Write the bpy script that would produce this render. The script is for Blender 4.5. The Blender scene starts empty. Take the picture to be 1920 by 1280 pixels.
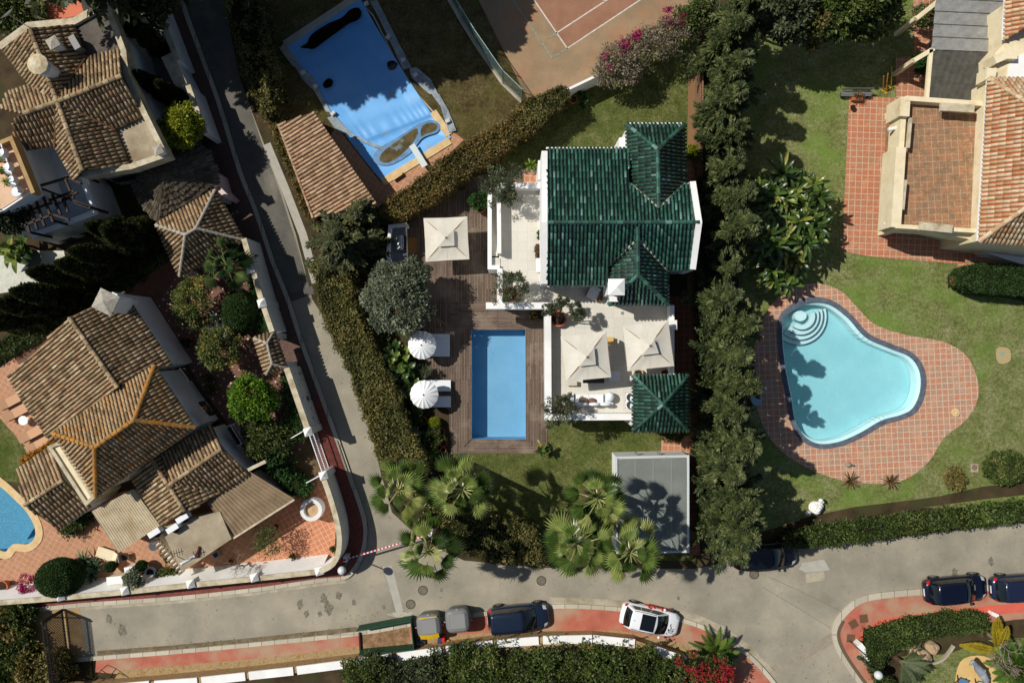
import bpy, math, random
import numpy as np
from mathutils import Vector, Matrix
from mathutils.geometry import tessellate_polygon
R = math.radians
random.seed(7)
rng = np.random.default_rng(11)
S = 27.4            # photograph pixels per metre on the ground
CAM_H = 54.0        # flying height of the camera
# ---------------------------------------------------------------- camera, sky, sun
sc = bpy.context.scene
cam_d = bpy.data.cameras.new("camera")
cam_d.sensor_width = 36.0
cam_d.lens = 36.0 * CAM_H / (1920 / S)
cam_d.clip_end = 900
cam = bpy.data.objects.new("camera", cam_d)
cam.location = (0, 0, CAM_H)
sc.collection.objects.link(cam)
sc.camera = cam
SUN_EL, SUN_AZ = 51.0, 22.0     # elevation; shadows fall this far below the +x axis
world = bpy.data.worlds.new("World")
sc.world = world
world.use_nodes = True
wn = world.node_tree
bg = wn.nodes["Background"]
sky = wn.nodes.new("ShaderNodeTexSky")
sky.sky_type = 'NISHITA'
sky.sun_disc = False
sky.sun_elevation = R(SUN_EL)
sky.sun_rotation = R(-68)
wn.links.new(sky.outputs[0], bg.inputs[0])
bg.inputs[1].default_value = 0.062
sd = bpy.data.lights.new("sun", 'SUN')
sd.energy = 4.4
sd.angle = R(0.5)
sd.color = (1.0, 0.955, 0.88)
sun = bpy.data.objects.new("sun", sd)
_d = Vector((math.cos(R(SUN_AZ)) * math.cos(R(SUN_EL)), -math.sin(R(SUN_AZ)) * math.cos(R(SUN_EL)), -math.sin(R(SUN_EL))))
sun.rotation_euler = _d.to_track_quat('-Z', 'Y').to_euler()
sun.location = (-40, 20, 60)
sc.collection.objects.link(sun)
sc.view_settings.view_transform = 'Standard'
sc.view_settings.look = 'None'
sc.view_settings.exposure = 0.0
sc.view_settings.gamma = 1.0
COL = sc.collection

# ---------------------------------------------------------------- helpers
def W(x, y, h=0.0):
 """Where in the place a point of height h stands that the photograph shows at pixel (x, y)."""
 k = (1 - h / CAM_H) / S
 return Vector(((x - 960) * k, (640 - y) * k, h))

def lin(c):
 return tuple(((v / 255) / 12.92 if v / 255 <= .04045 else ((v / 255 + .055) / 1.055) ** 2.4) for v in c)

class NT:
 def __init__(s, name):
  s.m = bpy.data.materials.new(name)
  s.m.use_nodes = True
  s.t = s.m.node_tree
  s.b = s.t.nodes["Principled BSDF"]
  s.tc = s.t.nodes.new("ShaderNodeTexCoord")
 def n(s, typ, **k):
  nd = s.t.nodes.new(typ)
  for a, v in k.items(): setattr(nd, a, v)
  return nd
 def l(s, a, b): s.t.links.new(a, b)
 def mapping(s, scale=(1, 1, 1), rot=0, loc=(0, 0, 0)):
  mp = s.n("ShaderNodeMapping")
  s.l(s.tc.outputs["Object"], mp.inputs[0])
  mp.inputs["Scale"].default_value = scale
  mp.inputs["Rotation"].default_value = (0, 0, rot)
  mp.inputs["Location"].default_value = loc
  return mp.outputs[0]
 def noise(s, scale, detail=5, rough=.6, vec=None, dist=0):
  nd = s.n("ShaderNodeTexNoise")
  nd.inputs["Scale"].default_value = scale
  nd.inputs["Detail"].default_value = detail
  nd.inputs["Roughness"].default_value = rough
  nd.inputs["Distortion"].default_value = dist
  s.l(vec if vec is not None else s.tc.outputs["Object"], nd.inputs["Vector"])
  return nd.outputs["Fac"]
 def attr(s, name="rnd"):
  nd = s.n("ShaderNodeAttribute")
  nd.attribute_name = name
  return nd.outputs["Fac"]
 def ramp(s, fac, stops):
  nd = s.n("ShaderNodeValToRGB")
  e = nd.color_ramp.elements
  while len(e) < len(stops): e.new(.5)
  for q, (p, c) in zip(e, stops):
   q.position = p
   q.color = (*lin(c), 1)
  s.l(fac, nd.inputs[0])
  return nd.outputs[0]
 def mix(s, fac, a, b, mode='MIX'):
  nd = s.n("ShaderNodeMix", data_type='RGBA', blend_type=mode)
  for i, v in ((0, fac), (6, a), (7, b)):
   if isinstance(v, (int, float)): nd.inputs[i].default_value = v
   elif isinstance(v, tuple): nd.inputs[i].default_value = (*lin(v), 1)
   else: s.l(v, nd.inputs[i])
  return nd.outputs[2]
 def math(s, op, a, b=0.0):
  nd = s.n("ShaderNodeMath", operation=op)
  for i, v in ((0, a), (1, b)):
   if isinstance(v, (int, float)): nd.inputs[i].default_value = v
   else: s.l(v, nd.inputs[i])
  return nd.outputs[0]
 def rng(s, v, a, b, c=0., d=1.):
  nd = s.n("ShaderNodeMapRange")
  s.l(v, nd.inputs[0])
  for i, q in enumerate((a, b, c, d)): nd.inputs[i + 1].default_value = q
  return nd.outputs[0]
 def bump(s, h, strength=.4, dist=.03):
  nd = s.n("ShaderNodeBump")
  nd.inputs["Strength"].default_value = strength
  nd.inputs["Distance"].default_value = dist
  s.l(h, nd.inputs["Height"])
  s.l(nd.outputs[0], s.b.inputs["Normal"])
 def out(s, col, rough=.8, spec=.3, metallic=0, coat=0, coat_rough=.05):
  if isinstance(col, tuple): s.b.inputs["Base Color"].default_value = (*lin(col), 1)
  else: s.l(col, s.b.inputs["Base Color"])
  if isinstance(rough, (int, float)): s.b.inputs["Roughness"].default_value = rough
  else: s.l(rough, s.b.inputs["Roughness"])
  s.b.inputs["Specular IOR Level"].default_value = spec
  s.b.inputs["Metallic"].default_value = metallic
  s.b.inputs["Coat Weight"].default_value = coat
  s.b.inputs["Coat Roughness"].default_value = coat_rough
  return s.m

def mat_noise(name, stops, scale=3, rough=.8, fine=40, fine_amt=.35, bump=.3, spec=.25, big=None, metallic=0, coat=0):
 """Two noises multiplied: a ramp over the broad one, a fine grain, and a slight relief."""
 t = NT(name)
 c = t.ramp(t.noise(scale, 6, .62), stops)
 f = t.noise(fine, 4, .7)
 c = t.mix(fine_amt, c, t.ramp(f, [(.3, (60, 60, 60)), (.7, (255, 255, 255))]), 'MULTIPLY')
 if big:
  c = t.mix(t.rng(t.noise(big[0], 4, .55), big[1], big[2]), c, big[3])
 if bump: t.bump(f, bump, .02)
 return t.out(c, rough, spec, metallic, coat)

def mat_plain(name, col, rough=.6, spec=.4, metallic=0, coat=0, grain=.12):
 t = NT(name)
 dark = tuple(v * .78 for v in col)
 c = t.mix(t.math('MULTIPLY', t.noise(4, 5, .65), grain * 2), col, dark)
 return t.out(c, rough, spec, metallic, coat)

def mat_brick(name, c1, c2, mortar, w, h, rot=0, mort=.02, offset=0.0, rough=.75, stain=None, fine=.25, spec=.3, third=None, msmooth=.1):
 t = NT(name)
 v = t.mapping(rot=rot)
 nd = t.n("ShaderNodeTexBrick", offset=offset, squash=1.0)
 t.l(v, nd.inputs["Vector"])
 for k, q in (("Color1", c1), ("Color2", c2), ("Mortar", mortar)): nd.inputs[k].default_value = (*lin(q), 1)
 nd.inputs["Scale"].default_value = 1
 nd.inputs["Mortar Size"].default_value = mort
 nd.inputs["Mortar Smooth"].default_value = msmooth
 nd.inputs["Brick Width"].default_value = w
 nd.inputs["Row Height"].default_value = h
 c = nd.outputs["Color"]
 f = t.noise(9, 6, .7)
 c = t.mix(fine, c, t.ramp(f, [(.3, (90, 85, 80)), (.7, (255, 255, 255))]), 'MULTIPLY')
 if stain: c = t.mix(t.rng(t.noise(stain[0], 5, .6), stain[1], stain[2], 0, stain[4]), c, stain[3])
 t.bump(nd.outputs["Fac"], -.35, .01)
 return t.out(c, rough, spec)

def mat_attr(name, stops, noise=(6, .35), rough=.75, spec=.25, coat=0, moss=None, coat_rough=.05):
 """Colour drawn per tile or leaf from the face attribute rnd, weathered by noise."""
 t = NT(name)
 c = t.ramp(t.attr(), stops)
 f = t.noise(noise[0], 5, .65)
 c = t.mix(noise[1], c, t.ramp(f, [(.25, (70, 68, 64)), (.7, (255, 255, 255))]), 'MULTIPLY')
 if moss: c = t.mix(t.rng(t.noise(moss[0], 5, .7), moss[1], moss[2], 0, moss[4]), c, moss[3])
 return t.out(c, rough, spec, 0, coat, coat_rough)

def mat_leaf(name, stops, rough=.55, trans=.25, spec=.3):
 t = NT(name)
 c = t.ramp(t.attr(), stops)
 c = t.mix(.5, c, t.ramp(t.noise(1.3, 3, .5), [(.3, (120, 120, 120)), (.7, (255, 255, 255))]), 'MULTIPLY')
 t.out(c, rough, spec)
 tr = t.n("ShaderNodeBsdfTranslucent")
 t.l(c, tr.inputs[0])
 mx = t.n("ShaderNodeMixShader")
 mx.inputs[0].default_value = trans
 t.l(t.b.outputs[0], mx.inputs[1])
 t.l(tr.outputs[0], mx.inputs[2])
 t.l(mx.outputs[0], t.t.nodes["Material Output"].inputs[0])
 return t.m

def link(o, parent=None):
 COL.objects.link(o)
 if parent is not None: o.parent = parent
 return o

def tag(o, label=None, cat=None, group=None, kind=None):
 if label: o["label"] = label
 if cat: o["category"] = cat
 if group: o["group"] = group
 if kind: o["kind"] = kind
 return o

def thing(name, label, cat, loc=(0, 0, 0), rz=0, group=None):
 o = bpy.data.objects.new(name, None)
 o.empty_display_size = .3
 o.location = loc
 o.rotation_euler = (0, 0, rz)
 link(o)
 return tag(o, label, cat, group)

def copy_tree(o, parent=None):
 c = o.copy()
 link(c, parent)
 for ch in list(o.children): copy_tree(ch, c)
 return c

def off(o):
 """World position that the vertices of a part of o are measured from."""
 v = Vector((0, 0, 0))
 while o is not None:
  v = v + Vector(o.location)
  o = o.parent
 return v

class MB:
 """Collects faces; build() links them as one mesh object."""
 def __init__(s): s.v, s.f, s.r, s.mi = [], [], [], []
 def add(s, vs, fs, r=None, mi=0):
  k = len(s.v)
  s.v += [tuple(p) for p in vs]
  for f in fs:
   s.f.append([k + i for i in f])
   s.r.append(random.random() if r is None else r)
   s.mi.append(mi)
 def box(s, c, d, rz=0, r=None, mi=0, tilt=None):
  x, y, z = d[0] / 2, d[1] / 2, d[2] / 2
  m = Matrix.Rotation(rz, 3, 'Z')
  if tilt is not None: m = tilt
  vs = [Vector(c) + m @ Vector((a * x, b * y, e * z)) for e in (-1, 1) for a, b in ((-1, -1), (1, -1), (1, 1), (-1, 1))]
  s.add(vs, [(3, 2, 1, 0), (4, 5, 6, 7), (0, 1, 5, 4), (1, 2, 6, 5), (2, 3, 7, 6), (3, 0, 4, 7)], r, mi)
 def bar(s, p, q, w, t, r=None, mi=0):
  p, q = Vector(p), Vector(q)
  d = (q - p)
  L = d.length
  if L < 1e-6: return
  m = d.to_track_quat('X', 'Z').to_matrix()
  s.box((p + q) / 2, (L, w, t), 0, r, mi, m)
 def tube(s, pts, rad, n=6, r=None, mi=0, cap=True):
  pts = [Vector(p) for p in pts]
  if isinstance(rad, (int, float)): rad = [rad] * len(pts)
  k = []
  vs = []
  for i, p in enumerate(pts):
   d = (pts[min(i + 1, len(pts) - 1)] - pts[max(i - 1, 0)])
   d = d.normalized() if d.length > 1e-9 else Vector((0, 0, 1))
   a = d.cross(Vector((0, 0, 1)) if abs(d.z) < .9 else Vector((1, 0, 0))).normalized()
   b = d.cross(a)
   for j in range(n):
    t = 2 * math.pi * j / n
    vs.append(p + (a * math.cos(t) + b * math.sin(t)) * rad[i])
  fs = [(i * n + j, i * n + (j + 1) % n, (i + 1) * n + (j + 1) % n, (i + 1) * n + j) for i in range(len(pts) - 1) for j in range(n)]
  if cap: fs += [tuple(range(n))[::-1], tuple((len(pts) - 1) * n + j for j in range(n))]
  s.add(vs, fs, r, mi)
 def lathe(s, c, prof, n=20, r=None, mi=0, sx=1, sy=1):
  """prof: (radius, z) from bottom to top round the vertical through c."""
  vs = [(c[0] + a * sx * math.cos(2 * math.pi * j / n), c[1] + a * sy * math.sin(2 * math.pi * j / n), c[2] + z) for a, z in prof for j in range(n)]
  fs = [(i * n + j, i * n + (j + 1) % n, (i + 1) * n + (j + 1) % n, (i + 1) * n + j) for i in range(len(prof) - 1) for j in range(n)]
  if prof[0][0] > 1e-4: fs.append(tuple(range(n))[::-1])
  if prof[-1][0] > 1e-4: fs.append(tuple((len(prof) - 1) * n + j for j in range(n)))
  s.add(vs, fs, r, mi)
 def prism(s, top, z0, r=None, mi=0):
  """Vertical prism: top is a list of 3-D points, z0 the level of its flat bottom."""
  n = len(top)
  a = sum(top[i][0] * top[(i + 1) % n][1] - top[(i + 1) % n][0] * top[i][1] for i in range(n))
  if a < 0: top = top[::-1]
  vs = [tuple(p) for p in top] + [(p[0], p[1], z0) for p in top]
  tri = tessellate_polygon([[Vector((p[0], p[1], 0)) for p in top]])
  fs = []
  for t in tri:
   A, B, C_ = (Vector(top[i]) for i in t)
   up = (B - A).cross(C_ - A).z > 0
   fs.append(tuple(t) if up else tuple(t)[::-1])
  fs += [(i, n + i, n + (i + 1) % n, (i + 1) % n) for i in range(n)]
  s.add(vs, fs, r, mi)
 def ribbon(s, pts, w, z0, z1, closed=False, r=None, mi=0):
  """A wall of thickness w along the 2-D line pts from z0 up to z1."""
  pts = [Vector((p[0], p[1])) for p in pts]
  n = len(pts)
  A, B = [], []
  for i in range(n):
   if closed: p, q = pts[i - 1], pts[(i + 1) % n]
   else: p, q = pts[max(i - 1, 0)], pts[min(i + 1, n - 1)]
   d1 = (pts[i] - p).normalized() if (pts[i] - p).length > 1e-6 else None
   d2 = (q - pts[i]).normalized() if (q - pts[i]).length > 1e-6 else None
   d1 = d1 or d2
   d2 = d2 or d1
   nn = Vector((-(d1.y + d2.y), d1.x + d2.x)).normalized()
   k = w / 2 / max(.4, nn.dot(Vector((-d1.y, d1.x))))
   A.append(pts[i] + nn * k)
   B.append(pts[i] - nn * k)
  z1s = z1 if isinstance(z1, (list, tuple)) else [z1] * n
  vs = []
  for i in range(n):
   vs += [(A[i].x, A[i].y, z0), (B[i].x, B[i].y, z0), (B[i].x, B[i].y, z1s[i]), (A[i].x, A[i].y, z1s[i])]
  fs = []
  for i in range(n if closed else n - 1):
   a, b = i * 4, ((i + 1) % n) * 4
   fs += [(a + 3, a + 2, b + 2, b + 3), (a + 2, a + 1, b + 1, b + 2), (a, a + 3, b + 3, b), (a + 1, a, b, b + 1)]
  if not closed: fs += [(0, 1, 2, 3), ((n - 1) * 4 + 3, (n - 1) * 4 + 2, (n - 1) * 4 + 1, (n - 1) * 4)]
  s.add(vs, fs, r, mi)
 def grid(s, fn, nu, nv, r=None, mi=0):
  vs = [tuple(fn(i / nu, j / nv)) for i in range(nu + 1) for j in range(nv + 1)]
  k = nv + 1
  s.add(vs, [(i * k + j, (i + 1) * k + j, (i + 1) * k + j + 1, i * k + j + 1) for i in range(nu) for j in range(nv)], r, mi)
 def ball(s, c, r3, nu=12, nv=8, r=None, mi=0, wob=0):
  if isinstance(r3, (int, float)): r3 = (r3, r3, r3)
  vs, fs = [], []
  for i in range(nv + 1):
   a = math.pi * i / nv
   for j in range(nu):
    b = 2 * math.pi * j / nu
    q = 1 + (wob * (math.sin(3 * b + 2 * a + c[0]) * .5 + math.sin(5 * a - 2 * b + c[1]) * .5) if wob else 0)
    vs.append((c[0] + r3[0] * q * math.sin(a) * math.cos(b), c[1] + r3[1] * q * math.sin(a) * math.sin(b), c[2] - r3[2] * q * math.cos(a)))
  for i in range(nv):
   for j in range(nu): fs.append((i * nu + j, i * nu + (j + 1) % nu, (i + 1) * nu + (j + 1) % nu, (i + 1) * nu + j))
  s.add(vs, fs, r, mi)
 def build(s, name, mats, parent=None, world=True, smooth=False):
  o0 = off(parent) if (parent is not None and world) else Vector((0, 0, 0))
  me = bpy.data.meshes.new(name)
  me.from_pydata([(p[0] - o0.x, p[1] - o0.y, p[2] - o0.z) for p in s.v], [], s.f)
  for m in (mats if isinstance(mats, (list, tuple)) else [mats]): me.materials.append(m)
  a = me.attributes.new("rnd", 'FLOAT', 'FACE')
  a.data.foreach_set("value", s.r)
  me.polygons.foreach_set("material_index", s.mi)
  if smooth: me.polygons.foreach_set("use_smooth", [True] * len(s.f))
  me.update()
  return link(bpy.data.objects.new(name, me), parent)

def P(pts, h=0.0): return [W(p[0], p[1], p[2] if len(p) > 2 else h) for p in pts]

def smooth_line(pts, n=6, closed=False):
 """Catmull-Rom through pixel points."""
 out, k = [], len(pts)
 rngi = range(k if closed else k - 1)
 g = (lambda i: pts[i % k]) if closed else (lambda i: pts[min(max(i, 0), k - 1)])
 for i in rngi:
  p0, p1, p2, p3 = g(i - 1), g(i), g(i + 1), g(i + 2)
  for j in range(n):
   t = j / n
   out.append(tuple(.5 * (2 * p1[a] + (p2[a] - p0[a]) * t + (2 * p0[a] - 5 * p1[a] + 4 * p2[a] - p3[a]) * t * t + (3 * p1[a] - p0[a] - 3 * p2[a] + p3[a]) * t ** 3) for a in (0, 1)))
 if not closed: out.append(tuple(pts[-1][:2]))
 return out

def sheet(name, px, z, mat, holes=(), kind="structure", world_pts=False, parent=None):
 """A flat ground layer with its outline in photograph pixels."""
 loops = [[Vector((p[0], p[1], 0)) for p in px] if world_pts else [W(p[0], p[1]) for p in px]]
 loops += [[W(p[0], p[1]) for p in h] for h in holes]
 flat = [p for l in loops for p in l]
 fs = []
 for t in tessellate_polygon(loops):
  a, b, c = (flat[i] for i in t)
  cr = (b - a).cross(c - a).z
  if abs(cr) < 1e-9: continue
  fs.append(tuple(t) if cr > 0 else tuple(t)[::-1])
 mb = MB()
 mb.add([(p.x, p.y, z) for p in flat], fs, .5)
 o = mb.build(name, mat, parent)
 if kind: o["kind"] = kind
 return o
# ---------------------------------------------------------------- materials
def mat_grass(name, stops, big=None, fine=60):
 t = NT(name)
 c = t.ramp(t.noise(.9, 7, .68), stops)
 f1 = t.noise(14, 5, .75)
 f2 = t.noise(fine, 3, .8)
 c = t.mix(.5, c, t.ramp(f1, [(.4, (70, 76, 54)), (.58, (255, 255, 255))]), 'MULTIPLY')
 c = t.mix(.5, c, t.ramp(t.noise(4.5, 5, .75), [(.4, (86, 94, 64)), (.6, (255, 255, 255))]), 'MULTIPLY')
 c = t.mix(.6, c, t.ramp(f2, [(.38, (50, 58, 40)), (.58, (255, 255, 250))]), 'MULTIPLY')
 if big: c = t.mix(t.rng(t.noise(big[0], 5, .6, dist=.6), big[1], big[2], 0, big[4]), c, big[3])
 t.bump(t.math('ADD', f1, f2), 1.0, .08)
 return t.out(c, .9, .1)
m_ground = mat_noise("soil", [(.3, (58, 48, 36)), (.7, (92, 78, 56))], .8, .95, 25, .5, .6, .1, (.35, .5, .65, (62, 64, 38)))
m_lawn = mat_grass("lawn_grass", [(.3, (118, 132, 68)), (.5, (154, 162, 92)), (.72, (194, 192, 128))], (.5, .52, .72, (84, 104, 42), .7))
m_lawn_r = mat_grass("garden_grass", [(.3, (156, 172, 96)), (.5, (196, 202, 128)), (.7, (232, 230, 172))], (.22, .48, .66, (124, 156, 66), .7))
m_dry = mat_grass("dry_grass", [(.3, (112, 98, 62)), (.5, (150, 132, 88)), (.72, (184, 166, 118))], (.4, .5, .68, (104, 104, 52), .6))
def mat_asphalt():
 t = NT("worn_asphalt")
 c = t.ramp(t.noise(.35, 7, .62), [(.3, (136, 130, 115)), (.5, (154, 147, 130)), (.7, (172, 163, 143))])
 f = t.noise(38, 4, .8)
 c = t.mix(.4, c, t.ramp(f, [(.3, (120, 120, 118)), (.62, (255, 255, 255))]), 'MULTIPLY')
 st = t.rng(t.noise(1.6, 3, .5), .66, .76, 0, .45)
 c = t.mix(st, c, (112, 102, 86))
 sp = t.rng(t.noise(3.4, 2, .4), .70, .76, 0, .5)
 c = t.mix(sp, c, (84, 79, 70))
 v = t.n("ShaderNodeTexVoronoi", feature='DISTANCE_TO_EDGE')
 v.inputs["Scale"].default_value = .23
 w = t.n("ShaderNodeVectorMath", operation='ADD')
 nz = t.n("ShaderNodeTexNoise")
 nz.inputs["Scale"].default_value = 1.2
 t.l(t.tc.outputs["Object"], nz.inputs["Vector"])
 t.l(t.tc.outputs["Object"], w.inputs[0])
 t.l(nz.outputs["Color"], w.inputs[1])
 t.l(w.outputs[0], v.inputs["Vector"])
 c = t.mix(t.rng(v.outputs["Distance"], .0, .004, .22, 0), c, (92, 88, 78))
 t.bump(f, .35, .01)
 return t.out(c, .9, .2)
m_road = mat_asphalt()
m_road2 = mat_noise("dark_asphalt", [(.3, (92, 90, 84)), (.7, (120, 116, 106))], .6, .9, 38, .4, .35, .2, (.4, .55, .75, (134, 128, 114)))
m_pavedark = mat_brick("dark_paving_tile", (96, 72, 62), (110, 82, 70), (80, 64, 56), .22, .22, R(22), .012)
m_patch = mat_noise("asphalt_patch", [(.3, (172, 168, 156)), (.7, (190, 185, 172))], 2, .9, 40, .35, .3)
m_conc = mat_noise("concrete", [(.3, (160, 150, 128)), (.7, (196, 186, 164))], 1.4, .9, 30, .35, .3, .2, (.6, .55, .72, (128, 116, 92)))
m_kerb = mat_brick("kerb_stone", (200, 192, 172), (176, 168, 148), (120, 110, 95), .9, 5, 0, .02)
m_redpave = mat_noise("red_paint_paving", [(.3, (164, 92, 74)), (.55, (184, 106, 86)), (.75, (176, 128, 102))], .9, .8, 30, .25, .2, .25, (.4, .42, .62, (166, 138, 112)))
m_redpave2 = mat_noise("fresh_red_paint", [(.3, (206, 96, 78)), (.7, (216, 106, 88))], 1.2, .7, 30, .15, .1)
m_redtile = mat_brick("red_paving_tile", (120, 62, 52), (138, 72, 60), (92, 56, 48), .22, .22, R(22), .012)
m_white = mat_noise("white_plaster", [(.3, (226, 225, 220)), (.7, (240, 240, 237))], .8, .75, 14, .06, .1, .3, (.35, .58, .8, (212, 210, 202)))
m_cream = mat_noise("cream_plaster", [(.3, (222, 206, 168)), (.7, (236, 224, 192))], 1.4, .8, 18, .14, .15, .2, (.9, .55, .8, (196, 176, 134)))
m_coping = mat_noise("weathered_coping", [(.3, (186, 172, 140)), (.7, (222, 212, 186))], 2.5, .85, 22, .35, .25, .2, (1.1, .5, .72, (140, 126, 96)))
m_flat = mat_noise("flat_roof_concrete", [(.3, (156, 142, 118)), (.7, (190, 176, 150))], .9, .9, 26, .4, .3, .2, (.5, .5, .75, (120, 104, 78)))
m_flatdark = mat_noise("dark_roof_felt", [(.3, (84, 78, 72)), (.7, (112, 104, 94))], 1.2, .9, 20, .3, .3)
m_tile = mat_attr("old_clay_tile", [(0, (118, 98, 74)), (.3, (156, 134, 102)), (.6, (184, 162, 126)), (.85, (168, 132, 98)), (1, (208, 188, 154))], (5, .45), .85, .2, moss=(3.2, .54, .72, (112, 104, 84), .6))
m_lichen = mat_attr("lichen_clay_tile", [(0, (128, 108, 82)), (.3, (164, 142, 108)), (.7, (190, 166, 128)), (1, (178, 138, 98))], (5, .4), .85, .2, moss=(2.2, .56, .63, (190, 124, 28), .8))
m_tilered = mat_attr("red_clay_tile", [(0, (180, 142, 104)), (.3, (208, 180, 142)), (.65, (224, 206, 172)), (1, (188, 138, 98))], (7, .4), .85, .2, moss=(3.5, .55, .72, (124, 108, 82), .7))
m_tilepan = mat_attr("tile_channel", [(0, (74, 56, 40)), (1, (104, 78, 54))], (8, .5), .9, .15)
m_tilepanred = mat_attr("red_tile_channel", [(0, (150, 78, 44)), (1, (176, 92, 54))], (8, .4), .9, .15)
m_tilenew = mat_attr("shed_clay_tile", [(0, (146, 118, 92)), (.4, (174, 144, 114)), (.8, (196, 166, 134)), (1, (176, 134, 104))], (6, .4), .85, .2)
m_green = mat_attr("green_glazed_tile", [(0, (24, 54, 42)), (.35, (37, 77, 59)), (.7, (48, 94, 74)), (.93, (66, 116, 97)), (1, (118, 150, 142))], (4, .35), .27, .8, coat=1.0, coat_rough=.19, moss=(1.5, .58, .8, (84, 92, 70), .45))
m_greenpan = mat_attr("green_tile_channel", [(0, (6, 20, 16)), (1, (10, 30, 24))], (8, .3), .3, .5)
m_mortar = mat_noise("ridge_mortar", [(.3, (150, 142, 128)), (.7, (196, 190, 176))], 6, .9)
m_terr = mat_brick("terracotta_tile", (192, 120, 86), (176, 128, 98), (204, 180, 154), .42, .42, R(2), .022, fine=.35, stain=(1.3, .52, .7, (206, 148, 112), .6), msmooth=.02)
m_terr2 = mat_brick("terracotta_deck_tile", (198, 134, 102), (178, 146, 120), (214, 194, 172), .40, .40, R(-3), .022, fine=.4, stain=(1.1, .5, .68, (196, 156, 126), .6), msmooth=.02)
m_terrroof = mat_brick("weathered_roof_terrace_tile", (186, 132, 94), (156, 124, 94), (186, 166, 136), .42, .42, R(-3), .02, fine=.5, stain=(2.4, .46, .66, (120, 96, 72), .8), msmooth=.02)
m_patio = mat_brick("patio_clay_tile", (192, 138, 104), (180, 130, 98), (200, 166, 136), .36, .36, R(30), .018, fine=.35, stain=(.9, .5, .7, (170, 122, 86), .6))
m_patio2 = mat_brick("orange_patio_tile", (200, 130, 94), (188, 122, 88), (212, 174, 142), .34, .34, R(-28), .018, fine=.3)
m_darktile = mat_brick("brown_path_tile", (150, 92, 66), (126, 78, 58), (166, 124, 96), .42, .42, 0, .02, fine=.4)
m_brownpath = mat_brick("brown_garden_path", (120, 80, 58), (104, 70, 50), (92, 66, 50), .6, .3, R(30), .015, fine=.45)
m_crazy = mat_noise("pale_stone_paving", [(.3, (190, 190, 174)), (.7, (222, 222, 206))], 2.2, .85, 10, .3, .3)
m_rubble = mat_noise("rubble_stone_paving", [(.3, (140, 112, 72)), (.5, (182, 152, 106)), (.7, (160, 148, 124))], 5, .9, 12, .5, .8)
m_court = mat_noise("court_surface", [(.3, (140, 122, 96)), (.7, (176, 146, 114))], .5, .9, 28, .35, .25, .15, (.35, .5, .7, (158, 116, 86)))
m_court2 = mat_noise("court_inner_surface", [(.3, (146, 104, 82)), (.7, (164, 122, 96))], .8, .9, 28, .3, .2)
m_line = mat_noise("court_line_paint", [(.3, (196, 186, 170)), (.7, (232, 226, 214))], 6, .8, 20, .4, .1)
m_linegreen = mat_noise("faded_line_paint", [(.35, (142, 124, 100)), (.6, (140, 172, 156))], 5, .8, 20, .4, .1)
m_sand = mat_noise("play_sand", [(.3, (206, 170, 108)), (.7, (224, 190, 128))], 1.3, .95, 50, .2, .2)
def mat_deck(name, rot):
 t = NT(name)
 v = t.mapping(rot=rot)
 nd = t.n("ShaderNodeTexBrick", offset=.37, squash=1.0)
 t.l(v, nd.inputs["Vector"])
 for k, q in (("Color1", (136, 118, 102)), ("Color2", (106, 90, 76)), ("Mortar", (30, 22, 18))): nd.inputs[k].default_value = (*lin(q), 1)
 for k, q in (("Scale", 1), ("Mortar Size", .012), ("Brick Width", 2.6), ("Row Height", .11), ("Mortar Smooth", .1)): nd.inputs[k].default_value = q
 g = t.noise(3, 6, .7, t.mapping(scale=(1.2, 9, 1) if rot == 0 else (9, 1.2, 1)))
 c = t.mix(.6, nd.outputs["Color"], t.ramp(g, [(.3, (110, 100, 94)), (.68, (255, 255, 255))]), 'MULTIPLY')
 c = t.mix(t.rng(t.noise(.5, 4, .6), .5, .7, 0, .55), c, (150, 134, 118))
 t.bump(nd.outputs["Fac"], -.5, .01)
 return t.out(c, .7, .25)
m_deck = mat_deck("weathered_deck_boards", R(90))
m_deck_x = mat_deck("weathered_deck_boards_across", 0)
def mat_water(name, tint, mix=.1, ripple=2.5, dist=.02):
 t = NT(name)
 for n in list(t.t.nodes):
  if n.type == 'BSDF_PRINCIPLED': t.t.nodes.remove(n)
 tr = t.n("ShaderNodeBsdfTransparent")
 tr.inputs[0].default_value = (*tint, 1)
 gl = t.n("ShaderNodeBsdfGlossy")
 gl.inputs["Roughness"].default_value = .03
 fr = t.n("ShaderNodeFresnel")
 fr.inputs[0].default_value = 1.33
 bp = t.n("ShaderNodeBump")
 bp.inputs["Strength"].default_value = .35
 bp.inputs["Distance"].default_value = dist
 t.l(t.noise(ripple, 4, .6, dist=.8), bp.inputs["Height"])
 t.l(bp.outputs[0], gl.inputs["Normal"])
 t.l(bp.outputs[0], fr.inputs["Normal"])
 mx = t.n("ShaderNodeMixShader")
 t.l(fr.outputs[0], mx.inputs[0])
 t.l(tr.outputs[0], mx.inputs[1])
 t.l(gl.outputs[0], mx.inputs[2])
 t.l(mx.outputs[0], t.t.nodes["Material Output"].inputs[0])
 return t.m
m_water_blue = mat_water("clear_pool_water", (.86, .94, .97))
m_water_cyan = mat_water("turquoise_pool_water", (.77, .93, .97))
m_poolblue = mat_noise("blue_pool_paint", [(.3, (122, 170, 200)), (.7, (134, 180, 208))], .7, .7, 9, .1, .1)
m_poolcyan = mat_noise("pale_pool_plaster", [(.3, (164, 204, 208)), (.7, (180, 216, 218))], .6, .7, 9, .1, .1)
m_poolwhite = mat_plain("white_pool_ledge", (232, 238, 236), .6)
m_poolteal = mat_noise("blue_pool_mosaic", [(.3, (70, 140, 176)), (.7, (110, 180, 206))], 12, .5, 30, .3, .1)
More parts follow.
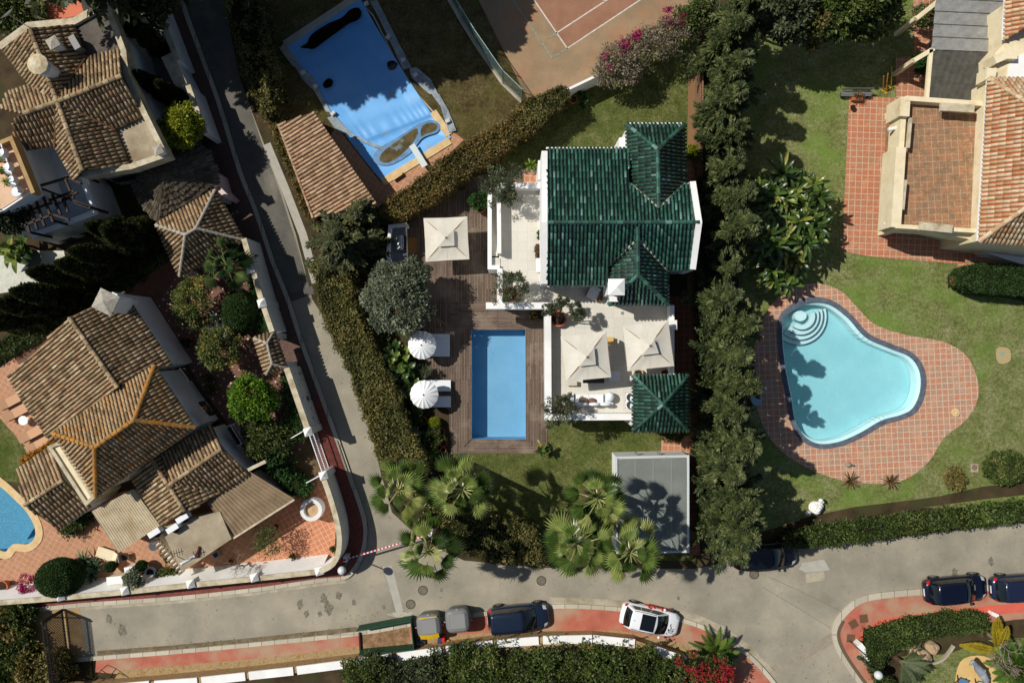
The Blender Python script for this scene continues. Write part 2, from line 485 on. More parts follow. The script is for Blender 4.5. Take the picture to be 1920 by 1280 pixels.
m_slate = mat_noise("blue_slate_coping", [(.3, (76, 84, 98)), (.7, (110, 116, 126))], 3, .7, 30, .3, .3)
m_sandstone = mat_noise("sandstone_coping", [(.3, (212, 176, 122)), (.7, (232, 206, 158))], 2, .85, 24, .3, .3)
def mat_tarp():
 t = NT("blue_pool_cover")
 c = t.ramp(t.noise(.5, 5, .6), [(.3, (92, 158, 218)), (.7, (112, 176, 230))])
 wv = t.n("ShaderNodeTexWave", wave_type='BANDS', bands_direction='X')
 wv.inputs["Scale"].default_value = .55
 wv.inputs["Distortion"].default_value = 1.5
 wv.inputs["Detail"].default_value = 3
 t.l(t.mapping(rot=R(32)), wv.inputs["Vector"])
 s1 = t.rng(t.noise(.9, 3, .5), .64, .7, 0, .7)
 c = t.mix(s1, c, (150, 150, 150))
 sp = t.rng(t.noise(5, 2, .4), .72, .76, 0, .6)
 c = t.mix(sp, c, (120, 110, 100))
 h = t.noise(.8, 5, .6)
 t.bump(h, .22, .04)
 return t.out(c, .38, .5)
m_tarp = mat_tarp()
m_tarpgrey = mat_noise("grey_cover_hem", [(.3, (120, 132, 138)), (.7, (168, 178, 182))], 2, .6, 10, .35, .8, .4)
m_puddle = mat_noise("stagnant_puddle", [(.3, (20, 16, 8)), (.7, (36, 30, 14))], 2.2, .06, 10, .4, .0, .5)
m_puddle2 = mat_noise("murky_puddle", [(.3, (72, 62, 34)), (.7, (124, 108, 66))], 1.8, .2, 10, .4, .0, .5, (1.6, .58, .72, (120, 136, 140)))
m_canvas = mat_noise("sun_bleached_canvas", [(.3, (202, 196, 180)), (.7, (220, 215, 202))], .9, .9, 40, .12, .15, .1)
m_canvasw = mat_plain("white_canvas", (236, 238, 238), .85, .2)
m_cushion = mat_plain("pale_cushion", (226, 230, 234), .85, .2)
m_wood = mat_noise("oiled_wood", [(.3, (128, 84, 46)), (.7, (168, 118, 68))], 5, .6, 20, .3, .2)
m_darkwood = mat_noise("dark_stained_beam", [(.3, (44, 32, 26)), (.7, (72, 54, 42))], 5, .7, 20, .3, .2)
m_trunk = mat_noise("tree_bark", [(.3, (74, 60, 46)), (.7, (116, 98, 78))], 6, .95, 24, .5, .8)
m_palmtrunk = mat_noise("palm_bark", [(.3, (84, 68, 50)), (.7, (128, 108, 82))], 5, .95, 20, .5, .8)
m_twig = mat_noise("bare_twig", [(.3, (120, 106, 90)), (.7, (168, 156, 138))], 6, .9)
m_pot = mat_noise("terracotta_pot", [(.3, (176, 98, 62)), (.7, (204, 126, 84))], 4, .85, 20, .25, .2)
m_soil = mat_noise("potting_soil", [(.3, (40, 30, 22)), (.7, (70, 54, 40))], 8, .95)
m_metal = mat_plain("galvanised_steel", (156, 160, 160), .4, .5, .6)
m_iron = mat_plain("dark_iron", (40, 38, 38), .5, .5, .4)
m_whitemetal = mat_plain("white_painted_metal", (228, 230, 230), .45, .5)
m_black = mat_plain("black_rubber", (26, 26, 27), .7, .3)
m_rim = mat_plain("alloy_rim", (180, 180, 178), .3, .6, .8)
m_glass = mat_plain("dark_car_glass", (16, 21, 22), .05, .6, 0, .5)
m_window = mat_plain("window_glass", (40, 52, 60), .08, .6)
m_lampred = mat_plain("red_lamp_lens", (196, 24, 22), .2, .5)
m_lampclear = mat_plain("clear_lamp_lens", (196, 200, 198), .15, .6)
m_globe = mat_plain("opal_globe", (208, 210, 212), .35, .5)
m_red = mat_plain("red_paint", (206, 34, 30), .5, .4)
m_greenpaint = mat_noise("green_painted_board", [(.3, (26, 66, 48)), (.7, (40, 84, 62))], 3, .6, 18, .25, .1)
m_grey = mat_plain("grey_plastic", (116, 117, 115), .5, .35)
m_yellow = mat_plain("yellow_plastic", (222, 178, 26), .5, .4)
m_card = mat_noise("brown_cardboard", [(.3, (176, 122, 66)), (.7, (196, 142, 84))], 3, .85)
m_thatch = NT("dry_thatch")
_g = m_thatch.noise(9, 6, .8)
_c = m_thatch.ramp(m_thatch.attr(), [(0, (74, 66, 56)), (.5, (104, 94, 80)), (1, (136, 124, 106))])
_c = m_thatch.mix(.6, _c, m_thatch.ramp(_g, [(.3, (80, 76, 70)), (.7, (255, 255, 255))]), 'MULTIPLY')
m_thatch.bump(_g, .9, .08)
m_thatch = m_thatch.out(_c, .95, .1)
m_felt = mat_noise("grey_woven_roofing", [(.3, (136, 136, 132)), (.7, (160, 160, 156))], 2.5, .9, 22, .35, .8)
m_felt2 = mat_noise("charcoal_woven_roofing", [(.3, (72, 70, 64)), (.7, (94, 92, 84))], 2.5, .9, 22, .35, .8)
m_corr = mat_noise("fibre_cement_sheet", [(.3, (176, 160, 130)), (.7, (206, 190, 160))], 1.5, .85, 18, .3, .1, .2, (.8, .5, .72, (158, 138, 104)))
m_corr2 = mat_noise("brown_cement_sheet", [(.3, (126, 106, 82)), (.7, (158, 136, 108))], 1.2, .85, 18, .35, .1)
m_garage = mat_noise("grey_roof_membrane", [(.3, (112, 118, 112)), (.7, (128, 134, 128))], .7, .8, 20, .2, .15, .2, (.5, .5, .8, (112, 116, 112)))
m_terrace = mat_brick("white_terrace_tile", (212, 208, 196), (205, 201, 189), (186, 182, 170), .62, .62, 0, .008, fine=.15, stain=(.8, .58, .8, (196, 182, 150), .5))
m_orange = mat_noise("orange_roof_paint", [(.3, (202, 112, 82)), (.7, (214, 126, 96))], 1.4, .85, 20, .15, .1)
m_yellowrail = mat_noise("ochre_coping", [(.3, (170, 134, 84)), (.7, (192, 160, 110))], 2, .8)
m_rock = mat_noise("pale_boulder", [(.3, (160, 130, 96)), (.7, (210, 186, 152))], 2, .9, 9, .4, 1.0)
m_mesh = NT("chain_link_mesh")
def _mk_mesh(t):
 a = t.n("ShaderNodeTexBrick", offset=0.0)
 a.inputs["Scale"].default_value = 1
 for k, q in (("Color1", (1, 1, 1, 1)), ("Color2", (1, 1, 1, 1)), ("Mortar", (0, 0, 0, 1))): a.inputs[k].default_value = q
 for k, q in (("Mortar Size", .006), ("Brick Width", .06), ("Row Height", .06)): a.inputs[k].default_value = q
 nz = t.n("ShaderNodeCombineXYZ")
 sp = t.n("ShaderNodeSeparateXYZ")
 t.l(t.tc.outputs["Object"], sp.inputs[0])
 t.l(t.math('ADD', sp.outputs[0], sp.outputs[2]), nz.inputs[0])
 t.l(t.math('SUBTRACT', sp.outputs[0], sp.outputs[2]), nz.inputs[1])
 t.l(nz.outputs[0], a.inputs["Vector"])
 tr = t.n("ShaderNodeBsdfTransparent")
 mx = t.n("ShaderNodeMixShader")
 t.out((150, 178, 174), .5, .4, .3)
 t.l(a.outputs["Color"], mx.inputs[0])
 t.l(t.b.outputs[0], mx.inputs[1])
 t.l(tr.outputs[0], mx.inputs[2])
 t.l(mx.outputs[0], t.t.nodes["Material Output"].inputs[0])
 return t.m
m_mesh = _mk_mesh(m_mesh)
# foliage
L_hedge = mat_leaf("hedge_leaf", [(0, (70, 72, 36)), (.5, (114, 112, 58)), (.85, (148, 136, 78)), (1, (166, 142, 90))])
L_hedgedry = mat_leaf("dry_hedge_leaf", [(0, (74, 68, 32)), (.45, (124, 110, 56)), (.8, (156, 128, 74)), (1, (176, 136, 86))])
L_hedgegreen = mat_leaf("green_hedge_leaf", [(0, (54, 70, 28)), (.5, (84, 104, 46)), (.9, (118, 134, 64)), (1, (146, 142, 86))])
L_box = mat_leaf("clipped_box_leaf", [(0, (36, 60, 24)), (.5, (54, 82, 34)), (1, (78, 106, 48))])
L_conifer = mat_leaf("grey_green_conifer_needle", [(0, (40, 52, 28)), (.45, (76, 90, 50)), (.8, (112, 122, 70)), (1, (150, 154, 100))])
L_cypress = mat_leaf("dark_cypress_needle", [(0, (38, 48, 28)), (.5, (66, 76, 42)), (1, (104, 108, 62))])
L_pine = mat_leaf("dark_pine_needle", [(0, (44, 52, 30)), (.5, (76, 84, 46)), (1, (118, 116, 66))])
L_olive = mat_leaf("silver_olive_leaf", [(0, (80, 90, 68)), (.5, (122, 132, 104)), (1, (168, 174, 144))])
L_olive2 = mat_leaf("olive_leaf", [(0, (54, 66, 42)), (.5, (84, 96, 62)), (1, (122, 130, 92))])
L_palm = mat_leaf("fan_palm_leaf", [(0, (58, 82, 34)), (.5, (112, 136, 62)), (.85, (162, 174, 96)), (1, (206, 204, 134))], .32, .2, .5)
L_palmdark = mat_leaf("dark_fan_palm_leaf", [(0, (36, 58, 30)), (.5, (60, 88, 44)), (1, (130, 146, 84))], .35, .2, .5)
L_banana = mat_leaf("banana_leaf", [(0, (40, 64, 28)), (.5, (78, 106, 44)), (.85, (120, 138, 58)), (1, (156, 156, 74))], .35, .25, .5)
L_bright = mat_leaf("bright_leaf", [(0, (62, 98, 18)), (.5, (96, 136, 26)), (1, (138, 168, 48))])
L_lime = mat_leaf("lime_leaf", [(0, (96, 112, 14)), (.5, (142, 152, 24)), (1, (180, 182, 58))])
L_citrus = mat_leaf("citrus_leaf", [(0, (66, 80, 34)), (.5, (110, 122, 60)), (.93, (150, 152, 88)), (.98, (196, 160, 60)), (1, (206, 150, 50))])
L_bush = mat_leaf("bush_leaf", [(0, (46, 60, 26)), (.5, (76, 94, 40)), (1, (118, 128, 60))])
L_ivy = mat_leaf("ivy_leaf", [(0, (34, 64, 24)), (.5, (56, 96, 38)), (1, (88, 124, 60))])
L_dry = mat_leaf("dry_twig_leaf", [(0, (108, 98, 80)), (.5, (150, 138, 116)), (.8, (132, 126, 84)), (1, (190, 176, 152))])
L_scrub = mat_leaf("dry_scrub_blade", [(0, (84, 84, 34)), (.5, (132, 122, 62)), (1, (176, 156, 98))])
L_magenta = mat_leaf("magenta_bract", [(0, (150, 16, 84)), (1, (206, 44, 122))])
L_redflower = mat_leaf("red_bract", [(0, (160, 34, 42)), (1, (206, 66, 74))])
L_orange = mat_leaf("orange_flower", [(0, (160, 104, 20)), (1, (206, 140, 40))])
L_agave = mat_leaf("agave_blade", [(0, (52, 84, 60)), (1, (104, 136, 96))], .45, .1, .4)
L_yucca = mat_leaf("yucca_blade", [(0, (70, 110, 28)), (.6, (120, 156, 44)), (1, (180, 192, 90))], .4, .2, .4)
L_bronze = mat_leaf("bronze_blade", [(0, (70, 52, 34)), (.6, (116, 90, 54)), (1, (164, 140, 92))], .5, .1, .4)
L_yellowpalm = mat_leaf("yellowing_palm_leaflet", [(0, (120, 112, 22)), (.6, (170, 150, 36)), (1, (206, 180, 70))], .4, .2, .4)
L_cycad = mat_leaf("cycad_leaflet", [(0, (48, 76, 26)), (.6, (90, 120, 44)), (1, (138, 158, 76))], .35, .2, .5)
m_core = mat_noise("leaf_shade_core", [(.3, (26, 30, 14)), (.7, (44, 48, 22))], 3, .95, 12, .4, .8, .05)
# ---------------------------------------------------------------- ground, roads, lawns, pools
pool_c = [(884, 618), (985, 618), (986, 823), (884, 823)]
pool_r = smooth_line([(1462, 606), (1480, 578), (1515, 562), (1555, 566), (1592, 592), (1625, 628), (1668, 648), (1708, 665), (1729, 695), (1730, 735), (1715, 768), (1690, 782), (1655, 792), (1615, 815), (1575, 832), (1535, 836), (1503, 820), (1486, 790), (1478, 745), (1466, 680)], 5, True)
pool_t = [(538, 80), (668, -4), (700, 30), (740, 110), (776, 170), (812, 210), (840, 246), (842, 262), (718, 338), (640, 240), (600, 180), (560, 116)]
pool_l = smooth_line([(-40, 880), (0, 902), (32, 930), (56, 955), (72, 985), (72, 1010), (54, 1026), (28, 1026), (14, 1040), (-10, 1036), (-60, 1030), (-90, 960)], 4, True)
big = [(-6000, -6000), (7900, -6000), (7900, 7300), (-6000, 7300)]
sheet("ground", big, 0, m_ground, [pool_c, pool_r, pool_t, pool_l])
sheet("lawn", [(1385, -200), (2100, -200), (2100, 960), (1700, 950), (1500, 975), (1385, 1010)], .006, m_lawn_r, [pool_r])
sheet("lawn", [(835, 846), (1020, 846), (1020, 780), (1240, 780), (1240, 850), (1300, 850), (1300, 1050), (1030, 1055), (860, 1000)], .006, m_lawn)
sheet("lawn", [(930, 330), (960, 240), (1075, 180), (1180, 110), (1310, 60), (1312, 300), (1180, 300), (1020, 345)], .006, m_lawn)
sheet("lawn", [(420, -150), (855, -150), (990, 195), (900, 260), (700, 395), (585, 400), (490, 110)], .006, m_dry, [pool_t])
sheet("lawn", [(-40, 760), (5, 760), (60, 850), (36, 905), (0, 900), (-60, 850)], .006, m_lawn)
sheet("lawn", [(-60, 1050), (0, 1045), (14, 1075), (-10, 1090), (-60, 1090)], .006, m_lawn)
sheet("lawn", [(1690, 1230), (1780, 1225), (1840, 1200), (1990, 1190), (1990, 1400), (1690, 1400)], .006, m_lawn_r)
# roads: the side street and the lane it meets
kerb_w = [(330, -90), (342, 0), (375, 95), (410, 190), (450, 320), (480, 395), (512, 490), (540, 560), (566, 640), (597, 725), (635, 830), (660, 902), (680, 960), (686, 997), (680, 1035), (665, 1065), (645, 1082), (600, 1087), (480, 1104), (330, 1120), (160, 1132), (60, 1142), (-60, 1150)]
road_e = [(395, -90), (420, 0), (450, 150), (495, 270), (524, 345), (555, 440), (585, 560), (610, 600), (640, 640), (665, 700), (680, 760), (700, 830), (715, 890), (735, 960), (800, 1020), (870, 1050), (1010, 1064), (1300, 1066), (1480, 1030), (1920, 978), (2200, 950)]
kerb_s = [(-60, 1250), (60, 1243), (182, 1232), (320, 1221), (480, 1206), (670, 1186), (785, 1166), (900, 1150), (1030, 1136), (1100, 1136), (1165, 1141), (1230, 1150), (1295, 1166), (1350, 1190), (1400, 1225), (1435, 1260), (1480, 1320), (1520, 1400)]
kerb_r = [(1760, 1480), (1665, 1340), (1615, 1280), (1580, 1230), (1566, 1197), (1567, 1172), (1580, 1150), (1610, 1125), (1652, 1115), (1740, 1107), (1920, 1096), (2200, 1075)]
sheet("road", kerb_w[::-1] + road_e + kerb_r[::-1] + kerb_s[::-1], .010, m_road)
# paler concrete margins, patches and the drain across the street
def band(px, w, name, z, mat, shift=0):
 pts = [W(*p) for p in px]
 mb = MB()
 n = len(pts)
 A, B = [], []
 for i in range(n):
  d = (pts[min(i + 1, n - 1)] - pts[max(i - 1, 0)]).normalized()
  nn = Vector((-d.y, d.x, 0))
  A.append(pts[i] + nn * (w / 2 + shift))
  B.append(pts[i] - nn * (w / 2 - shift))
 vs = [(p.x, p.y, z) for p in A] + [(p.x, p.y, z) for p in B]
 mb.add(vs, [(n + i, n + i + 1, i + 1, i) for i in range(n - 1)], .5)
 o = mb.build(name, mat)
 o["kind"] = "structure"
 return o
band([(500, 270), (534, 352), (568, 440), (592, 530)], .55, "road_margin", .015, m_patch)
band([(538, 560), (588, 543)], .55, "road_drain_strip", .016, mat_plain("drain_grate", (86, 82, 76), .8))
sheet("road_patch", [(716, 1062), (735, 1060), (757, 1147), (773, 1147), (778, 1165), (724, 1151), (742, 1146)], .015, m_patch)
sheet("road_patch", [(1503, 1055), (1545, 1048), (1556, 1068), (1512, 1073), (1498, 1066)], .015, m_patch)
sheet("road_patch", [(1510, 1075), (1545, 1070), (1547, 1087), (1512, 1092)], .0155, m_conc)
sheet("road_patch", [(1445, 1250), (1560, 1185), (1572, 1200), (1460, 1265)], .015, mat_noise("old_asphalt_seam", [(.3, (150, 140, 120)), (.7, (164, 156, 138))], 2, .9, 30, .4))
band([(1030, 1128), (1100, 1129), (1165, 1134), (1230, 1142), (1300, 1158), (1350, 1180), (1400, 1216), (1445, 1262)], .65, "road_margin", .015, m_conc)
# kerbs (a real step) and the raised pavements behind them
def kerb(px, name="kerb", w=.28, h=.14, mat=m_kerb):
 mb = MB()
 mb.ribbon([W(*p) for p in px], w, 0, h)
 o = mb.build(name, mat)
 o["kind"] = "structure"
m_stain = mat_noise("oil_stain", [(.4, (106, 100, 87)), (.6, (142, 135, 118))], 6, .8, 30, .4)
sm = smooth_line(kerb_w, 4)
kerb(sm)
band([(160, 1137), (330, 1125), (480, 1109), (600, 1092), (648, 1086)], .42, "road_margin", .015, m_conc)
kerb(smooth_line([p for p in kerb_s], 4))
band([(182, 1226), (320, 1216), (480, 1201), (670, 1181)], .5, "road_gutter", .015, mat_noise("gutter_dirt", [(.3, (92, 80, 60)), (.7, (140, 126, 100))], 2, .95, 20, .4))
for qx, qy, qr in ((563, 1132, 9), (608, 1122, 10), (616, 1140, 12), (635, 1116, 8), (664, 1129, 6), (575, 1150, 7), (600, 1150, 6), (720, 1137, 5), (1272, 1121, 4), (828, 1105, 4), (1790, 1072, 8), (1858, 1052, 8), (205, 1160, 9), (230, 1180, 12)):
 sheet("road_stain", [(qx + qr * (1 + .35 * math.sin(3 * k + qx)) * math.cos(k * .5236) * .7, qy + qr * (1 + .3 * math.sin(2 * k + qy)) * math.sin(k * .5236)) for k in range(12)], .0145, m_stain)
kerb(smooth_line(kerb_r, 4), w=.42)
band(smooth_line([(1625, 1284), (1592, 1238), (1574, 1205), (1571, 1182), (1580, 1162)], 4), .22, "road_gutter", .145, mat_plain("dirty_gutter", (98, 82, 62), .9), 0)
wall_w = [(240, -90), (289, 0), (332, 113), (352, 160), (384, 250), (410, 345), (460, 450), (509, 622), (538, 690), (578, 812), (605, 893), (620, 937), (627, 960), (634, 997), (634, 1030), (622, 1058), (600, 1072), (475, 1086), (355, 1098), (230, 1111), (110, 1122), (-60, 1135)]
sheet("pavement", sm + wall_w[::-1], .11, m_redtile)
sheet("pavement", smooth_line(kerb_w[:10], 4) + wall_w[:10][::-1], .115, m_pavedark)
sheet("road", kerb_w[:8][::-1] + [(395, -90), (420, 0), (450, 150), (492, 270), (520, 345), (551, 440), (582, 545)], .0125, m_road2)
stone_s = [(-60, 1330), (180, 1262), (290, 1275), (400, 1266), (560, 1247), (650, 1236), (745, 1226), (830, 1217), (1010, 1202), (1160, 1197), (1280, 1222), (1350, 1260), (1420, 1400)]
sheet("pavement", smooth_line(kerb_s[2:], 4) + [(1420, 1400), (1350, 1260), (1280, 1222), (1160, 1197), (1010, 1202), (830, 1210), (650, 1222), (440, 1242), (230, 1262), (180, 1258)], .105, m_redpave)
sheet("pavement", [(225, 1255), (480, 1233), (660, 1212), (830, 1190), (1000, 1180), (1160, 1180), (1290, 1206), (1350, 1270), (1160, 1215), (1010, 1222), (830, 1236), (650, 1250), (440, 1275), (200, 1300)], .111, m_rubble)
sheet("pavement", smooth_line(kerb_r, 4) + [(2200, 1140), (1900, 1160), (1780, 1178), (1700, 1188), (1650, 1200), (1632, 1230), (1660, 1280), (1720, 1400)], .105, m_redpave)
sheet("pavement", smooth_line([(2200, 1105), (1920, 1128), (1830, 1136), (1727, 1149), (1660, 1157), (1628, 1172), (1612, 1190), (1610, 1208), (1622, 1228)], 4) + [(1644, 1244), (1634, 1215), (1642, 1195), (1655, 1178), (1703, 1170), (1780, 1160), (1844, 1153), (1920, 1146), (2200, 1124)], .112, m_redpave2)
for a, b in (((1440, 1080), (1580, 1146)), ((1430, 1100), (1566, 1182)), ((715, 1060), (742, 1148))):
 band([a, ((a[0] + b[0]) / 2 + 2, (a[1] + b[1]) / 2), b], .03, "road_seam", .0165, m_stain)
mb = MB()
for x, y, a in ((1618, 1158, 8), (1599, 1168, 32), (1594, 1195, -6)):
 mb.box(W(x, y) + Vector((0, 0, .118)), (.55, .55, .012), R(a))
 tag(mb.build("manhole_cover", mat_plain("rusty_cover", (112, 84, 62), .8, .3, .3)), {1618: "rusty square cover with pale frame on the red pavement corner", 1599: "tilted rusty square cover near the kerb of the red pavement corner", 1594: "worn square cover beside the green railing on red pavement"}[x], "manhole cover", "square covers in the red pavement")
 mb = MB()
# round manholes in the road
for x, y, lab in ((793, 1106, "round manhole cover partly under the fan palm over the road"), (770, 1132, "round manhole cover beside the pale strip near the bins"), (1015, 1088, "round manhole cover alone in the road below the front hedge"), (1414, 1076, "round manhole cover in tree shade by the dark parked car")):
 t = thing("manhole_cover", lab, "manhole cover", W(x, y), 0, "round manholes in the lane")
 mb = MB(); mb.lathe((0, 0, .012), [(.30, 0), (.30, .006), (0, .006)], 28); mb.build("cover", mat_noise("cast_iron", [(.3, (96, 88, 76)), (.7, (132, 122, 106))], 9, .6, 30, .4, .5, .4), t, False)
 mb = MB(); mb.lathe((0, 0, .012), [(.33, 0), (.33, .009), (.29, .009), (.29, 0)], 28); mb.build("frame", m_iron, t, False)
# tennis court
sheet("tennis_court", [(838, -120), (1330, -120), (1310, 20), (1130, 140), (992, 192)], .012, m_court)
sheet("court_surface", [(1000, 0), (1062, 92), (1240, -24), (1240, -120), (930, -120)], .016, m_court2)
for px, m in (([(1001, 0), (1064, 92)], m_line), ([(1044, 62), (1142, -2)], m_line), ([(1064, 91), (1210, -6)], m_line), ([(1132, 4), (1138, -10)], m_line), ([(962, 0), (1035, 109)], m_linegreen), ([(1035, 109), (1064, 91)], m_linegreen), ([(1024, 75), (1044, 62)], m_linegreen)):
 band([px[0], ((px[0][0] + px[1][0]) / 2, (px[0][1] + px[1][1]) / 2), px[1]], .09, "court_line", .021, m)
# decks, patios, paths
deck = [(765, 402), (860, 345), (930, 318), (1060, 318), (1060, 590), (1026, 590), (1026, 850), (845, 850), (842, 770), (798, 720), (795, 620), (760, 560), (752, 470)]
sheet("wooden_deck", deck, .05, m_deck, [pool_c])
for q in ([(884, 823), (986, 823), (1014, 850), (856, 850)],):
 sheet("deck_border", q, .056, m_deck_x)
band([(870, 837), (884, 823)], .06, "deck_joint", .06, m_darkwood)
sheet("deck_border", [(845, 566), (1024, 566), (1024, 617), (884, 617), (845, 617)], .056, m_deck_x)
sheet("path", [(1238, 555), (1312, 555), (1312, 1040), (1292, 1040), (1292, 860), (1240, 850)], .012, m_darktile)
sheet("path", [(1240, 815), (1312, 815), (1312, 862), (1240, 850)], .016, m_terr)
sheet("path", [(1290, 100), (1312, 100), (1312, 560), (1288, 560)], .014, mat_plain("dry_leaf_path", (126, 96, 64), .95))
sheet("patio", [(1286, 300), (1304, 300), (1304, 340), (1286, 340)], .02, m_terr)
sheet("patio", [(982, 325), (1012, 325), (1012, 345), (982, 345)], .055, m_terr)
surround = smooth_line([(1410, 700), (1416, 640), (1440, 580), (1478, 543), (1530, 531), (1575, 545), (1606, 575), (1640, 608), (1700, 628), (1766, 640), (1810, 665), (1832, 710), (1832, 750), (1810, 788), (1770, 820), (1745, 860), (1712, 890), (1672, 905), (1610, 905), (1560, 895), (1500, 870), (1450, 830), (1420, 770)], 5, True)
sheet("patio", surround, .03, m_terr2, [pool_r])
sheet("patio", [(1592, 181), (1680, 184), (1680, 108), (1712, 106), (1712, -60), (1990, -60), (1990, 520), (1826, 490), (1788, 494), (1640, 482), (1578, 472)], .03, m_terr)
sheet("patio", [(1662, 212), (1680, 208), (1676, 420), (1652, 425)], .035, mat_noise("bare_screed", [(.3, (140, 104, 76)), (.7, (166, 128, 96))], 1.5, .9))
sheet("patio", [(1795, 492), (1822, 494), (1820, 512), (1794, 514)], .036, m_terr)
sheet("patio", [(712, 340), (719, 341), (845, 263), (846, 246), (870, 262), (800, 330), (735, 372), (690, 400), (640, 380), (596, 300), (630, 236)], .012, m_patio)
sheet("patio", [(75, 900), (180, 930), (470, 880), (560, 905), (618, 890), (628, 1000), (624, 1050), (590, 1062), (0, 1120), (-60, 1100), (-60, 1060), (14, 1046), (28, 1032), (58, 1030), (76, 1012), (76, 983), (60, 953), (40, 930), (40, 900)], .012, m_patio)
sheet("patio", [(480, 1040), (540, 945), (560, 915), (610, 895), (630, 990), (626, 1050), (590, 1062), (440, 1078)], .018, m_patio2)
sheet("patio", [(-40, 740), (0, 690), (40, 660), (100, 820), (60, 850)], .012, m_patio)
def mat_dots():
 t = NT("dotted_pebble_paving")
 v = t.n("ShaderNodeTexVoronoi")
 v.inputs["Scale"].default_value = 1.9
 v.inputs["Randomness"].default_value = .12
 t.l(t.mapping(rot=R(30)), v.inputs["Vector"])
 c = t.mix(t.rng(v.outputs["Distance"], .1, .14, 1, 0), t.ramp(t.noise(3, 5, .6), [(.3, (100, 70, 58)), (.7, (126, 90, 74))]), (206, 198, 190))
 return t.out(c, .85)
sheet("patio", [(290, 500), (400, 470), (470, 500), (540, 660), (580, 800), (600, 830), (540, 860), (470, 850), (380, 730), (280, 560)], .012, mat_dots())
sheet("path", [(40, 690), (20, 660), (240, 530), (300, 480), (345, 480), (330, 520), (300, 560), (240, 560), (120, 640)], .014, m_brownpath)
sheet("path", [(530, 870), (580, 830), (610, 890), (560, 905)], .02, mat_noise("bare_ground_yard", [(.3, (90, 76, 52)), (.7, (128, 108, 76))], 1.5, .95))
sheet("patio", [(-40, 470), (120, 470), (125, 500), (60, 540), (0, 550), (-40, 552)], .014, m_crazy)
sheet("garden_yard", [(225, 30), (290, 10), (400, 330), (430, 345), (410, 380), (330, 300), (310, 270)], .012, mat_noise("grey_yard_paving", [(.3, (120, 120, 116)), (.7, (150, 150, 144))], 1.2, .9))
sheet("bank", [(-60, 1150), (70, 1145), (150, 1140), (160, 1228), (60, 1243), (-60, 1250)], .016, mat_noise("sandy_bank", [(.3, (160, 128, 84)), (.7, (196, 164, 118))], .9, .95, 26, .35, .4))
sheet("sand_patch", smooth_line([(1790, 1290), (1800, 1240), (1835, 1228), (1870, 1240), (1900, 1262), (1905, 1320), (1800, 1330)], 4, True), .012, m_sand)
# swimming pools: real basins with a sheet of water
def basin(name, label, px, depth, water_z, mfloor, mwall, mwater, cop=None, cop_w=.35, cop_z=.06, extra=None, group=None):
 c = sum((W(*p) for p in px), Vector()) / len(px)
 t = thing(name, label, "pool", (c.x, c.y, 0))
 pts = [W(*p) for p in px]
 a = sum(pts[i].x * pts[(i + 1) % len(pts)].y - pts[(i + 1) % len(pts)].x * pts[i].y for i in range(len(pts)))
 if a < 0: pts = pts[::-1]
 n = len(pts)
 mb = MB()
 vs = [(p.x, p.y, .05) for p in pts] + [(p.x, p.y, -depth) for p in pts]
 mb.add(vs, [(i, (i + 1) % n, n + (i + 1) % n, n + i)[::-1] for i in range(n)], .5, 1)
 fl = tessellate_polygon([[Vector((p.x, p.y, 0)) for p in pts]])
 mb.add([(p.x, p.y, -depth) for p in pts], [tuple(f) for f in fl], .5, 0)
 mb.build("basin", [mfloor, mwall], t)
 if cop:
  mb = MB()
  mb.ribbon([p + Vector((0, 0, 0)) for p in pts], cop_w, -.05, cop_z, True)
  mb.build("coping", cop, t)
 if extra: extra(t, pts)
 w = MB()
 w.add([(p.x, p.y, water_z) for p in pts], [tuple(f) for f in fl], .5)
 o = w.build("pool_water", mwater)
 o["kind"] = "structure"
 return t
basin("swimming_pool", "long rectangular blue pool set in the weathered wooden deck", pool_c, 1.35, -.10, m_poolblue, m_poolblue, m_water_blue)
def steps_r(t, pts):
 for i, r in enumerate((.8, 1.15, 1.5, 1.85)):
  mb = MB()
  c = W(1506, 592)
  arc = [c + Vector((r * math.cos(R(a)), r * math.sin(R(a)), 0)) for a in range(-128, 25, 9)]
  d = -.28 - .22 * i
  mb.ribbon(arc, .34, -1.15, d)
  mb.build("step", m_poolwhite, t)
  mb = MB()
  mb.ribbon([p + (p - c).normalized() * .15 for p in arc], .05, d - .02, d + .012)
  mb.build("step_edge", m_slate, t)
 mb = MB()
 c = W(1506, 592)
 mb.prism([c + Vector((.42 * math.cos(R(a)) - .1, .36 * math.sin(R(a)), -.24)) for a in range(0, 360, 15)], -1.15)
 mb.build("step", m_poolwhite, t)
 # pale ledge round the wall
 n = len(pts)
 cx = sum(pts, Vector()) / n
 mb = MB()
 for i in range(n):
  p, q = pts[i], pts[(i + 1) % n]
  d = (q - p).normalized()
  nn = Vector((-d.y, d.x, 0))
  a, b = p + nn * .12, q + nn * .12
  e, f = p + nn * .34, q + nn * .34
  mb.add([(a.x, a.y, -.16), (b.x, b.y, -.16), (f.x, f.y, -.3), (e.x, e.y, -.3), (e.x, e.y, -1.1), (f.x, f.y, -1.1)], [(0, 1, 2, 3), (3, 2, 5, 4)], .5)
 mb.build("ledge", m_poolwhite, t)
basin("swimming_pool", "turquoise freeform pool with dark slate coping in terracotta paving", pool_r, 1.15, -.14, m_poolcyan, m_poolwhite, m_water_cyan, m_slate, .32, .07, steps_r)
def steps_l(t, pts):
 for i in range(4):
  mb = MB()
  p, q = W(66 - i * 9, 975 - i * 6), W(44 - i * 9, 1010 - i * 4)
  mb.bar(p + Vector((0, 0, -.55 - .1 * i)), q + Vector((0, 0, -.55 - .1 * i)), .32, .8 - .1 * i)
  mb.build("step", m_poolteal, t)
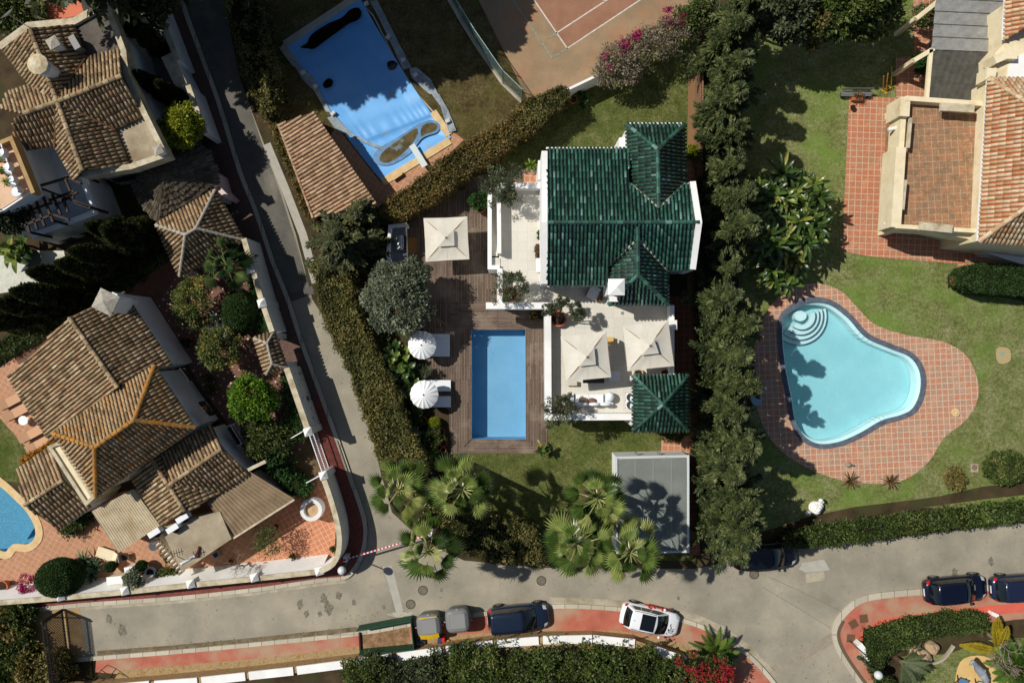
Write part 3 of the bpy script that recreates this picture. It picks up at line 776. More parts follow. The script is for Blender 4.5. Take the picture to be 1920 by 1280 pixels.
basin("swimming_pool", "corner of a blue mosaic pool with pale stone coping", pool_l, 1.2, -.12, m_poolteal, m_poolteal, m_water_blue, m_sandstone, .5, .06, steps_l)
# the covered pool: basin, sagging tarpaulin, turned-back hems and what holds them down
t = thing("swimming_pool", "neglected pool with sandstone edge under a sagging blue cover", "pool", W(700, 170))
mb = MB()
pts = [W(*p) for p in pool_t]
mb.ribbon(pts, .1, -1.3, .02, True)
mb.build("basin", m_patch, t)
mb = MB()
for a, b, q in (((844, 264), (718, 342), 0), ((534, 84), (668, -4), 1), ((528, 86), (556, 122), 1), ((812, 210), (842, 254), 0)):
 mb = MB(); mb.bar(W(*a) + Vector((0, 0, .04)), W(*b) + Vector((0, 0, .04)), .5, .09); mb.build("coping", m_patch if q else m_sandstone, t)
m_silt = mat_noise("silty_film", [(.35, (96, 128, 156)), (.65, (108, 158, 204))], 3, .35, 10, .3, 0, .4)
tp = thing("pool_cover", "sagging blue tarpaulin with dark puddles over the neglected pool", "pool cover", W(690, 170))
A, B, C_, D = W(536, 82), W(672, -8), W(846, 258), W(716, 340)
mid1, mid2 = W(782, 184), W(612, 214)
def tarp_fn(u, v):
 l = A.lerp(D, u) + Vector((.0, 0, 0)); r = B.lerp(C_, u)
 l = l + (mid2 - A.lerp(D, .5)) * (4 * u * (1 - u)) * .55
 r = r + (mid1 - B.lerp(C_, .5)) * (4 * u * (1 - u)) * .6
 p = l.lerp(r, v)
 edge = min(1, 6 * min(u, 1 - u, v, 1 - v))
 p.z = .08 - .3 * edge * (.5 + .3 * math.sin(6 * u + 1)) + .012 * math.sin(70 * v + 5 * math.sin(7 * v)) * max(0, 1 - abs(u - .70) * 9) + .012 * math.sin(55 * u)
 if .74 < u < .78: p.z -= .06
 return p
mb = MB()
mb.grid(tarp_fn, 90, 60)
mb.build("tarpaulin", m_tarp, tp, smooth=True)
def puddle(px, m, z=.03):
 mb = MB()
 mb.prism([W(*p) + Vector((0, 0, .095)) for p in px], .06)
 mb.build("puddle", m, tp)
puddle(smooth_line([(564, 90), (576, 82), (585, 66), (615, 46), (642, 34), (656, 20), (672, 16), (678, 26), (672, 38), (654, 46), (640, 56), (612, 76), (590, 92), (578, 92)], 4, True), m_puddle, -.02)
puddle(smooth_line([(727, 118), (738, 115), (746, 122), (738, 132), (728, 130)], 4, True), m_puddle, -.02)
puddle(smooth_line([(606, 158), (616, 148), (624, 152), (622, 162), (610, 166)], 4, True), m_puddle, -.02)
for px, z in (([(700, 300), (706, 284), (722, 272), (740, 262), (756, 252), (780, 236), (788, 232), (806, 226), (820, 230), (826, 240), (818, 250), (800, 256), (790, 262), (784, 270), (770, 288), (748, 303), (728, 311), (710, 309)], .094), ([(712, 300), (720, 284), (748, 263), (779, 242), (784, 250), (776, 266), (760, 284), (742, 299), (724, 306)], .1), ([(791, 238), (808, 231), (820, 236), (816, 246), (798, 252), (790, 256)], .1)):
 mb = MB(); mb.prism([W(*p) + Vector((0, 0, z)) for p in smooth_line(px, 4, True)], .06); mb.build("puddle", m_puddle2 if z > .095 else m_silt, tp)
for hem in ([(694, 4), (708, 2), (745, 76), (772, 128), (756, 132), (738, 92), (712, 38)], [(768, 130), (782, 128), (808, 150), (822, 178), (806, 178), (792, 166), (772, 146)], [(808, 176), (824, 178), (840, 206), (856, 246), (842, 250), (834, 226), (826, 200)], [(545, 112), (556, 116), (590, 148), (604, 180), (622, 212), (612, 210), (590, 172), (566, 148)], [(614, 222), (628, 218), (660, 250), (686, 264), (716, 276), (724, 284), (700, 276), (660, 256), (632, 246)]):
 mb = MB()
 c = sum((W(*p) for p in hem), Vector()) / len(hem)
 top = [W(*p) + Vector((0, 0, .13 + .05 * math.sin(i * 2.3))) for i, p in enumerate(hem)]
 mb.prism(top, .06)
 mb.build("hem", m_tarpgrey, tp)
for x, y, lab in ((688, 10, "pale block on the cover hem at the deep end corner"), (729, 72, "pale block halfway along the shaded cover hem"), (757, 115, "round pale weight on the cover hem beside a small puddle"), (780, 143, "pale weight on the widest fold of the cover hem"), (840, 229, "white block on the cover hem nearest the sunlit stone edge"), (570, 138, "pale block on the hem by the shaded hedge side"), (593, 164, "larger pale block on the hem by the shaded hedge side"), (626, 215, "pale block on the cover hem closest to the tiled shed roof")):
 mb = MB()
 mb.box(W(x, y) + Vector((0, 0, .24)), (.32, .24, .14), R(random.randint(20, 60)))
 mb.box(W(x, y) + Vector((0, 0, .325)), (.26, .18, .03), R(random.randint(20, 60)))
 tag(mb.build("cover_weight", mat_plain("pale_concrete_block", (200, 202, 198), .8)), lab, "weight", "weights holding down the pool cover")
t = thing("diving_board", "white diving board over the sandstone edge of the covered pool", "diving board", W(785, 292))
mb = MB(); mb.bar(W(772, 272, .45) , W(797, 312, .45), .42, .06); mb.build("board", mat_plain("faded_board", (206, 216, 214), .7), t)
mb = MB(); mb.bar(W(786, 294) + Vector((0, 0, .2)), W(794, 306) + Vector((0, 0, .2)), .34, .38); mb.build("stand", m_metal, t)
mb = MB(); mb.bar(W(735, 336, .3), W(753, 324, .3), .26, .08); mb.bar(W(738, 334) + Vector((0, 0, .13)), W(750, 326) + Vector((0, 0, .13)), .16, .26)
tag(mb.build("pool_bench", m_sandstone), "low stone bench on terracotta paving by the covered pool corner", "bench")
# ---------------------------------------------------------------- houses
def roof_plane(name, px, parent, mt, mp, spacing=.25, r=.095, tl=.42, nseg=5, thick=.12, step=.03, world_pts=None):
 """One slope: barrel tiles in rows down the fall of the plane, over a channel layer."""
 pts = world_pts or [W(*p) for p in px]
 n = Vector((0, 0, 0))
 for i in range(len(pts)):
  a, b = pts[i], pts[(i + 1) % len(pts)]
  n += Vector(((a.y - b.y) * (a.z + b.z), (a.z - b.z) * (a.x + b.x), (a.x - b.x) * (a.y + b.y)))
 n.normalize()
 if n.z < 0: n = -n
 c = sum(pts, Vector()) / len(pts)
 d = Vector((0, 0, -1)); d = (d - n * d.dot(n)).normalized()
 u = n.cross(d)
 Q = [((p - c).dot(u), (p - c).dot(d)) for p in pts]
 un, ux = min(q[0] for q in Q), max(q[0] for q in Q)
 mb = MB()
 sm_ = []
 k = max(1, int((ux - un) / spacing))
 sp = (ux - un) / k
 base = [c + u * a + d * b for a, b in Q]
 mb.prism(base, min(p.z for p in base) - thick, .5, 1) if False else None
 m = len(base)
 ar = sum(Q[i][0] * Q[(i + 1) % m][1] - Q[(i + 1) % m][0] * Q[i][1] for i in range(m))
 tri = tessellate_polygon([[Vector((q[0], q[1], 0)) for q in Q]])
 low = [p - Vector((0, 0, thick)) for p in base]
 fs = []
 for t in tri:
  A, B, C2 = (base[i] for i in t)
  fs.append(tuple(t) if (B - A).cross(C2 - A).z > 0 else tuple(t)[::-1])
 sides = [(i, m + i, m + (i + 1) % m, (i + 1) % m) for i in range(m)]
 if ar > 0: sides = [s[::-1] for s in sides]
 mb.add(base + low, fs + sides + [tuple(m + i for i in f)[::-1] for f in fs], None, 1)
 for i in range(k):
  x = un + (i + .5) * sp
  cuts = []
  for j in range(m):
   (a0, b0), (a1, b1) = Q[j], Q[(j + 1) % m]
   if (a0 <= x < a1) or (a1 <= x < a0): cuts.append(b0 + (b1 - b0) * (x - a0) / (a1 - a0))
  cuts.sort()
  for v0, v1 in zip(cuts[::2], cuts[1::2]):
   if v1 - v0 < .08: continue
   v = v1 + .05
   jx = random.uniform(-.012, .012)
   while v > v0 + .02:
    e = max(v0, v - tl)
    rr = r * random.uniform(.94, 1.06)
    jj = jx + random.uniform(-.012, .012)
    vs = []
    for (vv, lift, q) in ((v, step, 1.0), (e, 0.0, .9)):
     for g in range(nseg + 1):
      th = math.pi * g / nseg
      vs.append(c + u * (x + jj + rr * q * math.cos(th)) + d * vv + n * (lift + rr * q * .95 * math.sin(th)))
    g1 = nseg + 1
    mb.add(vs, [(g, g + 1, g1 + g + 1, g1 + g) for g in range(nseg)] + [tuple(range(g1))[::-1]], random.random(), 0); sm_ += [True] * nseg + [False]
    v -= tl * random.uniform(.97, 1.03)
 o = mb.build(name, [mt, mp], parent)
 o.data.polygons.foreach_set("use_smooth", [False] * (len(mb.f) - len(sm_)) + sm_)
 return o

def ridge_caps(px, parent, mat, r=.13, name="ridge_tile", tl=.4):
 for p, q in px:
  mb = MB()
  a, b = W(*p), W(*q)
  d = b - a
  L = d.length
  if L < .1: continue
  d.normalize()
  s = d.cross(Vector((0, 0, 1))).normalized()
  up = s.cross(d)
  k = max(1, int(L / tl))
  for i in range(k):
   t0, t1 = L * i / k, L * (i + 1) / k + .03
   vs = []
   for tt, lift, q2 in ((t0, .0, .9), (t1, .03, 1.05)):
    for g in range(6):
     th = math.pi * g / 5
     vs.append(a + d * tt + s * (r * q2 * math.cos(th)) + up * (lift + .02 + r * q2 * math.sin(th)))
   mb.add(vs, [(g, g + 1, 7 + g, 6 + g)[::-1] for g in range(5)] + [tuple(range(6, 12))], random.random())
  mb.build(name, mat, parent)

def wall_block(px, h, parent, mat, name="wall", z0=0.0, inset=0.0):
 pts = [W(p[0], p[1], p[2] if len(p) > 2 else h) for p in px]
 if inset:
  c = sum(pts, Vector()) / len(pts)
  for p in pts:
   v = Vector((p.x - c.x, p.y - c.y, 0))
   p -= v.normalized() * inset
 mb = MB()
 mb.prism(pts, z0)
 return mb.build(name, mat, parent)

def grille(a, b, z0, z1, parent, nrm, name="window", bow=.0):
 """Barred window on a wall from ground point a to b."""
 a, b = Vector((a[0], a[1], 0)), Vector((b[0], b[1], 0))
 nrm = Vector((nrm[0], nrm[1], 0)).normalized()
 mb = MB()
 mb.add([a + nrm * .02 + Vector((0, 0, z0)), b + nrm * .02 + Vector((0, 0, z0)), b + nrm * .02 + Vector((0, 0, z1)), a + nrm * .02 + Vector((0, 0, z1))], [(0, 1, 2, 3)], .5)
 w = mb.build(name, m_window, parent)
 mb = MB()
 L = (b - a).length
 k = max(3, int(L / .14))
 for i in range(k + 1):
  p = a.lerp(b, i / k) + nrm * (.1 + bow)
  mb.bar(p + Vector((0, 0, z0 - .1)), p + Vector((0, 0, z1 + .1)), .025, .025)
 for z in (z0 - .08, (z0 + z1) / 2, z1 + .08):
  mb.bar(a + nrm * (.1 + bow) + Vector((0, 0, z)), b + nrm * (.1 + bow) + Vector((0, 0, z)), .03, .03)
  for p in (a, b): mb.bar(p + Vector((0, 0, z)), p + nrm * (.1 + bow) + Vector((0, 0, z)), .03, .03)
 mb.build("bars", m_whitemetal if bow else m_iron, w)
 return w

def chimney(parent, x, y, ztop, zbase, w, mats=None, cap=True, rz=0, name="chimney"):
 p = W(x, y, ztop)
 mb = MB()
 mb.box((p.x, p.y, (ztop - .25 + zbase) / 2), (w, w, ztop - .25 - zbase), rz)
 for a, b in ((-1, -1), (1, -1), (1, 1), (-1, 1)):
  v = Matrix.Rotation(rz, 3, 'Z') @ Vector((a * w * .38, b * w * .38, 0))
  mb.box((p.x + v.x, p.y + v.y, ztop - .14), (.1, .1, .22), rz)
 o = mb.build(name, m_white, parent)
 if cap:
  mb = MB()
  m = Matrix.Rotation(rz, 3, 'Z')
  q = [m @ Vector((a * w * .68, b * w * .68, 0)) + Vector((p.x, p.y, ztop)) for a, b in ((-1, -1), (1, -1), (1, 1), (-1, 1))]
  mb.add([v - Vector((0, 0, .06)) for v in q] + q + [Vector((p.x, p.y, ztop + w * .34))], [(3, 2, 1, 0), (0, 1, 5, 4), (1, 2, 6, 5), (2, 3, 7, 6), (3, 0, 4, 7), (4, 5, 8), (5, 6, 8), (6, 7, 8), (7, 4, 8)])
  mb.build("chimney_cap", m_mortar if name == "chimney" else m_white, o)
 return o

# ---- the villa with green glazed roofs
villa = thing("villa", "white villa with glossy green glazed tile roofs and roof terraces", "house", W(1140, 480))
wall_block([(1020, 290), (1175, 285), (1175, 240), (1282, 240), (1282, 345), (1300, 345), (1304, 500), (1252, 505), (1252, 565), (1146, 565), (1144, 532), (1022, 532)], 5.3, villa, m_white)
wall_block([(936, 350, 2.9), (1022, 350, 2.9), (1022, 532, 2.9), (1255, 532, 2.9), (1257, 705, 2.9), (1192, 705, 2.9), (1192, 782, 2.9), (1030, 782, 2.9), (1028, 574, 2.9), (936, 574, 2.9)], 2.9, villa, m_white)
mb = MB()
mb.prism([W(x, y, 3.0) for x, y in [(939, 353), (1022, 353), (1022, 530), (1146, 530), (1146, 560), (1254, 560), (1254, 703), (1190, 703), (1190, 780), (1033, 780), (1031, 572), (939, 572)]], 2.904)
mb.build("terrace", m_terrace, villa)
def parapet(px, h=3.9, w=.36, z0=2.7, name="parapet", mat=None):
 mb = MB()
 mb.ribbon([W(x, y, h) for x, y in px], w, z0, h)
 return mb.build(name, mat or m_white, villa)
parapet([(937, 348), (1020, 348)], 3.9)
parapet([(935, 346), (936, 475)], 3.9, .26)
parapet([(918, 352), (918, 501), (937, 501)], 3.3, .26, 0)
parapet([(937, 503), (937, 572)], 3.9, .34, 0)
parapet([(911, 573), (1034, 573)], 4.0, .42, 2.6)
parapet([(1027, 580), (1028, 782), (1190, 781)], 3.9, .42)
parapet([(1260, 572), (1260, 702)], 3.9, .3)
parapet([(1262, 600), (1262, 618)], 4.4, .5, 2.8, "chimney_stack")
mb = MB()
nst = 15
for i in range(nst):
 y0, y1 = 372 + i * 7.4, 372 + (i + 1) * 7.4
 z = 1.9 + (i + 1) * 1.05 / nst
 a, b, c, d = W(920, y0, 2), W(934, y0, 2), W(934, y1, 2), W(920, y1, 2)
 mb.prism([Vector((p.x, p.y, z)) for p in (a, b, c, d)], 0)
a, b, c, d = W(920, 483, 3), W(938, 483, 3), W(938, 498, 3), W(920, 498, 3)
mb.prism([Vector((p.x, p.y, 2.99)) for p in (a, b, c, d)], 0)
mb.build("stairs", m_terrace, villa)
EH, RH = 5.6, 7.1
roof_plane("roof", [(1024, 417, RH), (1310, 417, RH), (1300, 345, 6.36), (1283, 345, 6.36), (1235, 390, 6.88), (1180, 345, 6.36), (1178, 279, EH), (1026, 279, EH)], villa, m_green, m_greenpan, .225, .079, step=.055)
roof_plane("roof", [(1024, 417, RH), (1310, 417, RH), (1302, 505, 6.05), (1252, 506, 6.05), (1196, 447, 6.8), (1142, 498, 6.12), (1142, 535, 5.65), (1026, 535, 5.65)], villa, m_green, m_greenpan, .225, .079, step=.055)
ridge_caps([((1024, 417, RH), (1310, 417, RH))], villa, m_green)
# rear hipped wing
roof_plane("roof", [(1174, 233, EH), (1284, 233, EH), (1233, 280, 6.8)], villa, m_green, m_greenpan, .225, .079, step=.055)
roof_plane("roof", [(1174, 233, EH), (1233, 280, 6.8), (1235, 390, 6.85), (1178, 343, EH)], villa, m_green, m_greenpan, .225, .079, step=.055)
roof_plane("roof", [(1284, 233, EH), (1286, 343, EH), (1235, 390, 6.85), (1233, 280, 6.8)], villa, m_green, m_greenpan, .225, .079, step=.055)
ridge_caps([((1174, 233, EH), (1233, 280, 6.8)), ((1284, 233, EH), (1233, 280, 6.8)), ((1233, 280, 6.8), (1235, 390, 6.85))], villa, m_green)
# front hipped wing
FE = 5.7
roof_plane("roof", [(1196, 515, 6.7), (1252, 571, FE), (1142, 571, FE)], villa, m_green, m_greenpan, .225, .079, step=.055)
roof_plane("roof", [(1196, 447, 6.78), (1196, 515, 6.7), (1142, 571, FE), (1142, 498, FE)], villa, m_green, m_greenpan, .225, .079, step=.055)
roof_plane("roof", [(1196, 447, 6.78), (1252, 507, FE), (1252, 571, FE), (1196, 515, 6.7)], villa, m_green, m_greenpan, .225, .079, step=.055)
ridge_caps([((1196, 425, 7.05), (1196, 515, 6.7)), ((1196, 515, 6.7), (1252, 571, FE)), ((1196, 515, 6.7), (1142, 571, FE))], villa, m_green)
for p, q in (((1196, 447, 6.82), (1142, 498, 5.95)), ((1196, 447, 6.82), (1252, 507, 5.95)), ((1235, 390, 6.9), (1180, 343, 6.1)), ((1235, 390, 6.9), (1285, 344, 6.1))):
 mb = MB(); mb.bar(W(*p), W(*q), .1, .1); mb.build("valley_flashing", m_mortar, villa)
for x0, hs in ((1021, 1), (1311, 1)):
 xe = 1021 if x0 == 1021 else 1299
 pts = [W(xe, 283 if x0 == 1021 else 340, EH + .15 if x0 == 1021 else 6.5), W(x0, 417, RH + .15), W(xe, 532 if x0 == 1021 else 505, 5.8 if x0 == 1021 else 6.2)]
 mb = MB()
 mb.ribbon(pts, .36, 2.9, [p.z for p in pts])
 mb.build("gable_parapet", m_white, villa)
mb = MB()
mb.prism([W(x, y, 4.6) for x, y in [(1161, 258), (1175, 258), (1175, 276), (1161, 276)]], 0); mb.prism([W(x, y, 3.4) for x, y in [(1009, 301), (1019, 301), (1019, 348), (1009, 348)]], 0)
mb.build("wall_pier", m_white, villa)
chimney(villa, 1156, 538, 7.2, 3.0, .72, name="white_chimney")
mb = MB(); mb.box(W(1151, 560, 6.3) + Vector((0, 0, -.3)), (.5, .35, .6)); mb.build("vent_box", m_white, villa)
for a, b, y in ((1146, 1252, 572), (1026, 1142, 536), (1174, 1284, 232), (1024, 1176, 278)):
 mb = MB(); mb.bar(W(a, y, 5.5), W(b, y, 5.5), .11, .09); mb.build("gutter", m_white, villa)
# glazed doors towards the terraces
for a, b in (((1040, 531), (1075, 531)), ((1090, 531), (1130, 531))):
 p, q = W(a[0], a[1], 5.3), W(b[0], b[1], 5.3)
 mb = MB(); mb.box(((p.x + q.x) / 2, p.y - .03, 4.05), (q.x - p.x, .06, 2.0)); o = mb.build("door", m_window, villa)
 mb = MB()
 for xx in (p.x, (p.x + q.x) / 2, q.x): mb.box((xx, p.y - .07, 4.05), (.07, .05, 2.1))
 mb.build("frame", m_white, o)
# ---- garden pavilion with a green pyramid roof on the terrace corner
pav = thing("pavilion", "square pavilion with green glazed pyramid roof on the terrace corner", "pavilion", W(1238, 755, 3.0))
c4 = [(1187, 703, 5.7), (1291, 703, 5.7), (1291, 808, 5.7), (1187, 808, 5.7)]
ap = (1243, 758, 6.85)
for i in range(4): roof_plane("roof", [c4[i], c4[(i + 1) % 4], ap], pav, m_green, m_greenpan, .225, .079, step=.055)
ridge_caps([(c, ap) for c in c4], pav, m_green, .11)
for x, y in ((1196, 712), (1282, 712), (1282, 799), (1196, 799)):
 p = W(x, y, 5.6)
 mb = MB(); mb.box((p.x, p.y, 2.75), (.3, .3, 5.5)); mb.build("column", m_white, pav)
wall_block([(1194, 710, 3.02), (1262, 710, 3.02), (1262, 800, 3.02), (1194, 800, 3.02)], 3.02, pav, m_terrace, "floor_slab", 2.8)
# ---- garage
gar = thing("garage", "flat grey roofed white garage box beside the palms", "garage", W(1220, 945))
gp = [(1156, 857), (1291, 854), (1291, 1034), (1157, 1036)]
wall_block(gp, 2.40, gar, m_white)
mb = MB(); mb.prism([W(x, y, 2.43) for x, y in [(1159, 860), (1288, 857), (1288, 1031), (1160, 1033)]], 2.404); mb.build("roof", m_garage, gar)
mb = MB(); mb.ribbon([W(x, y, 2.5) for x, y in gp], .1, 2.40, 2.5, True); mb.build("roof_rim", mat_plain("pale_rim", (196, 204, 204), .6), gar)
for x in (1195, 1238):
 mb = MB(); mb.box(W(x, 853, 2.3) + Vector((0, .06, -.5)), (.2, .14, .18)); mb.build("wall_lamp", m_metal, gar)
mb = MB()
for i in range(1, 4):
 x = 1157 + i * 34
 mb.bar(W(x, 860, 2.44), W(x, 1030, 2.44), .07, .012)
mb.build("roof_seam", mat_plain("seam", (130, 136, 130), .8), gar)
p, q = W(1168, 1036, 2.4), W(1280, 1034, 2.4)
mb = MB(); mb.box(((p.x + q.x) / 2, p.y - .04, 1.05), (q.x - p.x, .06, 2.1)); o = mb.build("garage_door", m_white, gar)
# ---- tiled shed by the covered pool
shed = thing("pool_shed", "low shed with one brown clay tile slope by the covered pool", "shed", W(615, 305))
sp_ = [(523, 233, 2.5), (587, 208, 3.0), (706, 372, 3.0), (700, 385, 2.95), (588, 404, 2.5)]
roof_plane("roof", [(523, 233, 2.45), (588, 209, 3.05), (708, 382, 3.05), (588, 408, 2.45)], shed, m_tilenew, m_tilepan, .235)
wall_block([(530, 235, 2.35), (588, 213, 2.35), (700, 380, 2.35), (590, 400, 2.35)], 2.35, shed, m_cream)
ridge_caps([((522, 233, 2.45), (587, 408, 2.45))], shed, m_tilenew, .09, "verge_tile")

# ---- large old house at the crossroads (lichen on its highest roof)
hb = thing("house", "rambling white house with weathered clay roofs and orange lichen", "house", W(230, 780))
wall_block([(28, 705), (135, 598), (238, 552), (322, 682), (285, 695), (105, 818), (92, 822)], 3.35, hb, m_white)
roof_plane("roof", [(130, 595, 5.2), (221, 726, 5.2), (105, 812, 3.7), (95, 827, 3.5), (14, 707, 3.5)], hb, m_tile, m_tilepan, .24, .092)
roof_plane("roof", [(130, 595, 5.2), (232, 546, 3.7), (323, 684, 3.7), (290, 690, 4.1), (221, 726, 5.2)], hb, m_tile, m_tilepan, .24, .092)
ridge_caps([((130, 595, 5.25), (221, 726, 5.25))], hb, m_tile, .14)
wall_block([(112, 815), (288, 697), (360, 799), (182, 922)], 4.5, hb, m_white)
LR, LE = 6.6, 4.9
roof_plane("roof", [(100, 812, LE), (290, 685, LE), (252, 787, LR), (178, 838, LR)], hb, m_lichen, m_tilepan, .24, .092)
roof_plane("roof", [(290, 685, LE), (366, 801, LE), (252, 787, LR)], hb, m_lichen, m_tilepan, .24, .092)
roof_plane("roof", [(366, 801, LE), (180, 931, LE), (178, 838, LR), (252, 787, LR)], hb, m_lichen, m_tilepan, .24, .092)
roof_plane("roof", [(180, 931, LE), (100, 812, LE), (178, 838, LR)], hb, m_lichen, m_tilepan, .24, .092)
ridge_caps([((178, 838, LR), (252, 787, LR)), ((290, 685, LE), (252, 787, LR)), ((366, 801, LE), (252, 787, LR)), ((180, 931, LE), (178, 838, LR)), ((100, 812, LE), (178, 838, LR))], hb, mat_attr("lichen_ridge", [(0, (150, 118, 74)), (1, (186, 138, 72))], (5, .5), .85, .2, moss=(3, .46, .6, (192, 124, 36), .8)), .14)
wall_block([(92, 836), (112, 826), (176, 932), (160, 948)], 3.6, hb, m_cream, "flat_roof")
mb = MB(); mb.ribbon([W(x, y, 3.75) for x, y in [(93, 838), (111, 830), (174, 932), (161, 944)]], .22, 3.5, 3.75, True); mb.build("parapet", m_coping, hb)
wall_block([(38, 886), (92, 842), (170, 945), (110, 988)], 2.7, hb, m_white)
roof_plane("roof", [(30, 882, 2.85), (94, 838, 2.85), (118, 900, 3.7), (46, 947, 3.7)], hb, m_tile, m_tilepan, .25)
roof_plane("roof", [(46, 947, 3.7), (118, 900, 3.7), (171, 950, 2.85), (110, 993, 2.85)], hb, m_tile, m_tilepan, .25)
ridge_caps([((46, 947, 3.72), (118, 900, 3.72))], hb, m_tile)
# lower cross-gabled block
wall_block([(250, 895), (290, 865), (392, 803), (456, 886), (413, 918), (350, 955), (308, 978)], 2.8, hb, m_white)
J = (317, 909, 3.7)
roof_plane("roof", [(416, 841, 3.7), (396, 795, 2.95), (300, 856, 2.95), J], hb, m_tile, m_tilepan, .25)
roof_plane("roof", [(416, 841, 3.7), (467, 888, 2.85), (415, 922, 2.85), J], hb, m_tile, m_tilepan, .25)
roof_plane("roof", [J, (415, 922, 2.85), (352, 960, 3.55), (347, 957, 3.7)], hb, m_tile, m_tilepan, .25)
roof_plane("roof", [(285, 862, 3.7), J, (347, 957, 3.7), (306, 986, 2.85), (246, 895, 2.85)], hb, m_tile, m_tilepan, .25)
roof_plane("roof", [(285, 862, 3.7), (300, 856, 3.1), J], hb, m_tile, m_tilepan, .25)
ridge_caps([((416, 841, 3.72), J), ((285, 862, 3.72), (347, 957, 3.72))], hb, m_tile)
# flat concrete roof and cement-sheet lean-tos
wall_block([(302, 990), (410, 960), (432, 1010), (342, 1070)], 2.6, hb, m_cream, "flat_roof_wall")
mb = MB(); mb.prism([W(x, y, 2.68) for x, y in [(300, 988), (412, 958), (434, 1010), (341, 1072)]], 2.604); mb.build("flat_roof", m_flat, hb)
def corrugated(px, parent, mat, pitch=.18, amp=.035, name="sheet_roof", along=0):
 """px: four corners, the folds run from corners 0-1 to corners 3-2."""
 a, b, c, d = [W(*p) for p in px]
 L = (b - a).length
 n = max(4, int(L / pitch)) * 6
 mb = MB()
 mb.grid(lambda u, v: a.lerp(b, u).lerp(d.lerp(c, u), v) + Vector((0, 0, amp * math.cos(2 * math.pi * u * n / 6))), n, 6)
 return mb.build(name, mat, parent, smooth=True)
corrugated([(300, 985, 2.75), (222, 1036, 2.6), (172, 958, 2.75), (250, 916, 2.95)], hb, m_corr, .16, .025)
wall_block([(180, 960, 2.5), (248, 922, 2.5), (292, 982, 2.5), (224, 1026, 2.5)], 2.5, hb, m_cream)
corrugated([(465, 882, 2.9), (550, 934, 2.5), (437, 1007, 2.5), (388, 941, 2.8)][:0] or [(388, 941, 2.75), (466, 882, 2.75), (551, 934, 2.45), (437, 1007, 2.45)], hb, m_corr2, .2, .035)
wall_block([(396, 944, 2.3), (466, 890, 2.3), (540, 934, 2.3), (438, 998, 2.3)], 2.3, hb, m_cream)
mb = MB(); mb.bar(W(466, 880, 2.95), W(499, 864, 2.95), .22, .3); mb.build("wall_coping", m_coping, hb)
mb = MB(); mb.bar(W(437, 1009, 2.5), W(552, 936, 2.5), .12, .1); mb.build("gutter", m_coping, hb)
chimney(hb, 198, 566, 6.2, 3.2, .95, rz=R(-26))
mb = MB(); mb.box(W(218, 562, 5.2) + Vector((0, 0, -.5)), (.8, .7, 1.2), R(-26)); mb.build("chimney_shoulder", m_white, hb)
ng = (math.cos(R(32)), math.sin(R(32)))
for a, b, h, z0, z1, bow in (((326, 693), (342, 716), 4.5, 2.6, 3.7, .0), ((360, 757), (382, 783), 4.5, 2.6, 3.9, .0), ((418, 803), (440, 838), 2.3, .8, 1.8, .25)):
 grille(W(a[0], a[1], h) + Vector((*ng, 0)) * .02, W(b[0], b[1], h) + Vector((*ng, 0)) * .02, z0, z1, hb, ng, bow=bow)
# things lying on the flat roof
t = thing("television_aerial", "dark television aerial on the flat concrete roof of the rambling house", "aerial", W(347, 1032, 2.7))
mb = MB(); p = W(347, 1032, 2.7); mb.bar(p + Vector((0, -.6, 0)), p + Vector((.05, .0, 1.3)), .04, .04); mb.build("mast", m_iron, t)
mb = MB(); mb.bar(p + Vector((-.35, .1, 1.2)), p + Vector((.4, .3, 1.2)), .04, .04)
for i in range(5): mb.bar(p + Vector((-.3 + i * .16, -.1 + i * .04, 1.2)), p + Vector((-.4 + i * .16, .32 + i * .04, 1.2)), .03, .03)
mb.build("antenna", m_iron, t)
mb = MB(); mb.bar(W(338, 1057, 2.74), W(366, 1041, 2.74), .12, .08); mb.bar(W(340, 1055, 2.8), W(364, 1041, 2.8), .04, .03); tag(mb.build("gutter_length", m_whitemetal), "loose white gutter length lying on the flat concrete roof", "gutter")
mb = MB(); mb.bar(W(369, 1045, 2.76), W(373, 1024, 2.76), .1, .1); mb.bar(W(369.5, 1043, 2.84), W(372.5, 1026, 2.84), .05, .05); tag(mb.build("steel_beam", mat_noise("rusty_steel", [(.3, (104, 52, 38)), (.7, (140, 74, 52))], 8, .85)), "rusty steel beam lying on the flat concrete roof", "beam")
for x, y, lab in ((349, 967, "white wall unit of the air conditioner on the roof edge above the concrete"), (331, 986, "second white air conditioner box at the edge of the flat concrete roof"), (297, 994, "white air conditioner box between sheet roof and flat roof")):
 t = thing("air_conditioner", lab, "air conditioner", W(x, y, 2.6), R(32), "air conditioner boxes on the rambling house")
 mb = MB(); mb.box((0, 0, .36), (.8, .34, .6)); mb.box((0, 0, .67), (.82, .36, .02)); mb.build("casing", m_whitemetal, t, False)
 mb = MB(); mb.lathe((0, -.18, .36), [(.22, 0), (.22, .01), (0, .01)], 16); mb.box((0, -.175, .36), (.46, .02, .46)); mb.build("fan_grille", m_iron, t, False)

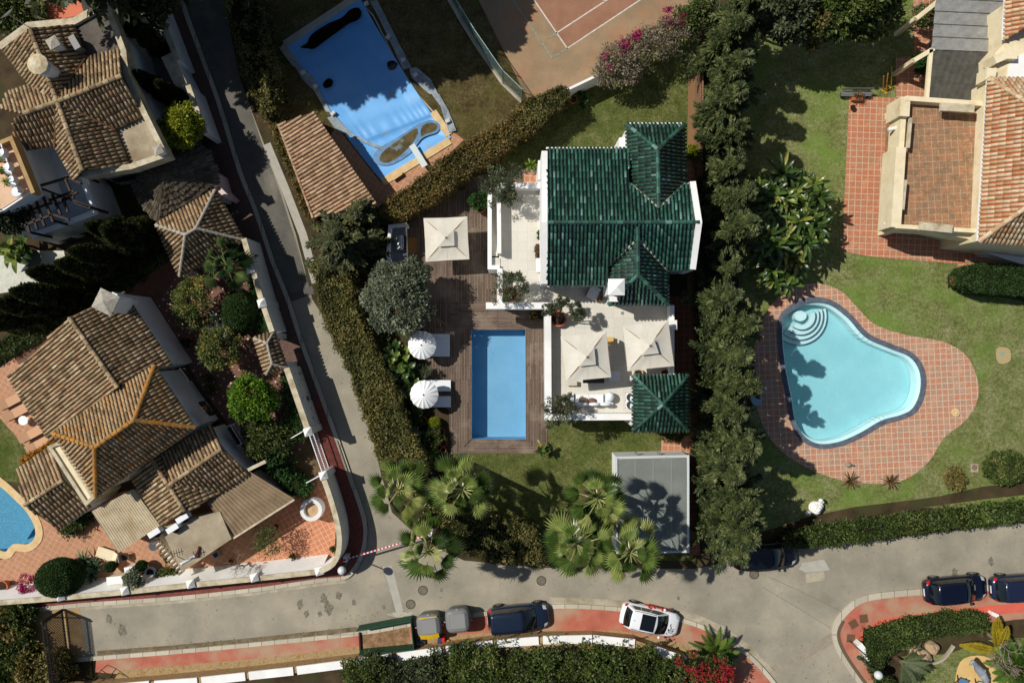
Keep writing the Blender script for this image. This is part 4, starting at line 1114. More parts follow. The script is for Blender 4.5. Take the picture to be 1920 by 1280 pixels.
# ---- older house at the top corner
ha = thing("house", "two storey white house with cross shaped brown clay roof and chimneys", "house", W(150, 200))
HR, HE = 6.7, 5.5
C = (108, 191, HR)
wall_block([(10, 98), (56, 64), (140, 46), (188, 14), (206, 28), (230, 110), (262, 215), (306, 288), (252, 304), (150, 316), (106, 264), (40, 270), (34, 216), (64, 196), (64, 158)], 5.1, ha, m_white)
roof_plane("roof", [(57, 55, HR), C, (62, 160, HE), (2, 94, HE)], ha, m_tile, m_tilepan, .24, .092)
roof_plane("roof", [(57, 55, HR), (138, 45, HE), (160, 108, HE), C], ha, m_tile, m_tilepan, .24, .092)
roof_plane("roof", [C, (160, 108, HE), (224, 95, HE), (228, 143, HR)], ha, m_tile, m_tilepan, .24, .092)
roof_plane("roof", [C, (228, 143, HR), (267, 218, HE), (215, 243, HE)], ha, m_tile, m_tilepan, .24, .092)
roof_plane("roof", [C, (215, 243, HE), (242, 309, HE), (155, 320, HR)], ha, m_tile, m_tilepan, .24, .092)
roof_plane("roof", [C, (155, 320, HR), (142, 338, HE + .3), (102, 274, HE)], ha, m_tile, m_tilepan, .24, .092)
roof_plane("roof", [C, (102, 274, HE), (26, 284, HE), (24, 222, HR - .1), (46, 213, HR)], ha, m_tile, m_tilepan, .24, .092)
roof_plane("roof", [C, (46, 213, HR), (8, 210, HE), (8, 170, HE), (62, 160, HE)], ha, m_tile, m_tilepan, .24, .092)
ridge_caps([((57, 55, HR), C), (C, (46, 213, HR)), (C, (228, 143, HR)), (C, (155, 320, HR))], ha, m_tile, .15)
for p in ((160, 108), (215, 243), (102, 274)):
 mb = MB(); mb.bar(W(*p, 5.68), W(*C), .1, .06); mb.build("valley_flashing", m_tilepan, ha)
wall_block([(138, 44), (203, 24), (226, 94), (160, 107)], 5.35, ha, m_flatdark, "flat_roof", 5.0)
wall_block([(216, 243), (268, 218), (302, 290), (244, 311)], 5.3, ha, m_flat, "flat_roof", 5.0)
mb = MB(); mb.ribbon([W(x, y, 5.75) for x, y in [(204, 24), (231, 95), (236, 140), (272, 216), (309, 290), (246, 312), (152, 327)]], .34, 4.8, 5.75); mb.build("parapet", m_coping, ha)
mb = MB(); mb.ribbon([W(x, y, 5.6) for x, y in [(-2, 88), (52, 48), (138, 40), (188, 12), (200, 8), (204, 24)]], .42, 4.6, 5.6); mb.build("parapet", m_coping, ha)
mb = MB(); mb.prism([W(x, y, 5.3) for x, y in [(186, 10), (196, 4), (206, 22), (192, 26)]], 4.0); mb.build("wall_pier", m_white, ha)
# chimneys
p = W(70, 120, 8.0)
mb = MB(); mb.lathe((p.x, p.y, 0), [(.42, 6.0), (.42, 7.3), (.5, 7.35), (.5, 7.45), (.36, 7.5), (.36, 7.9)], 10); o = mb.build("chimney", m_white, ha)
mb = MB(); mb.lathe((p.x, p.y, 0), [(.62, 7.9), (.62, 7.98), (.3, 8.12), (0, 8.16)], 10); mb.build("chimney_cap", mat_noise("lichen_cap", [(.3, (196, 170, 110)), (.7, (220, 214, 196))], 5), o)
chimney(ha, 99, 80, 6.9, 5.5, .5, rz=R(30))
chimney(ha, 296, 281, 6.4, 5.0, .42, rz=R(24))
t = thing("air_conditioner", "white air conditioner standing on the shaded dark flat roof", "air conditioner", W(152, 88, 5.4), R(-60))
mb = MB(); mb.box((0, 0, .4), (.9, .4, .75)); mb.build("casing", m_grey, t, False)  # grey colour stands in for tree shade on a white unit
mb = MB(); mb.box((0, .22, .5), (.7, .02, .7)); mb.build("fan_grille", m_iron, t, False)
t = thing("satellite_dish", "grey satellite dish on a pole at the corner of the old roof", "satellite dish", W(47, 47, 5.5))
mb = MB(); a, b = W(52, 50, 5.6), W(16, 28, 7.5); mb.tube([a, b], .03); mb.build("pole", m_metal, t)
mb = MB(); q = Vector((-.5, .6, .6)).normalized(); M3 = q.to_track_quat('Z', 'Y').to_matrix()
mb.grid(lambda u, v: b + M3 @ Vector((.5 * u * math.cos(2 * math.pi * v), .42 * u * math.sin(2 * math.pi * v), .12 * u * u)), 5, 20); mb.build("dish", m_metal, t, smooth=True)
# windows on the garden wall of the old house
for a, b in (((240, 118), (252, 150)), ((284, 236), (296, 262))):
 grille(W(a[0], a[1], 5.1) + Vector((.25, .1, 0)), W(b[0], b[1], 5.1) + Vector((.25, .1, 0)), 1.2, 2.4, ha, (.94, .34))
grille(W(178, 322, 5.1) + Vector((0, -.1, 0)), W(222, 313, 5.1) + Vector((0, -.1, 0)), 2.2, 3.4, ha, (.2, -.98))
# raised terrace with ochre coping
tb = wall_block([(-60, 290), (-20, 268), (24, 258), (60, 360), (8, 394), (-60, 420)], 6.6, ha, m_white, "terrace_block")
mb = MB(); mb.prism([W(x, y, 6.64) for x, y in [(-60, 292), (20, 264), (56, 358), (6, 390), (-60, 416)]], 6.604); mb.build("terrace", mat_noise("peach_terrace", [(.3, (222, 182, 146)), (.7, (236, 202, 168))], 1.2, .8), ha)
mb = MB(); mb.ribbon([W(x, y, 7.2) for x, y in [(-40, 284), (20, 259), (62, 362)]], .24, 6.5, 7.2); mb.build("parapet", m_yellowrail, ha)
wall_block([(30, 262, 3.0), (96, 250, 3.0), (165, 335, 3.0), (192, 405, 3.0), (62, 448, 3.0), (20, 390, 3.0)], 3.0, ha, m_white, "wall", 0)
mb = MB(); mb.prism([W(x, y, 3.05) for x, y in [(62, 350), (150, 330), (172, 392), (64, 436), (40, 400)]], 3.004); mb.build("terrace", mat_plain("blue_grey_terrace", (168, 178, 184), .8), ha)
mb = MB(); mb.ribbon([W(x, y, 3.7) for x, y in [(158, 346), (178, 398), (60, 442)]], .35, 2.9, 3.7); mb.build("parapet", m_white, ha)
for a, b in (((92, 444), (116, 436)), ((132, 430), (156, 422))): grille(W(a[0], a[1], 3.0) + Vector((.05, -.14, 0)), W(b[0], b[1], 3.0) + Vector((.05, -.14, 0)), .8, 2.0, ha, (.35, -.94))
t = thing("pergola", "dark timber pergola frame over the shaded corner terrace", "pergola", W(105, 395))
mb = MB()
for a, b in (((70, 350), (150, 326)), ((76, 353), (168, 388)), ((92, 376), (140, 358)), ((104, 385), (146, 360)), ((74, 352), (100, 416)), ((98, 364), (114, 402)), ((118, 372), (128, 398)), ((120, 330), (138, 372)), ((40, 382), (56, 436)), ((54, 376), (70, 430)), ((66, 372), (84, 424)), ((40, 400), (98, 380)), ((44, 424), (100, 402)), ((122, 330), (152, 344)), ((140, 380), (170, 390)), ((98, 402), (130, 412))):
 mb.bar(W(a[0], a[1], 5.3), W(b[0], b[1], 5.3), .13, .16)
mb.build("beam", m_darkwood, t)
for x, y in ((70, 350), (150, 328), (168, 388), (42, 384), (58, 436), (100, 414)):
 p = W(x, y, 5.2); mb = MB(); mb.box((p.x, p.y, 4.1), (.14, .14, 2.2)); mb.build("post", m_darkwood, t)
for i, (x, y) in enumerate(((14, 292), (24, 318), (32, 342), (40, 362))):
 lab = ["round pale cushion chair first along the ochre balcony edge", "round pale cushion chair second along the ochre balcony edge", "round pale cushion chair third along the ochre balcony edge", "round pale cushion chair at the corner of the ochre balcony"][i]
 t = thing("balcony_chair", lab, "chair", W(x, y, 6.65), R(20 + 10 * i), "chairs along the ochre balcony")
 mb = MB(); mb.lathe((0, 0, .35), [(.3, 0), (.34, .06), (.3, .12), (0, .13)], 14); mb.build("seat", m_cushion, t, False)
 mb = MB(); mb.grid(lambda u, v: Vector((.36 * math.cos(R(-70 + 140 * u)), .36 * math.sin(R(-70 + 140 * u)), .4 + .5 * v)), 8, 2); mb.build("backrest", m_cushion, t, False)
 mb = MB(); mb.tube([(0, 0, 0), (0, 0, .35)], .05); mb.build("leg", m_metal, t, False)
mb = MB(); mb.tube([W(2, 270, 7.2), W(32, 354, 7.2)], .05);
for k in range(5): mb.tube([W(2 + k * 7.5, 270 + k * 21, 7.2), W(2 + k * 7.5, 270 + k * 21, 6.6)], .03)
tag(mb.build("balcony_railing", m_whitemetal), "white tube railing across the peach balcony floor", "railing")
# small orange-roofed annex and pale block behind the old house
t = thing("annex", "small annex with sloping orange painted roof behind the old house", "annex", W(130, 0))
wall_block([(76, -60), (128, -60), (156, 26), (92, 42)], 3.2, t, m_white)
mb = MB(); mb.prism([W(x, y, 3.26) for x, y in [(74, -64), (130, -64), (158, 26), (90, 42)]], 3.204); mb.build("roof", m_orange, t)
wall_block([(52, 24), (74, 10), (92, 40), (62, 26)], 2.6, t, m_cream, "side_wall")

# ---- thatched shelter and tiled gazebo by the street
gz = thing("gazebo", "tiled garden gazebo with hipped brown clay roof beside the thatch", "gazebo", W(375, 435))
g4 = [(404, 356, 3.0), (457, 450, 2.6), (337, 518, 2.6), (292, 422, 2.6)]
A1, A2 = (368, 428, 4.2), (348, 440, 4.2)
roof_plane("roof", [(404, 356, 3.0), (457, 450, 2.7), A1], gz, m_tile, m_tilepan, .25)
roof_plane("roof", [(457, 450, 2.7), (337, 518, 2.7), A2, A1], gz, m_tile, m_tilepan, .25)
roof_plane("roof", [(337, 518, 2.7), (292, 422, 2.7), A2], gz, m_tile, m_tilepan, .25)
roof_plane("roof", [(292, 422, 2.7), (404, 356, 3.0), A1, A2], gz, m_tile, m_tilepan, .25)
ridge_caps([((404, 356, 3.0), A1), ((457, 450, 2.7), A1), ((337, 518, 2.7), A2), ((292, 422, 2.7), A2), (A1, A2)], gz, m_mortar, .1)
for x, y in ((404, 366), (446, 446), (338, 508), (302, 424)):
 p = W(x, y, 2.6); mb = MB(); mb.box((p.x, p.y, 1.3), (.3, .3, 2.6)); mb.build("column", m_white, gz)
th = thing("thatched_shelter", "round thatched shelter with dry grey reed roof", "shelter", W(330, 330))
ax, ay, az = 298, 312, 4.0
ring = [(250, 350), (246, 318), (262, 292), (300, 276), (350, 268), (392, 282), (408, 322), (410, 350), (372, 384), (300, 418), (284, 406), (262, 380)]
apx = W(306, 330, 4.3)
mb = MB()
for lay in range(7):
 q0, q1 = lay / 7, (lay + 1) / 7
 for i in range(len(ring)):
  a, b = W(*ring[i], 2.5), W(*ring[(i + 1) % len(ring)], 2.5)
  for k in range(14):
   u0, u1 = k / 14, (k + 1) / 14
   p, q = a.lerp(b, u0), a.lerp(b, u1)
   j = random.uniform(0, .06)
   top0, top1 = apx.lerp(p, q0 * .98), apx.lerp(q, q0 * .98)
   bo0, bo1 = apx.lerp(p, q1 + j), apx.lerp(q, q1 + j)
   up = Vector((0, 0, .10 + random.uniform(0, .05)))
   mb.add([top0 + Vector((0, 0, .02)), top1 + Vector((0, 0, .02)), bo1 + up, bo0 + up, bo1, bo0], [(0, 3, 2, 1), (3, 5, 4, 2)], None)
mb.build("roof", m_thatch, th)
for x, y in ((270, 300), (380, 296), (392, 340), (280, 392)):
 p = W(x, y, 2.3); mb = MB(); mb.tube([(p.x, p.y, 0), (p.x, p.y, 2.6)], .1); mb.build("post", m_trunk, th)

# ---- gate house: small hipped roof over the garden gate
gh = thing("gate_canopy", "little hipped clay tile canopy over the garden gate in the white wall", "gate canopy", W(508, 660))
q4 = [(514, 621, 2.7), (539, 690, 2.7), (499, 702, 2.7), (476, 634, 2.7)]
B1, B2 = (501, 643, 3.25), (510, 682, 3.25)
roof_plane("roof", [q4[0], q4[1], B2, B1], gh, m_tile, m_tilepan, .24)
roof_plane("roof", [q4[1], q4[2], B2], gh, m_tile, m_tilepan, .24)
roof_plane("roof", [q4[2], q4[3], B1, B2], gh, m_tile, m_tilepan, .24)
roof_plane("roof", [q4[3], q4[0], B1], gh, m_tile, m_tilepan, .24)
ridge_caps([(q4[0], B1), (q4[3], B1), (B1, B2), (q4[1], B2), (q4[2], B2)], gh, m_mortar, .08)
for x, y in ((513, 630), (534, 684)):
 p = W(x, y, 2.5); mb = MB(); mb.box((p.x, p.y, 1.3), (.35, .35, 2.6)); mb.build("pillar", m_white, gh)

# ---- house on the east side: roof terrace, tiled roofs, woven pergola covers
hd = thing("house", "cream house with tiled roof terrace and thick cream parapets", "house", W(1800, 320))
TB = 4.2
wall_block([(1700, 182), (1846, 192), (1838, 452), (1688, 424)], 3.5, hd, m_cream, "wall", 2.3)
wall_block([(1742, 200, 2.4), (1846, 205, 2.4), (1838, 450, 2.4), (1730, 425, 2.4)], 2.4, hd, m_cream, "wall", 0)
mb = MB(); mb.prism([W(x, y, 3.56) for x, y in [(1704, 186), (1848, 196), (1840, 440), (1692, 424)]], 3.504); mb.build("terrace", m_terrroof, hd)
def dpar(px, w, z0, z1, name="parapet", m=None):
 mb = MB(); mb.ribbon([W(x, y, z1) for x, y in px], w, z0, z1); return mb.build(name, m or m_cream, hd)
dpar([(1698, 182), (1696, 218)], .62, 2.35, TB); dpar([(1694, 218), (1690, 278)], .34, 2.35, TB - .35); dpar([(1690, 276), (1680, 426)], .62, 2.35, TB)
dpar([(1698, 184), (1850, 195)], .3, 2.36, TB + .015); dpar([(1680, 424), (1836, 433)], .26, 2.36, TB + .015)
for a, b, z, w in (((1763, 201), (1825, 205), 4.45, .5), ((1724, 424), (1784, 430), 4.45, .5), ((1707, 222), (1702, 278), 4.1, .14), ((1697, 338), (1692, 394), 4.1, .14)):
 mb = MB(); mb.bar(W(*a, z), W(*b, z), w, .25); mb.build("planter_box", m_coping, hd)
for x, y in ((1668, 243), (1660, 421), (1841, 221), (1828, 421)):
 p = W(x, y, 3.2); mb = MB(); mb.tube([p + Vector((-.1, 0, 0)), p + Vector((.9, .18, .1))], .12, 10); mb.build("rain_spout", m_white, hd)
for x, y in ((1690, 195), (1684, 300), (1676, 424)):
 p = W(x + 16, y, 3); mb = MB(); mb.box((p.x, p.y, 1.3), (.45, .45, 2.6)); mb.build("column", m_cream, hd)
wall_block([(1856, 150), (1990, 150), (1990, 470), (1842, 450)], 4.9, hd, m_cream)
DR = 7.4
roof_plane("roof", [(1854, 147, 5.1), (1948, 208, DR), (1948, 372, DR), (1835, 452, 5.1)], hd, m_tilered, m_tilepanred, .27, .105)
roof_plane("roof", [(1835, 452, 5.1), (1948, 372, DR), (2080, 372, DR), (2080, 462, 5.1), (1930, 460, 5.1)], hd, m_tilered, m_tilepanred, .27, .105)
roof_plane("roof", [(1854, 147, 5.1), (2060, 150, 5.1), (2060, 208, DR), (1948, 208, DR)], hd, m_tilered, m_tilepanred, .27, .105)
ridge_caps([((1854, 147, 5.1), (1948, 208, DR)), ((1835, 452, 5.1), (1948, 372, DR))], hd, m_tilered, .15)
mb = MB(); mb.bar(W(1851, 150, 5.0), W(1832, 452, 5.0), .1, .12); mb.build("gutter", m_white, hd)
wall_block([(1744, 425, 1.2), (1840, 452, 1.2), (1990, 470, 1.2), (1990, 520, 1.2), (1838, 470, 1.2)], 1.2, hd, m_white, "step_wall")
wall_block([(1880, 10), (1990, 10), (1990, 150), (1866, 150), (1866, 100), (1884, 80)], 4.7, hd, m_cream)
roof_plane("roof", [(1887, -80, 5.0), (1990, -80, 6.6), (1990, 10, 6.6), (1882, 76, 5.0)], hd, m_tilered, m_tilepanred, .27, .105)
mb = MB(); mb.bar(W(1886, -30, 4.95), W(1880, 76, 4.95), .14, .12); mb.build("gutter", m_white, hd)
mb = MB(); mb.prism([W(x, y, 4.75) for x, y in [(1893, 112), (1990, 70), (1990, 146), (1890, 146)]], 4.704); mb.build("flat_roof", m_white, hd)
dpar([(1866, 112), (1886, 103), (1908, 103)], .5, 4.0, 5.2); dpar([(1858, 150), (1860, 128)], .6, 4.0, 5.1)
pg = thing("pergola", "cream pergola roofed with pale and charcoal woven matting", "pergola", W(1800, 90))
mb = MB()
for i in range(5):
 y0, y1 = -24 + i * 24, 0 + i * 24.2
 a = [(1756 - i * 2, y0 - 4), (1882, y0 + 2), (1882 + (i == 4) * 6, y1 + 2), (1754 - i * 2, y1 - 4)]
 mb.grid(lambda u, v: W(*[a[0][k] + (a[1][k] - a[0][k]) * u + ((a[3][k] + (a[2][k] - a[3][k]) * u) - (a[0][k] + (a[1][k] - a[0][k]) * u)) * v for k in (0, 1)], 3.0) + Vector((0, 0, .1 - .1 * v + .012 * math.sin(31 * u + 8 * v))), 40, 4)
mb.build("pale_cover", m_felt, pg)
for i in range(1, 5):
 mb = MB(); mb.bar(W(1756 - i * 2, i * 24 - 27, 3.1), W(1882, i * 24 - 21, 3.1), .05, .03); mb.build("cover_seam", m_felt2, pg)
mb = MB()
a = [(1749, 91), (1886, 97), (1850, 192), (1741, 183)]
mb.grid(lambda u, v: W(*[a[0][k] + (a[1][k] - a[0][k]) * u + ((a[3][k] + (a[2][k] - a[3][k]) * u) - (a[0][k] + (a[1][k] - a[0][k]) * u)) * v for k in (0, 1)], 2.94) + Vector((0, 0, .012 * math.sin(60 * u + 8 * v) + .01 * math.sin(70 * v))), 40, 20)
mb.build("dark_cover", m_felt2, pg)
mb = MB(); mb.bar(W(1717, 36, 2.9), W(1757, 4, 2.9), .28, .22); mb.bar(W(1713, 114, 2.9), W(1750, 92, 2.9), .28, .22); mb.bar(W(1745, 94, 2.9), W(1737, 184, 2.9), .24, .22); mb.bar(W(1752, 90, 2.85), W(1885, 96, 2.85), .16, .16); mb.build("beam", m_cream, pg)
for x, y in ((1719, 34), (1715, 113), (1740, 182), (1870, 95)):
 p = W(x, y, 2.8); mb = MB(); mb.box((p.x, p.y, 1.4), (.26, .26, 2.8)); mb.build("post", m_cream, pg)
p = W(1870, 500, 0)
t = thing("garden_swing", "white metal tube frame in the shade under the cream house", "frame", W(1858, 476))
mb = MB()
for a, b in (((1832, 480), (1876, 486)), ((1840, 466), (1870, 484)), ((1850, 466), (1868, 486)), ((1856, 464), (1874, 484))): mb.tube([W(a[0], a[1], .9), W(b[0], b[1], .3)], .025)
mb.build("frame", m_whitemetal, t)

# ---- boundary walls
def wall(name, label, px, h, w, mat=m_white, cat="wall", cap=None, cap_w=None, posts=(), group=None, z0=0):
 pts = [W(x, y, h) for x, y in px]
 t = thing(name, label, cat, (pts[0].x, pts[0].y, 0), 0, group)
 mb = MB(); mb.ribbon(pts, w, z0, h - (.1 if cap else 0)); mb.build("wall_body", mat, t)
 if cap:
  mb = MB(); mb.ribbon(pts, cap_w or w + .04, h - .1, h); mb.build("coping", cap, t)
 for x, y in posts:
  p = W(x, y, h + .3)
  mb = MB(); mb.box((p.x, p.y, h / 2 + .05), (.42, .42, h + .1), R(15)); o = mb.build("pier", mat, t)
  mb = MB()
  m = Matrix.Rotation(R(15), 3, 'Z'); k = .27
  q = [m @ Vector((a * k, b * k, 0)) + Vector((p.x, p.y, h + .1)) for a, b in ((-1, -1), (1, -1), (1, 1), (-1, 1))]
  mb.add(q + [Vector((p.x, p.y, h + .38))], [(0, 1, 4), (1, 2, 4), (2, 3, 4), (3, 0, 4)]); mb.build("pier_cap", m_white, o)
 return t
wall("boundary_wall", "white street wall beyond the shaded yard of the old house", [(250, -90), (289, 0), (332, 113)], 2.7, .3, cap=m_coping)
wall("boundary_wall", "short white street wall between yard entrance and thatch", [(352, 160), (384, 250)], 2.7, .3, cap=m_coping)
wall("entrance_canopy_wall", "stubby white entrance wall with dirty flat top by the street", [(312, 103), (340, 160)], 2.6, .75, cap=m_coping)
wall("boundary_wall", "stepped pale pink wall end beside thatch and gazebo", [(399, 322), (408, 352), (424, 368)], 2.4, .3, mat_plain("pale_pink_plaster", (214, 190, 186), .8), cap=None)
wall("boundary_wall", "white street wall behind fan palm and clipped oval bush", [(457, 447), (489, 560), (510, 622)], 3.0, .3, cap=m_coping, posts=((467, 504), (489, 568)))
wall("boundary_wall", "ivy backed white street wall between gate canopy and barred gate", [(537, 690), (560, 757), (578, 809)], 2.9, .34, cap=m_coping, posts=((576, 810),))
wall("boundary_wall", "curved white wall round the street corner beside the well", [(605, 893)] + smooth_line([(614, 918), (627, 960), (635, 997), (635, 1030), (624, 1057), (600, 1071)], 4), 2.5, .3, cap=m_coping, posts=((605, 892),))
lw = [(602, 1071), (475, 1085), (355, 1097), (230, 1110), (110, 1121), (-60, 1134)]
t = wall("boundary_wall", "long low white wall with added sun-catching slope and pyramid topped piers", lw, 1.9, .3, cap=m_coping, posts=((597, 1072), (475, 1084), (355, 1096), (231, 1109), (110, 1120)))
mb = MB(); pp = [W(x, y, 1.9) for x, y in lw]
nn = Vector((.09, .996, 0))
for i in range(len(pp) - 1):
 a, b = pp[i] + nn * .152, pp[i + 1] + nn * .152
 e, f = a + nn * .5, b + nn * .5
 for q in (a, b): q.z = 1.78
 for q in (e, f): q.z = 0
 mb.add([a, b, f, e], [(0, 1, 2, 3)], .5)
mb.build("added_bright_slope", m_white, t)  # slope added to the wall, tilted to catch sun and read bright
wall("garden_wall", "bluish white garden wall between tennis court hedge and bougainvillea", [(1064, 168), (1135, 134)], 2.0, .14, cap=m_white, cap_w=.16)
t = thing("garden_wall", "low stone wall with white slab copings along the lower pavement", "wall", W(700, 1240))
cp = [(290, 1276), (398, 1266), (470, 1256), (555, 1247), (560, 1246), (640, 1232), (648, 1231), (705, 1222), (745, 1220), (830, 1206), (836, 1205), (925, 1194), (931, 1193), (1010, 1203), (1018, 1203), (1190, 1207), (1230, 1216), (1282, 1230)]
segs = [((90, 1300), (280, 1283)), ((290, 1283), (370, 1277)), ((378, 1276), (460, 1267)), ((467, 1266), (550, 1257)), ((557, 1256), (642, 1245)), ((650, 1244), (735, 1232)), ((745, 1231), (828, 1219)), ((836, 1218), (924, 1207)), ((932, 1206), (1010, 1200)), ((1018, 1199), (1110, 1197)), ((1112, 1197), (1190, 1205)), ((1225, 1216), (1285, 1238)), ((1380, 1300), (1470, 1400))]
for a, b in segs:
 mb = MB(); mb.bar(W(a[0], a[1], 1.2), W(b[0], b[1], 1.2), .55, .1); mb.build("coping_slab", m_white, t)
mb = MB(); mb.ribbon([W(x, y, 1.1) for x, y in [(90, 1298), (290, 1282), (467, 1265), (650, 1243), (836, 1217), (932, 1205), (1018, 1199), (1112, 1197), (1190, 1205), (1285, 1238)]], .42, 0, 1.14); mb.build("wall_body", m_rubble, t)
wall("garden_wall", "dirty white wall end at the railed corner of the red pavement", [(1612, 1208), (1640, 1246)], .9, .35, cap=m_white)
t = thing("tile_capped_wall", "low garden wall capped with a row of clay roof tiles", "wall", W(312, 1040))
mb = MB(); mb.ribbon([W(x, y, 1.5) for x, y in [(288, 1010), (340, 1072)]], .25, 0, 1.5); mb.build("wall_body", m_white, t)
mb = MB()
for i in range(11):
 x, y = 288 + 52 * i / 10, 1008 + 64 * i / 10
 p = W(x, y, 1.56); d = Vector((.62, .78, 0)) * -1; d = Vector((W(350, 1030).x - W(288, 1080).x, W(350, 1030).y - W(288, 1080).y, 0)).normalized()
 mb.tube([p - d * .24, p + d * .24], .085, 8, random.random())
mb.build("tile_capping", m_tile, t)
# wooden slat fence beside the villa lawn
t = thing("slat_fence", "leaning brown slat fence between villa lawn and conifer row", "fence", W(1316, 250))
mb = MB()
for i in range(62):
 y = 108 + i * 3.9
 p = W(1318 - .02 * i, y, 1.7)
 mb.box((p.x, p.y, .86), (.1, .11, 1.7), R(8))
 mb.box((p.x - .12, p.y, .85), (.06, .1, 1.6), R(8))
mb.build("slat_panel", mat_noise("weathered_slat", [(.3, (130, 98, 76)), (.7, (164, 128, 102))], 6, .85, 20, .3), t)
# chain-link fence of the court
cf = thing("chain_link_fence", "tall pale green chain link fence of the tennis court", "fence", W(915, 100))
F = [(872, -80), (906, 0)][:1] + [(857, 0), (880, 40), (905, 82), (930, 120), (955, 155), (985, 192)]
F = [(800, -90), (842, 0), (866, 42), (892, 84), (918, 122), (943, 158), (978, 192)]
for i in range(len(F) - 1):
 a, b = W(*F[i]), W(*F[i + 1])
 mb = MB(); mb.add([a, b, b + Vector((0, 0, 2.8)), a + Vector((0, 0, 2.8))], [(0, 1, 2, 3)], .5); mb.build("mesh", m_mesh, cf)
 mb = MB(); mb.tube([b, b + Vector((0, 0, 2.9))], .035, 8); mb.build("post", mat_plain("green_post", (120, 156, 148), .5), cf)
mb = MB()
for z in (.05, 2.8): mb.tube([W(*p) + Vector((0, 0, z)) for p in F], .025, 6)
mb.build("rail", mat_plain("green_rail", (150, 180, 172), .5), cf)
mb = MB(); mb.ribbon([W(*p) for p in F], .25, 0, .18); mb.build("plinth", m_conc, cf)
# ---------------------------------------------------------------- plants
def leaves(name, P_, D, N, L, Wd, mat, parent=None, loc=None, fold=.15):
 """Small leaf faces: P_ base points, D axis, N facing; all arrays."""
 P_ = np.asarray(P_, dtype=np.float64)
 n = len(P_)
 D = D / np.maximum(np.linalg.norm(D, axis=1, keepdims=True), 1e-9)
 Sd = np.cross(D, N)
 Sd /= np.maximum(np.linalg.norm(Sd, axis=1, keepdims=True), 1e-9)
 Nn = np.cross(Sd, D)
 L = np.broadcast_to(L, (n,))[:, None]
 Wd = np.broadcast_to(Wd, (n,))[:, None]
 V = np.empty((n, 4, 3))
 V[:, 0] = P_
 V[:, 1] = P_ + D * L * .45 + Sd * Wd * .5 + Nn * L * fold * .4
 V[:, 2] = P_ + D * L - Nn * L * fold
 V[:, 3] = P_ + D * L * .45 - Sd * Wd * .5 + Nn * L * fold * .4
 o0 = np.array(off(parent)) if parent is not None else np.zeros(3)
 V = (V - o0).reshape(-1, 3)
 me = bpy.data.meshes.new(name)
 me.vertices.add(len(V))
 me.vertices.foreach_set("co", V.astype(np.float32).ravel())
 me.loops.add(n * 4)
 me.loops.foreach_set("vertex_index", np.arange(n * 4, dtype=np.int32))
 me.polygons.add(n)
 me.polygons.foreach_set("loop_start", np.arange(0, n * 4, 4, dtype=np.int32))
 me.materials.append(mat)
 a = me.attributes.new("rnd", 'FLOAT', 'FACE')
 return me, a, n, parent, name

def finish(t, rnd):
 me, a, n, parent, name = t
 a.data.foreach_set("value", np.clip(rnd, 0, 1).astype(np.float32))
 me.update(calc_edges=True)
 return link(bpy.data.objects.new(name, me), parent)

def unit(n):
 v = rng.normal(size=(n, 3))
 return v / np.linalg.norm(v, axis=1, keepdims=True)

def vnoise(p, f, seed=0.):
 """Cheap smooth noise, about -1 to 1."""
 x, y, z = p[:, 0] * f + seed, p[:, 1] * f + seed * 1.7, p[:, 2] * f + seed * .6
 return (np.sin(x * 1.3 + 1.7 * np.sin(y * .9)) + np.sin(y * 1.7 + 1.3 * np.sin(z * 1.1 + x * .4)) + np.sin(z * 1.9 + 1.1 * np.sin(x * .8))) / 3

def clump_crown(parent, c, rad, nclump, per, size, mat, flat=.25, sig=.3, name="crown", lump=.3, zmin=None, tips=None):
 """Leaf clumps spread through an uneven ellipsoid."""
 c = np.array(c); rad = np.array(rad)
 u = unit(nclump)
 u[:, 2] = np.where(u[:, 2] < -flat, -u[:, 2] * .6, u[:, 2])
 rr = (1 + lump * vnoise(u * 2.2, 1.5, rng.uniform(0, 9))) * rng.uniform(.55, 1.0, nclump) ** .5
 cc = u * rr[:, None] * rad
 idx = np.repeat(np.arange(nclump), per)
 n = len(idx)
 q = unit(n) * (rng.uniform(0, 1, (n, 1)) ** .5)
 Pn = cc[idx] + q * sig * rad.mean()
 out = Pn / rad
 out /= np.maximum(np.linalg.norm(out, axis=1, keepdims=True), 1e-6)
 D = unit(n) + out * .9 + q * .6
 N = unit(n) * .8 + out * .5 + np.array([0, 0, .6])
 if zmin is not None: Pn[:, 2] = np.maximum(Pn[:, 2], zmin - c[2])
 L = size * rng.uniform(.6, 1.4, n)
 t = leaves(name, Pn + c, D, N, L, L * .5, mat, parent)
 r = .45 + .25 * rng.normal(size=n) + .22 * rng.normal(size=nclump)[idx]
 if tips is not None: r = np.where(rng.uniform(size=n) < tips, 1.0, np.minimum(r, .88))
 return finish(t, r)

def limbs(parent, base, top, spread, r, mat=None, n=5, name="trunk"):
 mb = MB()
 base, top = Vector(base), Vector(top)
 fork = base.lerp(top, .45)
 mb.tube([base, base.lerp(fork, .5) + Vector((random.uniform(-.06, .06), random.uniform(-.06, .06), 0)), fork], [r, r * .85, r * .7], 8)
 for i in range(n):
  a = 2 * math.pi * (i + random.random() * .6) / n
  e = top + Vector((math.cos(a) * spread, math.sin(a) * spread, random.uniform(-.2, .3) * spread))
  mb.tube([fork, fork.lerp(e, .5) + Vector((0, 0, .15 * spread)), e], [r * .55, r * .35, r * .12], 6)
 return mb.build(name, mat or m_trunk, parent)

